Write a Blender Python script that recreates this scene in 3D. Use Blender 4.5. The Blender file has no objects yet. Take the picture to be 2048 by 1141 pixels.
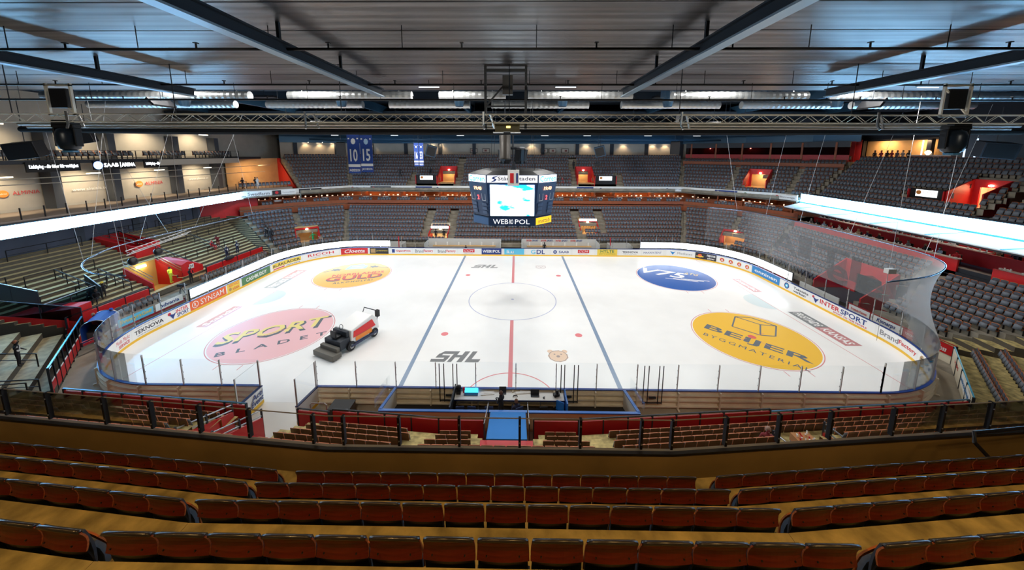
import bpy, math, random
import numpy as np
from mathutils import Vector, Matrix
random.seed(7)
sc = bpy.context.scene
PI = math.pi
COL = sc.collection
# ---------------------------------------------------------------- camera, world, exposure
CAMX, CAMY, CAMZ, YAW, PIT, ROL, FPX, SHY = .358, -33.80, 15.119, .013, .148, -.003, 685.13, -162.94
cam_d = bpy.data.cameras.new('camera'); cam = bpy.data.objects.new('camera', cam_d); COL.objects.link(cam)
cam_d.sensor_fit = 'HORIZONTAL'; cam_d.sensor_width = 36.0
cam_d.lens = FPX * 36.0 / 2048
cam_d.shift_y = SHY / 2048
cam_d.clip_start = .05; cam_d.clip_end = 400
cam.matrix_world = Matrix.Translation((CAMX, CAMY, CAMZ)) @ Matrix.Rotation(YAW, 4, 'Z') @ Matrix.Rotation(PI/2 - PIT, 4, 'X') @ Matrix.Rotation(-ROL, 4, 'Z')
sc.camera = cam
sc.view_settings.view_transform = 'Standard'; sc.view_settings.look = 'None'
sc.view_settings.exposure = 0.82; sc.view_settings.gamma = 1.0; sc.view_settings.use_curve_mapping = False
w = bpy.data.worlds.new('world'); sc.world = w; w.use_nodes = True
w.node_tree.nodes['Background'].inputs[0].default_value = (.25, .32, .45, 1)
w.node_tree.nodes['Background'].inputs[1].default_value = .02
sc.cycles.transparent_max_bounces = 24
sc.cycles.max_bounces = 6
sc.cycles.sample_clamp_indirect = 4.0

def light(name, kind, loc, power, color, size=1.0, size_y=None, aim=None, spread=None):
    d = bpy.data.lights.new(name, kind); d.energy = power; d.color = color
    if kind == 'AREA':
        d.shape = 'RECTANGLE'; d.size = size; d.size_y = size_y or size
        if spread: d.spread = spread
    elif kind == 'POINT': d.shadow_soft_size = size
    elif kind == 'SPOT': d.shadow_soft_size = size; d.spot_size = spread or 1.6; d.spot_blend = .6
    o = bpy.data.objects.new(name, d); COL.objects.link(o); o.location = loc
    if aim is not None:
        o.rotation_euler = (Vector(aim) - Vector(loc)).to_track_quat('-Z', 'Y').to_euler()
    return o
# floodlights over the ice (the fixtures are built with the trusses)
FLOODS = [(x, y, z) for y, z in ((-8.6, 20.5), (1.5, 20.6), (10.5, 18.9)) for x in (-25, -15, -5, 5, 15, 25)]
for fx, fy, fz in FLOODS:
    light('floodlight_lamp', 'AREA', (fx, fy, fz-.15), 400, (1.0, .975, .93), 2.2, .7, (fx*.98, fy*.9, 0))
# added fill lights: stands, near boards and truss; floodlight bodies are made up too
STANDFILL = [((x, 9.0, 18.6), (x*1.15, 29, 7), 300) for x in (-26, -9, 9, 26)]+[((26, y, 18.6), (43, y, 7), 170) for y in (-8, 6)]+[((-26, y, 18.6), (-41, y, 4), 140) for y in (-8, 6)]
NEARFILL = [((x, -28.6, 19.0), (x*1.05, -16.0, .4)) for x in (-24, -14.5, -5, 5, 14.5, 24)]
for x in (-20, -10, 0, 10, 20): light('truss_fill_light', 'SPOT', (x, -28.4, 18.9), 420, (1, .93, .78), .15, None, (x*1.15, -17.3, 16.8), .85)  # added spots without fixtures that brighten the silver truss
for lp, la in NEARFILL: light('near_fill_light', 'SPOT', lp, 850, (1, .95, .86), .2, None, la, .72)  # added spots out of view that brighten the near boards
for lp, la, le in STANDFILL: light('stand_fill_light', 'AREA', lp, le, (1, .97, .93), 1.6, .6, la)  # added area lights that lift the brightness of the stands
# warm lamps over the back of the near upper tier
WARML = [(lx, -33.6, 19.0) for lx in (-13.5, -8, -2.8, 2.8, 8, 13.5)]
for lx, ly, lz in WARML:
    light('warm_lamp', 'AREA', (lx, ly, lz-.1), 48, (1.0, .60, .20), 1.4, .3, (lx, ly+1.5, 9.5), 2.2)

# ---------------------------------------------------------------- small helpers
def proj(p):
    d = Vector(p) - Vector((CAMX, CAMY, CAMZ))
    c, s = math.cos(YAW), math.sin(YAW); x = c*d[0]+s*d[1]; y = -s*d[0]+c*d[1]; z = d[2]
    c, s = math.cos(PIT), math.sin(PIT); yy = c*y-s*z; zz = s*y+c*z
    if yy < .1: return (-9999, -9999)
    return (1024+FPX*x/yy, 570.5+SHY-FPX*zz/yy)
def ray(px, py):
    u = (px-1024)/FPX; v = -(py-570.5-SHY)/FPX
    c, s = math.cos(-ROL), math.sin(-ROL); u, v = c*u-s*v, s*u+c*v
    c, s = math.cos(PIT), math.sin(PIT); y = c+s*v; z = -s+c*v
    c, s = math.cos(YAW), math.sin(YAW); return Vector((c*u-s*y, s*u+c*y, z))
CV = Vector((CAMX, CAMY, CAMZ))
def atz(px, py, z): d = ray(px, py); return CV + d*((z-CAMZ)/d.z)
def aty(px, py, y): d = ray(px, py); return CV + d*((y-CAMY)/d.y)
def atx(px, py, x): d = ray(px, py); return CV + d*((x-CAMX)/d.x)

MATS = {}
def mat(name, col, rough=.6, metal=0.0, noise=0.0, nscale=4.0, bump=0.0, emit=0.0, spec=.5, alpha=None, stretch=None, coat=0):
    if name in MATS: return MATS[name]
    m = bpy.data.materials.new(name); m.use_nodes = True; nt = m.node_tree; N = nt.nodes; L = nt.links
    b = N['Principled BSDF']
    b.inputs['Base Color'].default_value = (*col, 1); b.inputs['Roughness'].default_value = rough
    b.inputs['Metallic'].default_value = metal; b.inputs['Specular IOR Level'].default_value = spec
    if coat: b.inputs['Coat Weight'].default_value = coat
    if emit:
        b.inputs['Emission Color'].default_value = (*col, 1); b.inputs['Emission Strength'].default_value = emit
    if noise or bump:
        tc = N.new('ShaderNodeTexCoord'); mp = N.new('ShaderNodeMapping'); nz = N.new('ShaderNodeTexNoise')
        L.new(tc.outputs['Object'], mp.inputs[0]); L.new(mp.outputs[0], nz.inputs['Vector'])
        if stretch: mp.inputs['Scale'].default_value = stretch
        nz.inputs['Scale'].default_value = nscale; nz.inputs['Detail'].default_value = 6
        if noise:
            r = N.new('ShaderNodeValToRGB'); L.new(nz.outputs['Fac'], r.inputs[0])
            lo = [c*(1-noise) for c in col]; hi = [min(1, c*(1+noise)) for c in col]
            r.color_ramp.elements[0].position = .3; r.color_ramp.elements[1].position = .7
            r.color_ramp.elements[0].color = (*lo, 1); r.color_ramp.elements[1].color = (*hi, 1)
            L.new(r.outputs[0], b.inputs['Base Color'])
        if bump:
            bp = N.new('ShaderNodeBump'); bp.inputs['Strength'].default_value = bump; bp.inputs['Distance'].default_value = .02
            L.new(nz.outputs['Fac'], bp.inputs['Height']); L.new(bp.outputs[0], b.inputs['Normal'])
    MATS[name] = m; return m
def see_through(name, col, opacity, rough=.05):
    if name in MATS: return MATS[name]
    m = bpy.data.materials.new(name); m.use_nodes = True; nt = m.node_tree; N = nt.nodes; L = nt.links
    N.remove(N['Principled BSDF'])
    t = N.new('ShaderNodeBsdfTransparent'); t.inputs[0].default_value = (*col, 1)
    g = N.new('ShaderNodeBsdfGlossy'); g.inputs['Roughness'].default_value = rough; g.inputs[0].default_value = (.9, .93, .95, 1)
    mx = N.new('ShaderNodeMixShader'); fr = N.new('ShaderNodeLayerWeight'); fr.inputs[0].default_value = .12
    ml = N.new('ShaderNodeMath'); ml.operation = 'MULTIPLY'; ml.inputs[1].default_value = opacity
    L.new(fr.outputs['Fresnel'], ml.inputs[0])
    L.new(ml.outputs[0], mx.inputs[0]); L.new(t.outputs[0], mx.inputs[1]); L.new(g.outputs[0], mx.inputs[2])
    L.new(mx.outputs[0], N['Material Output'].inputs[0]); MATS[name] = m; return m
def emis(name, col, strength):
    if name in MATS: return MATS[name]
    m = bpy.data.materials.new(name); m.use_nodes = True; N = m.node_tree.nodes; N.remove(N['Principled BSDF'])
    e = N.new('ShaderNodeEmission'); e.inputs[0].default_value = (*col, 1); e.inputs[1].default_value = strength
    m.node_tree.links.new(e.outputs[0], N['Material Output'].inputs[0]); MATS[name] = m; return m

class MB:
    def __init__(s): s.v = []; s.f = []; s.m = []
    def add(s, vs, fs, mi=0):
        b = len(s.v); s.v += [tuple(v) for v in vs]; s.f += [tuple(i+b for i in f) for f in fs]; s.m += [mi]*len(fs); return s
    def quad(s, a, b, c, d, mi=0): return s.add([a, b, c, d], [(0, 1, 2, 3)], mi)
    def box(s, c, d, rz=0, mi=0, M=None):
        hx, hy, hz = d[0]/2, d[1]/2, d[2]/2
        vs = [Vector((x*hx, y*hy, z*hz)) for z in (-1, 1) for x, y in ((-1, -1), (1, -1), (1, 1), (-1, 1))]
        if M is not None: vs = [M @ v for v in vs]
        R = Matrix.Rotation(rz, 3, 'Z'); C = Vector(c)
        return s.add([R @ v + C for v in vs], [(3, 2, 1, 0), (4, 5, 6, 7), (0, 1, 5, 4), (1, 2, 6, 5), (2, 3, 7, 6), (3, 0, 4, 7)], mi)
    def beam(s, a, b, w, h, mi=0, up=(0, 0, 1)):
        a = Vector(a); b = Vector(b); d = (b-a).normalized(); u = Vector(up)
        if abs(d.dot(u)) > .98: u = Vector((0, 1, 0))
        x = d.cross(u).normalized()*w/2; y = x.cross(d).normalized()*h/2
        vs = [p+q for p in (a, b) for q in (-x-y, x-y, x+y, -x+y)]
        return s.add(vs, [(3, 2, 1, 0), (4, 5, 6, 7), (0, 1, 5, 4), (1, 2, 6, 5), (2, 3, 7, 6), (3, 0, 4, 7)], mi)
    def tube(s, pts, r, n=8, mi=0, cap=True, closed=False):
        pts = [Vector(p) for p in pts]; k = len(pts); vs = []; fs = []
        rr = r if isinstance(r, (list, tuple)) else [r]*k
        pv = None
        for i, p in enumerate(pts):
            if closed: d = (pts[(i+1) % k]-pts[i-1])
            else: d = pts[min(i+1, k-1)]-pts[max(i-1, 0)]
            d = d.normalized() if d.length > 1e-9 else Vector((0, 0, 1))
            u = Vector((0, 0, 1)) if abs(d.z) < .95 else Vector((0, 1, 0))
            if pv is not None and abs(d.dot(pv)) < .95: u = pv
            x = d.cross(u).normalized(); y = x.cross(d).normalized(); pv = y
            vs += [p+(x*math.cos(t)+y*math.sin(t))*rr[i] for t in [2*PI*j/n for j in range(n)]]
        for i in range(k if closed else k-1):
            j = (i+1) % k
            fs += [(i*n+a, i*n+(a+1) % n, j*n+(a+1) % n, j*n+a) for a in range(n)]
        if cap and not closed: fs += [tuple(range(n-1, -1, -1)), tuple(range((k-1)*n, k*n))]
        return s.add(vs, fs, mi)
    def prism(s, poly, z0, z1, mi=0):
        n = len(poly); vs = [(x, y, z0) for x, y in poly]+[(x, y, z1) for x, y in poly]
        return s.add(vs, [tuple(range(n-1, -1, -1)), tuple(range(n, 2*n))]+[(i, (i+1) % n, n+(i+1) % n, n+i) for i in range(n)], mi)
    def lathe(s, prof, n=16, c=(0, 0, 0), mi=0):
        k = len(prof); vs = [(c[0]+r*math.cos(2*PI*j/n), c[1]+r*math.sin(2*PI*j/n), c[2]+z) for r, z in prof for j in range(n)]
        fs = [(i*n+j, i*n+(j+1) % n, (i+1)*n+(j+1) % n, (i+1)*n+j) for i in range(k-1) for j in range(n)]
        return s.add(vs, fs+[tuple(range(n-1, -1, -1)), tuple(range((k-1)*n, k*n))], mi)
    def build(s, name, mats, parent=None, smooth=False, bevel=0):
        me = bpy.data.meshes.new(name); me.from_pydata(s.v, [], s.f)
        for m in (mats if isinstance(mats, (list, tuple)) else [mats]): me.materials.append(m)
        if any(s.m): me.polygons.foreach_set('material_index', s.m)
        if smooth: me.polygons.foreach_set('use_smooth', [True]*len(s.f))
        me.update(); o = bpy.data.objects.new(name, me); COL.objects.link(o)
        if parent: o.parent = parent; o.matrix_parent_inverse = Matrix.Identity(4)
        if bevel:
            b = o.modifiers.new('b', 'BEVEL'); b.width = bevel; b.segments = 2; b.limit_method = 'ANGLE'
        return o
def tag(o, label=None, cat=None, group=None, kind=None):
    if label: o['label'] = label
    if cat: o['category'] = cat
    if group: o['group'] = group
    if kind: o['kind'] = kind
    return o
def empty(name, loc=(0, 0, 0), rz=0):
    o = bpy.data.objects.new(name, None); COL.objects.link(o); o.location = loc; o.rotation_euler = (0, 0, rz)
    o.empty_display_size = .1; return o
def struct(o, label=None): o['kind'] = 'structure'; return tag(o, label)
def copy_tree(o, parent=None):
    c = o.copy(); COL.objects.link(c)
    if parent: c.parent = parent
    for ch in [x for x in o.children]: copy_tree(ch, c)
    return c
# ------------------------------------------------ lettering
TC = {}
def text_geo(s, bold=0.0, shear=0.0, spacing=1.0):
    bold = 0 if 'M' in s or 'm' in s else min(bold, .02)
    key = (s, bold, shear, spacing)
    if key in TC: return TC[key]
    cu = bpy.data.curves.new('t', 'FONT'); cu.body = s; cu.size = 1; cu.offset = bold; cu.shear = shear; cu.space_character = spacing
    cu.resolution_u = 2; cu.fill_mode = 'FRONT'
    o = bpy.data.objects.new('t', cu); COL.objects.link(o)
    dg = bpy.context.evaluated_depsgraph_get(); dg.update()
    me = bpy.data.meshes.new_from_object(o.evaluated_get(dg))
    vs = np.array([v.co[:2] for v in me.vertices]).reshape(-1, 2); fs = [tuple(p.vertices) for p in me.polygons]
    bpy.data.objects.remove(o); bpy.data.meshes.remove(me)
    if len(vs):
        lo = vs.min(0); hi = vs.max(0); vs = (vs-(lo+hi)/2)/(hi-lo)     # -0.5..0.5
        asp = (hi-lo)[0]/(hi-lo)[1]
    else: asp = 1
    TC[key] = (vs, fs, asp); return TC[key]
def letters(name, s, fn, w, h, m, parent, bold=0.012, shear=0.0, spacing=1.0, dx=0, dy=0):
    """fn maps (x, y) of the sign's own plane to a point in the place"""
    vs, fs, _ = text_geo(s, bold, shear, spacing)
    b = MB(); b.add([fn(dx+x*w, dy+y*h) for x, y in vs], fs)
    return b.build(name, m, parent)
def plane_fn(c, r, u):
    c, r, u = Vector(c), Vector(r).normalized(), Vector(u).normalized()
    return lambda x, y: c+r*x+u*y
# ------------------------------------------------ shared materials
M_capb = mat('cap_blue', (.008, .055, .30), .35)
M_conc = mat('concrete', (.26, .23, .18), .85, noise=.25, nscale=1.5, bump=.2)
M_concw = mat('worn_concrete', (.47, .37, .15), .8, noise=.5, nscale=3.2, bump=.3)
M_plank = mat('timber_step', (.48, .36, .17), .7, noise=.35, nscale=3, stretch=(1, .12, 1))
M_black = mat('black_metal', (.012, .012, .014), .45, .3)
M_dark = mat('dark_steel', (.03, .035, .045), .5, .4)
M_steel = mat('galvanised_steel', (.5, .5, .5), .35, .9)
M_alu = mat('truss_aluminium', (.88, .84, .74), .4, .25)
M_red = mat('red_paint', (.55, .012, .015), .45, noise=.08, nscale=2)
M_dred = mat('deep_red_paint', (.38, .005, .01), .5, noise=.08, nscale=2)
M_org = mat('orange_brown_wood', (.30, .075, .025), .55, noise=.15, nscale=3)
M_white = mat('white_plastic', (.82, .82, .80), .4)
M_cream = mat('cream_board', (.80, .73, .58), .5, noise=.12, nscale=1.2)
M_blue = mat('blue_cap', (.01, .16, .62), .35)
M_navy = mat('navy_trim', (.01, .025, .12), .4)
M_yel = mat('yellow_kickplate', (.85, .50, .03), .4)
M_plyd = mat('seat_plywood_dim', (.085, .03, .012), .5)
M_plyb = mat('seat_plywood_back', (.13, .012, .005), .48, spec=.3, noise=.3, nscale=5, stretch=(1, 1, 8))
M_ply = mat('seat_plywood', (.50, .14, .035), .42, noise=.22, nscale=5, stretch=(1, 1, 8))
M_fab = mat('seat_fabric', (.055, .065, .088), .85, noise=.15, nscale=20)
M_pad = mat('seat_pad_fabric', (.155, .175, .205), .8, noise=.12, nscale=20)
M_glass = see_through('rink_glass', (.975, .985, .99), .9)
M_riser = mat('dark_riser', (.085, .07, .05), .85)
M_wallg = mat('grey_wall', (.45, .42, .37), .8, noise=.08, nscale=.6)
M_walld = mat('dark_wall', (.022, .03, .045), .7, noise=.1, nscale=.6)
M_warm = mat('lobby_wall', (.55, .36, .17), .7, noise=.08, nscale=1)
# ================================================================ bowl: treads, seats
def lerp(a, b, t): return a+(b-a)*t
EXC = []   # boxes cut out of the stands: (cx, cy, rz, half width, v0, v1, z0, z1)
def excluded(x, y, z, pad=0.0):
    for cx, cy, rz, hw, v0, v1, z0, z1 in EXC:
        if z0 <= z <= z1:
            dx, dy = x-cx, y-cy; c, s = math.cos(rz), math.sin(rz)
            u = c*dx+s*dy; v = -s*dx+c*dy
            if abs(u) < hw+pad and v0-pad < v < v1+pad: return True
    return False
SEATS = []     # (x, y, z tread, facing angle, stand, row)
def stand(name, F, T, n, z0, dz, gap=.07, seats=True, skip=(), pitch=.5, label=None, mtl=None, back_wall=True, aisles=(), rows=None, marg=.3, zs=None, base=None):
    """F, T: front and back seat-back lines (plan, listed so that the rink is on the right-hand side ... of travel), n rows"""
    b = MB(); depth_unit = None
    zf = zs if zs else (lambda k: z0+dz*k)
    for k in range(n):
        z = zf(k); zl = zf(k-1) if k > 0 else (z-.5 if base is None else base)
        for i in range(len(F)-1):
            t0 = (k-1)/(n-1); t1 = k/(n-1)
            def P(j, t):
                return Vector((lerp(F[j][0], T[j][0], t), lerp(F[j][1], T[j][1], t), 0))
            A0, B0 = P(i, t0), P(i+1, t0); A1, B1 = P(i, t1), P(i+1, t1)
            L = (B1-A1).length
            if L < .2: continue
            nrm = Vector((-(B1-A1).y, (B1-A1).x, 0)).normalized()
            if nrm.dot(A1-A0) < 0: nrm = -nrm             # outward
            m = max(1, int(round(L/.5)))
            for q in range(m):
                a0 = A0.lerp(B0, q/m)+nrm*gap; b0 = A0.lerp(B0, (q+1)/m)+nrm*gap
                a1 = A1.lerp(B1, q/m)+nrm*gap; b1 = A1.lerp(B1, (q+1)/m)+nrm*gap
                c = (a0+b0+a1+b1)/4
                if excluded(c.x, c.y, z): continue
                v = [Vector((p.x, p.y, zz)) for p in (a0, b0) for zz in (zl, z)]
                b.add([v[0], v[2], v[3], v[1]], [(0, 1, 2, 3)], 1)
                b.add([(a0.x, a0.y, z), (b0.x, b0.y, z), (b1.x, b1.y, z), (a1.x, a1.y, z)], [(0, 1, 2, 3)])
            for side, on in ((0, i == 0), (1, i == len(F)-2)):
                if on:
                    e0, e1 = ((A0, A1), (B0, B1))[side]; e0 = e0+nrm*gap; e1 = e1+nrm*gap
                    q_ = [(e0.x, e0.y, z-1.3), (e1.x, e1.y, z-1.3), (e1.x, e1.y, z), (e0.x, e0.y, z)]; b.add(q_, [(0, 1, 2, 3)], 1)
            if not seats or (rows and k not in rows): continue
            ns = int((L-2*marg)/pitch)
            if ns < 1: continue
            off = (L-ns*pitch)/2
            dirv = (B1-A1).normalized()
            for q in range(ns):
                p = A1+dirv*(off+pitch*(q+.5))
                if excluded(p.x, p.y, z, .22): continue
                hit = False
                for sx0, sx1, k0, k1 in aisles:
                    if sx0-.2 < p.x < sx1+.2 and k0 <= k <= k1: hit = True
                if hit: continue
                SEATS.append((p.x, p.y, z, math.atan2(-nrm.y, -nrm.x), name, k))
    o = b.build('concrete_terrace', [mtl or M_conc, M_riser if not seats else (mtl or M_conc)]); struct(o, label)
    return o

def steps_in_aisle(x0, x1, yk, zk, n, k0=0, depth=.45, flip=1):
    b = MB()
    for k in range(k0, n):
        z = zk(k); b.box(((x0+x1)/2, yk(k)-flip*(.55), z-.11), (x1-x0, depth, .24))
        b.box(((x0+x1)/2, yk(k)-flip*.78, z+.02), (x1-x0-.1, .06, .02), mi=1)
    return b
# ---- portals cut into the stands
PORTALS = []
def portal(cx, cy, z, rz, w, D, hf, hb, inner=M_warm, lampc=(1, .75, .4), power=60, name='stand_entrance', label='', door=.95, cut=(0, .9), backh=None, walls=M_red, lamp=True, zcut=None):
    """local u = right seen from the rink, v = away from the rink"""
    EXC.append((cx, cy, rz, w/2, -.25, D+.4, z-1.2, z+(zcut or hb)))
    PORTALS.append((cx, cy, z, rz, w, D, hf, hb, inner, lampc, power, name, label, door, walls, lamp))
def build_portals():
    for cx, cy, z, rz, w, D, hf, hb, inner, lampc, power, name, label, door, walls, lamp in PORTALS:
        e = empty(name, (cx, cy, z), rz); tag(e, label, 'entrance')
        for s in (-1, 1):
            b = MB(); x0 = s*w/2; x1 = s*(w/2+.12)
            vs = [(x, v, zz) for x in (x0, x1) for v, zz in ((0, -.6), (D, -.6), (D, hb), (0, hf))]
            b.add(vs, [(0, 1, 2, 3), (7, 6, 5, 4), (0, 4, 5, 1), (1, 5, 6, 2), (2, 6, 7, 3), (3, 7, 4, 0)])
            b.build('side_wall', walls, e)
        dw = w*door/2
        b = MB(); b.box((0, D+.06, hb-(hb-2.1)/2), (w+.24, .14, max(.25, hb-2.1)))
        if dw < w/2-.05:
            for s in (-1, 1): b.box((s*(w/2+dw)/2, D+.06, 1.05), (w/2-dw, .14, 2.1))
        b.build('lintel', walls, e)
        b = MB(); b.box((0, D/2+.6, -.05), (w, D+1.6, .1)); b.box((0, D+1.5, 1.0), (w, .1, 2.6))
        for s in (-1, 1): b.box((s*(w/2+.05), D+.8, 1.0), (.1, 1.5, 2.6))
        b.box((0, D+.8, 2.35), (w+.2, 1.5, .1))
        b.build('passage', inner, e)
        if lamp:
            l = MB(); l.lathe([(.05, .12), (.16, .08), (.2, 0), (.12, -.08), (.03, -.11)], 12, (0, D-.06, min(hb-.15, 2.3)))
            l.build('bulkhead_lamp', emis('lamp_glow', (1, .85, .55), 12), e)
        R = Matrix.Rotation(rz, 3, 'Z')
        light('passage_lamp', 'POINT', Vector((cx, cy, z))+R @ Vector((0, D+.55, 1.9)), power, lampc, .15)

# portal facings: rz rotates local +y (away from rink) into place
portal(-12.2, 19.6, 1.0, 0, 2.9, 2.0, 1.2, 1.75, label='lit doorway in the far lower tier left of the scoreboard, two people inside', power=90, zcut=1.1, inner=mat('bright_passage', (.8, .72, .55), .6))
portal(12.4, 21.2, 1.6, 0, 2.9, 2.0, 1.0, 2.1, label='lit doorway with striped stairs in the far lower tier right of the scoreboard', power=90, zcut=1.5)
portal(-12.7, 29.5, 9.5, 0, 3.0, 3.0, 1.0, 3.0, label='red framed doorway in the far upper tier left of the scoreboard', power=70, door=.8)
portal(13.2, 29.5, 9.5, 0, 3.0, 3.0, 1.0, 3.0, label='red framed doorway in the far upper tier right of the scoreboard', power=70, door=.6)
# corner ones
portal(-31.6, 17.1, 1.0, .62, 3.0, 2.0, 1.2, 2.2, label='red framed opening in the left far corner, man in green inside', power=14, zcut=1.6)
portal(32.4, 16.3, 1.0, -.74, 3.0, 2.4, 1.2, 2.4, label='red framed opening with stairs in the right far corner', power=60, zcut=1.7)
portal(39.2, 22.6, 9.5, -.85, 3.0, 3.0, 1.2, 3.0, label='red framed doorway in the upper right corner with bins in front', power=70, door=.8)
portal(46.0, 1.5, 9.6, -PI/2, 2.7, 2.6, 1.6, 2.9, label='red framed doorway of the right upper tier with yellow lamp', power=70, zcut=2.6, door=.62, inner=mat('pink_passage', (.8, .55, .42), .6))
portal(33.0, 0.0, .6, -PI/2, 5.0, 3.2, .9, 3.3, label='wide red entrance of the right lower tier with grey door', power=6, zcut=2.9, door=.5, inner=M_walld, walls=M_red, lamp=False)
# extra cuts: sign boxes beside the upper far portals
EXC.append((-16.4, 29.5, 0, 2.05, -.3, 1.6, 8.3, 10.4)); EXC.append((16.8, 29.5, 0, 2.0, -.3, 1.6, 8.3, 10.4))
EXC.append((46.0, 4.7, -PI/2, 1.7, -.3, 2.0, 8.3, 10.6))

# polylines (plan) of the seat-back tops, listed left to right
FL_F = [(-33.6, 12.3), (-31.2, 15.6), (-26.5, 18.6), (26.5, 18.8), (31.4, 15.6), (34.2, 11.0)]
FL_T = [(-42.0, 17.5), (-37.2, 22.8), (-30.0, 26.5), (30.0, 26.5), (36.8, 21.5), (40.0, 14.6)]
stand('far lower', FL_F, FL_T, 9, 1.05, .475, label='stepped concrete of the far lower tier',
      aisles=[(-14.9, -13.9, 1, 7), (-11.0, -9.9, 0, 7), (10.0, 11.1, 0, 7), (14.0, 15.0, 2, 7)])
FU_F = [(-36.6, 23.6), (-30.5, 29.2), (30.5, 29.2), (36.2, 24.2), (41.8, 18.6), (43.6, 16.0)]
FU_T = [(-43.6, 30.0), (-34.0, 36.5), (34.0, 36.5), (42.0, 30.5), (48.5, 24.0), (51.6, 19.3)]
stand('far upper', FU_F, FU_T, 10, 8.7, .565, label='stepped concrete of the far upper tier',
      aisles=[(-11.1, -10.1, 0, 8), (10.8, 11.9, 0, 8), (-19.6, -18.7, 0, 3), (18.9, 19.9, 0, 3)])
RU_F = [(43.8, 15.9), (43.8, -14.0)]; RU_T = [(51.8, 19.1), (51.8, -14.0)]
EXC.append((47.5, -1.6, -PI/2, .55, -3.5, 2.6, 8.0, 12.6))
stand('right upper', RU_F, RU_T, 10, 8.75, .56, label='stepped concrete of the right upper tier')
RL_F = [(33.6, 10.6), (33.6, -9.0)]; RL_T = [(39.2, 14.0), (39.2, -14.5)]
EXC.append((36.0, -3.4, -PI/2, .6, -3, 3.0, 0.6, 4.4))
EXC.append((40.0, -5.0, 0, .9, -1.1, 1.1, 3.6, 6))
stand('right lower', RL_F, RL_T, 8, 1.1, .45, label='stepped concrete of the right lower tier')
RC_F = [(33.3, -10.6), (27.4, -16.6)]; RC_T = [(38.6, -14.6), (31.6, -21.8)]
stand('right corner', RC_F, RC_T, 7, .55, .42, label='stepped concrete of the near right corner', mtl=M_concw, marg=.15)
NL_F = [(-26.0, -17.35), (-3.6, -19.3), (3.6, -19.3), (26.0, -17.35)]
NL_T = [(-26.9, -25.1), (-4.3, -27.1), (4.3, -27.1), (26.9, -25.1)]
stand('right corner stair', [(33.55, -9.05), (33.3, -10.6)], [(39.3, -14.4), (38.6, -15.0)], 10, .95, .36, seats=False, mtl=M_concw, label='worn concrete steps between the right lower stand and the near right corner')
# gaps in the near lower tier: the gate passage on the left, the ramp, two aisles, the small red stair well on the right
EXC.append((-12.7, -18.0, .09, 1.9, -4.5, 1.0, 0.5, 3.2)); EXC.append((0, -20, 0, 1.35, -2.0, 3.0, .5, 2.4))
EXC.append((12.6, -20.6, -.09, 1.4, -3.5, .5, 1.2, 4.2))
stand('near lower', NL_F, NL_T, 10, 1.10, .575, label='stepped concrete of the near lower tier', rows=range(0, 7), mtl=M_concw,
      aisles=[(-4.4, -3.6, 0, 9), (3.5, 4.5, 0, 9), (-21.2, -20.3, 0, 9), (-10.6, -9.7, 0, 9)], marg=.2)
NU_YZ = [(-28.57, 8.63), (-29.45, 9.33), (-30.32, 10.02), (-31.16, 10.66), (-32.0, 11.3), (-32.85, 11.95), (-33.7, 12.6), (-34.5, 13.2)]
b5 = .0875
NU_F = [(-27.0, -28.57+b5*23.4), (-3.6, -28.57), (3.6, -28.57), (27.0, -28.57+b5*23.4)]
NU_T = [(-27.4, -34.5+b5*23.8), (-3.6, -34.5), (3.6, -34.5), (27.4, -34.5+b5*23.8)]
NU_R = [1, 2, 3]
stand('near upper', NU_F, NU_T, 8, 0, 0, zs=lambda k: NU_YZ[k][1], base=8.0, label='worn concrete steps of the near upper tier', mtl=M_concw, rows=range(0, 4), gap=.05, marg=.02)

# ---- seats
def seat_meshes():
    """one tip-up seat: origin on the tread below the top of the backrest, facing +y"""
    # curved plywood shell
    def shell(w, z0, z1, y0, y1, thick, crown, curve, nx=8, nz=5):
        vs = []; fs = []
        for side in (0, 1):
            for j in range(nz+1):
                for i in range(nx+1):
                    u = -1+2*i/nx; t = j/nz
                    x = u*w/2*(1-.04*t); z = z0+(z1-z0)*t+crown*(1-u*u)*t-.02*(1-t)*(u*u)
                    y = y0+(y1-y0)*t+curve*(1-u*u)*-1+.03*math.sin(t*PI)+side*thick
                    vs.append((x, y, z))
        N = (nx+1)*(nz+1)
        for j in range(nz):
            for i in range(nx):
                a = j*(nx+1)+i; q = (a, a+1, a+nx+2, a+nx+1)
                fs.append(q); fs.append(tuple(N+k for k in reversed(q)))
        for i in range(nx):
            a = i; fs.append((a+1, a, N+a, N+a+1)); a = nz*(nx+1)+i; fs.append((a, a+1, N+a+1, N+a))
        for j in range(nz):
            a = j*(nx+1); c = a+nx+1; fs.append((a, c, N+c, N+a)); a += nx; c += nx; fs.append((c, a, N+a, N+c))
        return vs, fs
    return shell
shell = seat_meshes()
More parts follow.
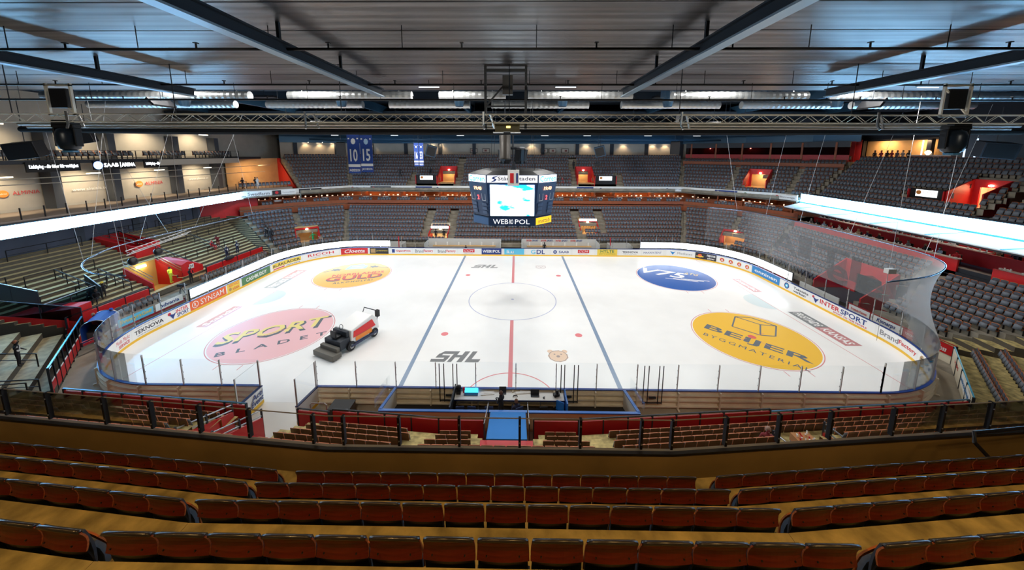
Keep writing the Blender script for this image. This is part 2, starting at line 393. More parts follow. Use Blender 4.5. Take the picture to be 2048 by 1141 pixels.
def make_seat_proto():
    root = empty('tip_up_seat')
    v, f = shell(.48, .34, .735, -.012, -.032, .012, .0, .028); b = MB(); b.add(v, f); b.build('painted_shade_band', M_black, root)  # black band stands in for the shaded gap under the backrest
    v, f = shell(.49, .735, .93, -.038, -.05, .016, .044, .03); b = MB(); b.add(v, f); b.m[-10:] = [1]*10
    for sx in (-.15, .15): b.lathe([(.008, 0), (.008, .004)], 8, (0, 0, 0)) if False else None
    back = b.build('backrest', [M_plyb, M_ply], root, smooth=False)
    for sx in (-.15, .15): b = MB(); b.box((sx, -.066, .80), (.012, .012, .012)); b.build('bolt', M_black, back)
    v, f = shell(.46, .47, .92, .004, -.022, .022, .036, .027); b = MB(); b.add(v, f); b.build('back_cushion', M_fab, root)
    # dark rubber edge along the top
    b = MB(); b.tube([(u*.226, -.048-.03*(1-u*u)+.008, .934+.044*(1-u*u)) for u in [-1+.2*i for i in range(11)]], .019, 6); b.build('top_edge', mat('seat_edge', (.03, .022, .02), .28, spec=.7), root, smooth=True)
    v, f = shell(.43, .38, .73, .15, .075, .016, .02, -.015); b = MB(); b.add(v, f); b.build('seat', M_ply, root)
    v, f = shell(.41, .40, .70, .095, .03, .045, .02, -.015, 6, 3); b = MB(); b.add(v, f); b.build('seat_cushion', M_pad, root)
    b = MB(); b.box((-.25, .06, .3), (.02, .2, .16)); b.box((-.25, -.02, .16), (.02, .05, .33)); b.box((-.25, .02, .02), (.02, .16, .03)); b.build('bracket', mat('seat_bracket', (.12, .11, .10), .5, .5), root)
    return root
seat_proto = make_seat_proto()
def seat_low():
    """the same seat as one mesh for the ones further away"""
    b = MB()
    v, f = shell(.475, .36, .93, -.03, -.05, .02, .03, .025, 3, 2); b.add(v, f, 0)
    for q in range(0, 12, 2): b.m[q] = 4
    v, f = shell(.44, .48, .91, -.004, -.022, .012, .03, .02, 2, 1); b.add(v, f, 1)
    v, f = shell(.42, .40, .76, .19, .09, .03, .0, -.02, 1, 1); b.add(v, f, 2)
    b.add([(-.21, .12, .765), (.21, .12, .765), (.21, .16, .77), (-.21, .16, .77)], [(0, 1, 2, 3)], 0)
    b.box((-.24, .02, .2), (.03, .1, .4), mi=3)
    return b
low = seat_low()
LOWM = [M_ply, M_fab, M_pad, M_black, M_plyd]
# front view of the far seats: pad catches the light, plywood edge shows at the top
LV = np.array(low.v); LFACE = low.f; LMi = low.m
infr = []; rest = []
for s in SEATS:
    px, py = proj((s[0], s[1], s[2]+.9)); d = (Vector(s[:3])-CV).length
    vis = (-8 < px < 2056 or (s[4] == 'near upper' and -110 < px < 2160)) and py < 1190
    hidden = s[4] == 'near lower' and s[5] > (4 if abs(s[0]) < 8 else 5)
    if hidden: continue
    if vis and s[4] in ('near upper', 'near lower', 'right lower', 'right corner'): infr.append((d*(1 if s[4] != 'right lower' else 1.15), px, s))
    else: rest.append(s)
infr.sort(key=lambda t: t[0])
IND = infr[:300]; rest += [t[2] for t in infr[300:]]
def ordn(n): return '%d%s' % (n, 'th' if 10 <= n % 100 <= 20 else {1: 'st', 2: 'nd', 3: 'rd'}.get(n % 10, 'th'))
ROWN = {('near upper', 3): 'nearest foreground row', ('near upper', 2): 'second foreground row', ('near upper', 1): 'third foreground row', ('near upper', 0): 'foreground row next to the parapet'}
for k, wd in enumerate(('front', 'second', 'third', 'fourth', 'fifth', 'sixth', 'seventh')):
    ROWN[('near lower', k)] = wd+' row below the parapet'; ROWN[('right lower', k)] = wd+' row of the right lower stand'; ROWN[('right corner', k)] = wd+' row of the near right corner'
byrow = {}
for d, px, s in IND: byrow.setdefault((s[4], s[5]), []).append((px, s))
low_me = low.build('tip_up_seat', LOWM); lowmesh = low_me.data; bpy.data.objects.remove(low_me)
first = True
NEARUP = []
for key, lst in sorted(byrow.items()):
    lst.sort(key=lambda t: t[0])
    for i, (px, s) in enumerate(lst):
        big = s[4] == 'near upper'
        if big:
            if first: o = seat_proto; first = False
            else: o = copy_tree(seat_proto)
            NEARUP.append(o)
        else:
            o = bpy.data.objects.new('tip_up_seat', lowmesh); COL.objects.link(o)
        o.location = (s[0], s[1], s[2]); o.rotation_euler = (0, 0, s[3]-PI/2)
        look = 'brown plywood-backed seat' if s[4] in ('near upper', 'near lower') else 'grey cushioned seat'
        tag(o, '%s, %s from the left in the %s' % (look, ordn(i+1), ROWN[key]), 'seat', 'tip-up seats, '+ROWN[key])
def bulk_seats(name, lst, label):
    n = len(lst); nv = len(LV)
    V = np.zeros((n, nv, 3))
    for i, s in enumerate(lst):
        a = s[3]-PI/2; c, sn = math.cos(a), math.sin(a)
        V[i, :, 0] = LV[:, 0]*c-LV[:, 1]*sn+s[0]; V[i, :, 1] = LV[:, 0]*sn+LV[:, 1]*c+s[1]; V[i, :, 2] = LV[:, 2]+s[2]
    ls = np.array([len(f) for f in LFACE]); li = np.concatenate([np.array(f) for f in LFACE])
    me = bpy.data.meshes.new(name)
    me.vertices.add(n*nv); me.vertices.foreach_set('co', V.ravel())
    LI = (li[None, :]+(np.arange(n)*nv)[:, None]).ravel(); LS = np.tile(ls, n)
    me.loops.add(len(LI)); me.loops.foreach_set('vertex_index', LI.astype(np.int32))
    st = np.concatenate([[0], np.cumsum(LS)[:-1]])
    me.polygons.add(len(LS)); me.polygons.foreach_set('loop_start', st.astype(np.int32)); me.polygons.foreach_set('loop_total', LS.astype(np.int32))
    me.polygons.foreach_set('material_index', np.tile(np.array(LMi), n).astype(np.int32))
    me.update(calc_edges=True); me.validate()
    for m in LOWM: me.materials.append(m)
    o = bpy.data.objects.new(name, me); COL.objects.link(o)
    tag(o, label, 'seats', kind='stuff'); return o
bulk_seats('arena_seats', rest, 'rows of grey tip-up seats filling the far and right stands')
print('SEATS', len(SEATS), 'individual', len(IND), {k: len(v) for k, v in byrow.items()})
build_portals()
# ================================================================ ice and markings
HX, HY, RC = 30.3, 15.1, 8.3
def perim(s, off=0.0):
    """s = 0 at the middle of the far boards, growing to the right; returns point, outward normal, tangent"""
    a = HX-RC; bq = HY-RC; q = RC*PI/2
    Ltot = 4*a+4*bq+4*q; s = s % Ltot
    segs = [('l', a, (0, HY), (1, 0)), ('c', q, (a, bq), PI/2), ('l', 2*bq, (HX, bq), (0, -1)), ('c', q, (a, -bq), 0),
            ('l', 2*a, (a, -HY), (-1, 0)), ('c', q, (-a, -bq), -PI/2), ('l', 2*bq, (-HX, -bq), (0, 1)), ('c', q, (-a, bq), PI), ('l', a, (-a, HY), (1, 0))]
    for kind, L, p, d in segs:
        if s <= L+1e-9:
            if kind == 'l': P = Vector((p[0]+d[0]*s, p[1]+d[1]*s)); T = Vector(d); N = Vector((-T.y, T.x))
            else:
                t = d-s/RC; N = Vector((math.cos(t), math.sin(t))); P = Vector(p)+N*RC; T = Vector((N.y, -N.x))
            return P+N*off, N, T
        s -= L
    return perim(0, off)
PL = 4*(HX-RC)+4*(HY-RC)+2*PI*RC
def s_of(x, y):
    best = None
    for i in range(1200):
        s = PL*i/1200; p, _, _ = perim(s); d = (p.x-x)**2+(p.y-y)**2
        if best is None or d < best[0]: best = (d, s)
    s = best[1]; return s-PL if s > PL*.62 else s
def outline(off, n=24):
    pts = []
    for i in range(240): p, _, _ = perim(PL*i/240, off); pts.append((p.x, p.y))
    return pts
fl = MB(); fl.prism([(-60, -42), (60, -42), (60, 44), (-60, 44)], -.3, -.06)
struct(fl.build('floor', M_conc), 'bare concrete arena floor')
b = MB(); b.quad((-30.2, -21.0, -.052), (30.6, -21, -.052), (30.6, 21, -.052), (-30.2, 21, -.052))
b.quad((-34.5, -16.2, -.05), (-20, -16.2, -.05), (-20, -9, -.05), (-31.5, -9, -.05))
struct(b.build('floor_slab', mat('pale_slab', (.40, .34, .25), .7, noise=.15, nscale=.8)))
ice = empty('ice_rink', (0, 0, 0)); tag(ice, 'white ice sheet with painted lines, circles and sponsor emblems', 'ice rink')
M_ice = mat('ice', (.90, .905, .90), .27, spec=.25, noise=.025, nscale=.5)
b = MB(); b.prism(outline(.02), -.05, 0); b.build('ice_sheet', M_ice, ice)
b = MB(); b.prism([(-15, -17.8), (-11.7, -17.8), (-11.7, -15), (-15, -15)], -.05, -.004)
b.build('ice_apron', mat('wet_ice', (.85, .83, .78), .3), ice)
def paint(name, col, a=1.0):
    k = .94*(1-a); c = tuple(x*a+k for x in col); return mat('ice_paint_'+name, c, .27, spec=.25)
P_red = paint('red', (.62, .02, .04), .72); P_blue = paint('blue', (.05, .16, .33), .78); P_circ = paint('circle_blue', (.08, .15, .5), .55)
P_fred = paint('faint_red', (.75, .03, .06), .75)
LZ = [.004]
def ring(cx, cy, r0, r1, m, name='circle', a0=0, a1=2*PI, n=96, z=None):
    z = z or .006; b = MB(); vs = []; fs = []
    for i in range(n+1):
        t = a0+(a1-a0)*i/n; vs += [(cx+r0*math.cos(t), cy+r0*math.sin(t), z), (cx+r1*math.cos(t), cy+r1*math.sin(t), z)]
        if i < n: fs.append((2*i, 2*i+1, 2*i+3, 2*i+2))
    b.add(vs, fs); return b.build(name, m, ice)
def disc(cx, cy, r, m, name, z=.004, n=72, par=None):
    b = MB(); b.add([(cx+r*math.cos(2*PI*i/n), cy+r*math.sin(2*PI*i/n), z) for i in range(n)], [tuple(range(n))]); return b.build(name, m, par or ice)
def strip(x0, y0, x1, y1, wd, m, name, z=.005, par=None):
    a = Vector((x0, y0, z)); c = Vector((x1, y1, z)); d = (c-a).normalized(); n = Vector((-d.y, d.x, 0))*wd/2
    b = MB(); b.quad(a-n, c-n, c+n, a+n); return b.build(name, m, par or ice)
strip(0, 4.5, 0, 15.05, .3, P_red, 'centre_line'); strip(0, -15.05, 0, -4.5, .3, P_red, 'centre_line')
for s in (-1, 1): strip(s*7.15, -15.05, s*7.15, 15.05, .3, P_blue, 'blue_line')
for s in (-1, 1): strip(s*26.0, -13.6, s*26.0, 13.6, .05, P_red, 'goal_line')
ring(0, 0, 4.46, 4.54, P_circ); disc(0, 0, .15, P_circ, 'centre_spot', .007)
ring(0, -15.05, 2.95, 3.02, P_fred, 'referee_crease', 0, PI, 48)
for x in (-5.62, 5.62):
    for y in (-7, 7): disc(x, y, .3, P_fred, 'faceoff_spot', .006, 24)
for s in (-1, 1):
    b = MB(); n = 24; b.add([(s*26, 1.83, .004)]+[(s*(26-1.83*math.cos(t)*1.0), 1.83*math.sin(t), .004) for t in [PI/2-PI*i/n for i in range(n+1)]]+[(s*26, -1.83, .004)], [tuple(range(n+3)) if s > 0 else tuple(range(n+2, -1, -1))])
    b.build('goal_crease', paint('crease', (.35, .6, .68), .45), ice)
for sx in (-1, 1):
    for sy in (-1, 1):
        ring(sx*20, sy*7, 4.47, 4.53, P_red, 'faceoff_circle', z=.007)
        for dx in (-.85, .85):
            for sg in (-1, 1): strip(sx*20+dx, sy*7+sg*4.53, sx*20+dx, sy*7+sg*5.1, .05, P_red, 'hash_mark')
def emblem(name, label, cx, cy): e = empty(name, (0, 0, 0)); e.parent = ice; e['label'] = label; return e
def ice_text(par, s, cx, cy, ang, wd, h, m, z=.010, bold=.03, shear=0, spacing=1.0):
    r = Vector((math.cos(ang), math.sin(ang), 0)); u = Vector((-math.sin(ang), math.cos(ang), 0))
    return letters('lettering', s, plane_fn((cx, cy, z), r, u), wd, h, m, par, bold, shear, spacing)
D = math.radians
P_ink = paint('ink', (.06, .09, .12), .9); P_yel = paint('yellow', (.88, .52, .05), .98); P_pink = paint('pink', (.82, .26, .30), .6)
P_dyel = paint('letter_yellow', (.85, .68, .18), .85); P_dblue = paint('disc_blue', (.003, .09, .42), .99); P_wh = paint('white', (.93, .93, .93)); P_rd = paint('letter_red', (.7, .06, .04), .9)
# lower left: newspaper emblem
e = emblem('painted_emblem', 'pink disc reading SPORT BLADET', -20, -7)
disc(-20, -7, 4.38, P_pink, 'disc', .004, par=e)
A = D(27); ice_text(e, 'SPORT', -20.05, -6.65, A, 8.3, 2.05, P_ink, .008, .09, .25); ice_text(e, 'SPORT', -20.25, -6.5, A, 8.0, 1.75, P_dyel, .011, .05, .25)
ice_text(e, 'BLADET', -18.9, -8.7, A, 7.4, .62, P_ink, .009, .02, 0, 1.9)
strip(-20.9, -7.9, -19.2, -6.2, .07, P_red, 'faceoff_tick', .013, e)
# lower right
e = emblem('painted_emblem', 'yellow disc reading BEIJER BYGGMATERIAL under a drawn box', 20, -7)
disc(20, -7, 4.38, P_yel, 'disc', .004, par=e); A = D(-45)
ice_text(e, 'BEIJER', 19.6, -7.9, A, 7.3, 1.25, P_ink, .009, .07); ice_text(e, 'BYGGMATERIAL', 18.7, -9.0, A, 6.9, .5, P_ink, .009, .03, 0, 1.35)
disc(20, -7, .3, P_rd, 'faceoff_spot', .012, 24, e)
bpts = [(atz(1250+u/4.267, 500+v/4.267, 0).x, atz(1250+u/4.267, 500+v/4.267, 0).y) for u, v in ((915, 655), (940, 572), (1155, 730), (1155, 640), (1285, 740), (1290, 652), (1070, 580))]
bl = MB()
for i, j in ((0, 1), (0, 2), (2, 3), (1, 3), (2, 4), (4, 5), (3, 5), (1, 6), (6, 5)):
    p, q = bpts[i], bpts[j]; a_ = Vector((*p, .01)); c_ = Vector((*q, .01)); d_ = (c_-a_).normalized(); n_ = Vector((-d_.y, d_.x, 0))*.06; bl.quad(a_-n_, c_-n_, c_+n_, a_+n_)
bl.build('drawn_box', P_ink, e)
for a in (.4, 2.0, 3.5, 5.0):
    strip(20+.6*math.cos(a), -7+.6*math.sin(a), 20+1.5*math.cos(a), -7+1.5*math.sin(a), .04, P_red, 'faceoff_tick', .012, e)
# upper right
e = emblem('painted_emblem', 'blue disc reading V75 with white swooshes', 20, 7)
disc(20, 7, 4.38, P_dblue, 'disc', .004, par=e); A = D(-27)
ice_text(e, 'V75', 19.2, 8.2, A, 5.4, 2.1, P_wh, .009, .10, .3); ice_text(e, 'ATG', 22.4, 7.9, A, 1.7, .8, mat('gold_paint', (.65, .5, .15), .3), .009, .06, .3)
for k in range(3): strip(18.6+.9*k, 6.5-.1*k, 22.0+.7*k, 5.3+.1*k, .13, P_wh, 'swoosh', .009, e)
# upper left
e = emblem('painted_emblem', 'gold disc reading NORRLANDS GULD ALKOHOLFRI under a blue shield', -20, 7)
disc(-20, 7, 4.38, paint('gold', (.88, .48, .07), .9), 'disc', .004, par=e); A = D(17)
ice_text(e, 'NORRLANDS', -19.4, 7.2, A, 6.0, .8, P_rd, .009, .05); ice_text(e, 'GULD', -19.3, 5.9, A, 6.4, 1.6, P_ink, .009, .09); ice_text(e, 'GULD', -19.4, 6.0, A, 6.2, 1.4, P_rd, .011, .06)
ice_text(e, 'ALKOHOLFRI', -18.9, 4.55, A, 4.3, .5, P_ink, .009, .03, 0, 1.3)
b = MB(); sh = [(-22.3, 8.7), (-19.8, 9.3), (-19.9, 10.3), (-20.9, 11.0), (-22.3, 10.3)]
b.add([(x+.4, y-.1, .010) for x, y in sh], [tuple(range(5))]); b.build('shield', paint('shield', (.2, .5, .75), .8), e)
for k in range(3): strip(-21.5, 8.95+.45*k, -19.7, 9.3+.42*k, .12, P_wh, 'stripe', .012, e)
for x, y in ((-22.9, 8.5), (-18.6, 9.9)):
    b = MB(); n = 12; b.add([(x+(.75 if i % 2 else .4)*math.cos(i*2*PI/n), y+(.5 if i % 2 else .28)*math.sin(i*2*PI/n), .010) for i in range(n)], [tuple(range(n))]); b.build('wreath', P_ink, e)
strip(-24.1, 7.6, -23.0, 8.4, .14, P_ink, 'ribbon', .009, e); strip(-18.2, 9.9, -16.6, 9.6, .14, P_ink, 'ribbon', .009, e)
# behind the goals and at the middle
def band(x0, x1, y0, y1, parts, lab):
    e = emblem('painted_advert', lab, 0, 0); up = 1 if x0 > 0 else -1
    for ya, yb, m, s, cm in parts:
        sk = .55; b = MB(); b.quad((x0, ya, .005), (x1, ya, .005), (x1, yb, .005), (x0, yb, .005)) if True else None; b.build('panel', m, e)
        cx, cy = (x0+x1)/2, (ya+yb)/2; L = abs(yb-ya)
        ice_text(e, s, cx, cy, D(90) if x0 < 0 else D(-90), L*.86, abs(x1-x0)*.55, cm, .009, .04)
P_scan = paint('scandic', (.45, .04, .05), .75); P_gry = paint('grey', (.10, .12, .13), .8)
band(-27.5, -26.55, -6.3, -2.2, [(-6.3, -2.2, P_scan, 'Scandic', P_wh)], 'dark red strip reading Scandic behind the left goal line')
band(26.55, 27.5, 2.4, 6.4, [(2.4, 6.4, P_scan, 'Scandic', P_wh)], 'dark red strip reading Scandic behind the right goal line')
band(26.55, 27.9, -8.2, -2.3, [(-5.3, -2.3, P_gry, 'FRISTADS', P_wh), (-8.2, -5.3, P_scan, 'KANSAS', P_wh)], 'grey and red strip reading FRISTADS KANSAS on the right')
band(-28.0, -26.55, 2.4, 8.3, [(2.4, 5.4, P_gry, 'FRISTADS', P_wh), (5.4, 8.3, P_scan, 'KANSAS', P_wh)], 'grey and red strip reading FRISTADS KANSAS on the left')
SHLP = [[(0, 0), (.95, 0), (1.0, .26), (-.1, .26)], [(.72, .2), (1.0, .26), (.98, .55), (.7, .5)], [(.1, .38), (.98, .38), (.98, .58), (.1, .62)], [(.1, .45), (.38, .5), (.4, .9), (.12, .75)], [(.15, .74), (1.1, .74), (1.15, 1), (.35, 1)],
 [(1.12, 0), (1.4, 0), (1.4, 1), (1.12, 1)], [(1.4, .42), (1.75, .42), (1.75, .64), (1.4, .64)], [(1.75, 0), (2.1, 0), (2.1, 1), (1.75, 1)], [(2.28, 0), (2.6, 0), (2.6, 1), (2.28, 1)], [(2.6, 0), (3.2, 0), (3.2, .26), (2.6, .26)]]
for cx, cy, wd, h, m in ((-3.9, -10.2, 4.0, 1.35, paint('shl', (.08, .09, .1), .85)), (-3.65, 10.35, 3.9, 1.35, paint('shl2', (.15, .16, .17), .7))):
    e = emblem('painted_emblem', 'grey slanted letters SHL on the ice', cx, cy); b = MB()
    for qz, pg in enumerate(SHLP): b.add([(cx-wd/2+wd*((x+.42*(y))/3.62), cy-h/2+h*y, .009+.0004*qz) for x, y in pg], [tuple(range(len(pg)))])
    b.build('lettering', m, e)
def crest(cx, cy, sc, m1, m2, lab):
    e = emblem('painted_crest', lab, cx, cy); b = MB(); n = 22
    b.add([(cx+sc*(.72+.06*(i % 2))*math.cos(2*PI*i/n), cy+sc*(.7+.06*(i % 2))*math.sin(2*PI*i/n)-.1, .006) for i in range(n)], [tuple(range(n))]); b.build('face', m1, e)
    for s in (-1, 1): disc(cx+s*.55*sc, cy+.5*sc, .22*sc, m1, 'ear', .005, 16, e); disc(cx+s*.25*sc, cy+.12*sc, .07*sc, m2, 'eye', .009, 10, e)
    disc(cx, cy-.15*sc, .14*sc, m2, 'nose', .009, 12, e); ring_ = MB()
    n = 22; z = .008
    vs = []; fs = []
    for i in range(n+1):
        t = 2*PI*i/n
        for r in (.66, .72): vs.append((cx+sc*r*math.cos(t), cy+sc*r*math.sin(t)-.1, z))
        if i < n: fs.append((2*i, 2*i+1, 2*i+3, 2*i+2))
    ring_.add(vs, fs); ring_.build('outline', m2, e)
crest(3.55, -9.9, 1.0, paint('bear', (.72, .45, .25), .7), paint('bear_line', (.2, .12, .1), .75), 'faded brown bear head crest near the centre line')
crest(3.65, 10.3, .95, paint('crest2', (.8, .75, .74), .6), paint('crest2_line', (.3, .2, .22), .6), 'faded pale crest near the far boards')

# ================================================================ dasher boards
GATE = (s_of(-11.6, -15.1), s_of(-15.0, -15.1))     # open gate on the near side
boards = empty('dasher_boards'); tag(boards, 'white rink boards with yellow kickplate, blue cap and sponsor adverts round the ice', 'rink boards')
def runs(step=.5):
    out = []; n = int(PL/step)
    for i in range(n+1):
        s = GATE[1]+(PL-(GATE[1]-GATE[0]))*i/n; out.append(s)
    return out
SS = runs()
def wallstrip(name, prof, mats, mids, par, ss=SS):
    """prof: closed list of (offset outward, z) swept along the boards"""
    b = MB(); k = len(prof); vs = []
    for s in ss:
        for o, z in prof: p, n, t = perim(s, o); vs.append((p.x, p.y, z))
    fs = []; ms = []
    for i in range(len(ss)-1):
        for j in range(k):
            j2 = (j+1) % k; fs.append((i*k+j, i*k+j2, (i+1)*k+j2, (i+1)*k+j)); ms.append(mids[j])
    b.v = vs; b.f = fs; b.m = ms; b.f += [tuple(range(k-1, -1, -1)), tuple(range((len(ss)-1)*k, len(ss)*k))]; b.m += [0, 0]
    return b.build(name, mats, par)
wallstrip('board_face', [(0, 0), (0, 1.12), (.06, 1.12), (.06, 0)], [M_white, M_cream], [0, 0, 1, 0], boards)
wallstrip('kickplate', [(-.012, 0), (-.012, .2), (0, .2), (0, 0)], [M_yel], [0]*4, boards)
wallstrip('cap_rail', [(-.02, 1.12), (-.02, 1.17), (.13, 1.17), (.13, 1.12)], [M_navy, M_capb], [0, 1, 1, 1], boards)
for z in (.12, .5, .84): wallstrip('stringer', [(.06, z), (.06, z+.06), (.2, z+.06), (.2, z)], [M_cream], [0]*4, boards)
for i in range(0, len(SS), 5):
    p, n, t = perim(SS[i], .16)
    if p.y > -3 and abs(p.x) < 29: continue
    b = MB(); b.box((p.x, p.y, .55), (.08, .2, 1.1), math.atan2(t.y, t.x)); b.box((p.x+n.x*.12, p.y+n.y*.12, .03), (.1, .3, .06), math.atan2(t.y, t.x))
    b.build('board_post', M_cream, boards)
# adverts on the inside of the boards: (pixel of left end, pixel of right end at the kickplate line) converted to board positions
def sp(px, py): p = atz(px, py, .25); return s_of(p.x, p.y)
def advert(s0, s1, bg, items, lab, z0=.21, z1=1.1):
    e = empty('board_advert'); e.parent = boards; e['label'] = lab
    n = max(1, int(abs(s1-s0)/.4)); b = MB(); vs = []; 
    for i in range(n+1):
        p, nn, t = perim(s0+(s1-s0)*i/n, -.006); vs += [(p.x, p.y, z0), (p.x, p.y, z1)]
    b.add(vs, [(2*i, 2*i+2, 2*i+3, 2*i+1) for i in range(n)]); b.build('panel', bg, e)
    L = s1-s0; sm = (s0+s1)/2; H = z1-z0; zm = (z0+z1)/2
    QI = [0]
    def fn(x, y): p, nn, t = perim(sm+x, -.012-.003*QI[0]); return (p.x, p.y, zm+y)
    for qi, it in enumerate(items):
        QI[0] = qi; s, m, wf, hf, cx, cy = it[:6]; kw = it[6] if len(it) > 6 else {}
        if s in ('*disc', '*ring', '*rect', '*tri'):
            b = MB(); r = hf*H/2; N = 20
            if s == '*rect':
                nr = max(1, int(abs(wf*L)/.3)); b.add([fn(cx*L-wf*L/2+wf*L*q/nr, cy*H+rr_) for q in range(nr+1) for rr_ in (-r, r)], [(2*q, 2*q+2, 2*q+3, 2*q+1) for q in range(nr)]); b.build('logo_mark', m, e); continue
            elif s == '*tri': pts = [(-wf*L/2, r), (0, -r), (wf*L*.2, -r*.2), (wf*L/2, r*.9), (wf*L*.1, r*.5)]
            else: pts = [(r*math.cos(2*PI*i/N), r*math.sin(2*PI*i/N)) for i in range(N)]
            b.add([fn(cx*L+x, cy*H+y) for x, y in pts], [tuple(range(len(pts)))]); b.build('logo_mark', m, e)
        else: letters('lettering', s, fn, wf*L, hf*H, m, e, kw.get('bold', .02), kw.get('shear', 0), kw.get('sp', 1), cx*L, cy*H)
    return e
def flat(name, c): return mat('print_'+name, c, .45)
K_w = flat('white', (.85, .85, .84)); K_k = flat('black', (.02, .02, .03)); K_r = flat('red', (.62, .02, .03)); K_n = flat('navy', (.01, .04, .22)); K_b = flat('blue', (.02, .22, .55))
K_or = flat('orange', (.78, .13, .03)); K_g = flat('green', (.07, .20, .08)); K_y = flat('yellow', (.85, .62, .08)); K_gr = flat('grey', (.25, .25, .26)); K_lb = flat('light_blue', (.12, .55, .80)); K_brown = flat('brown', (.45, .28, .12))
bold = {'bold': .05}
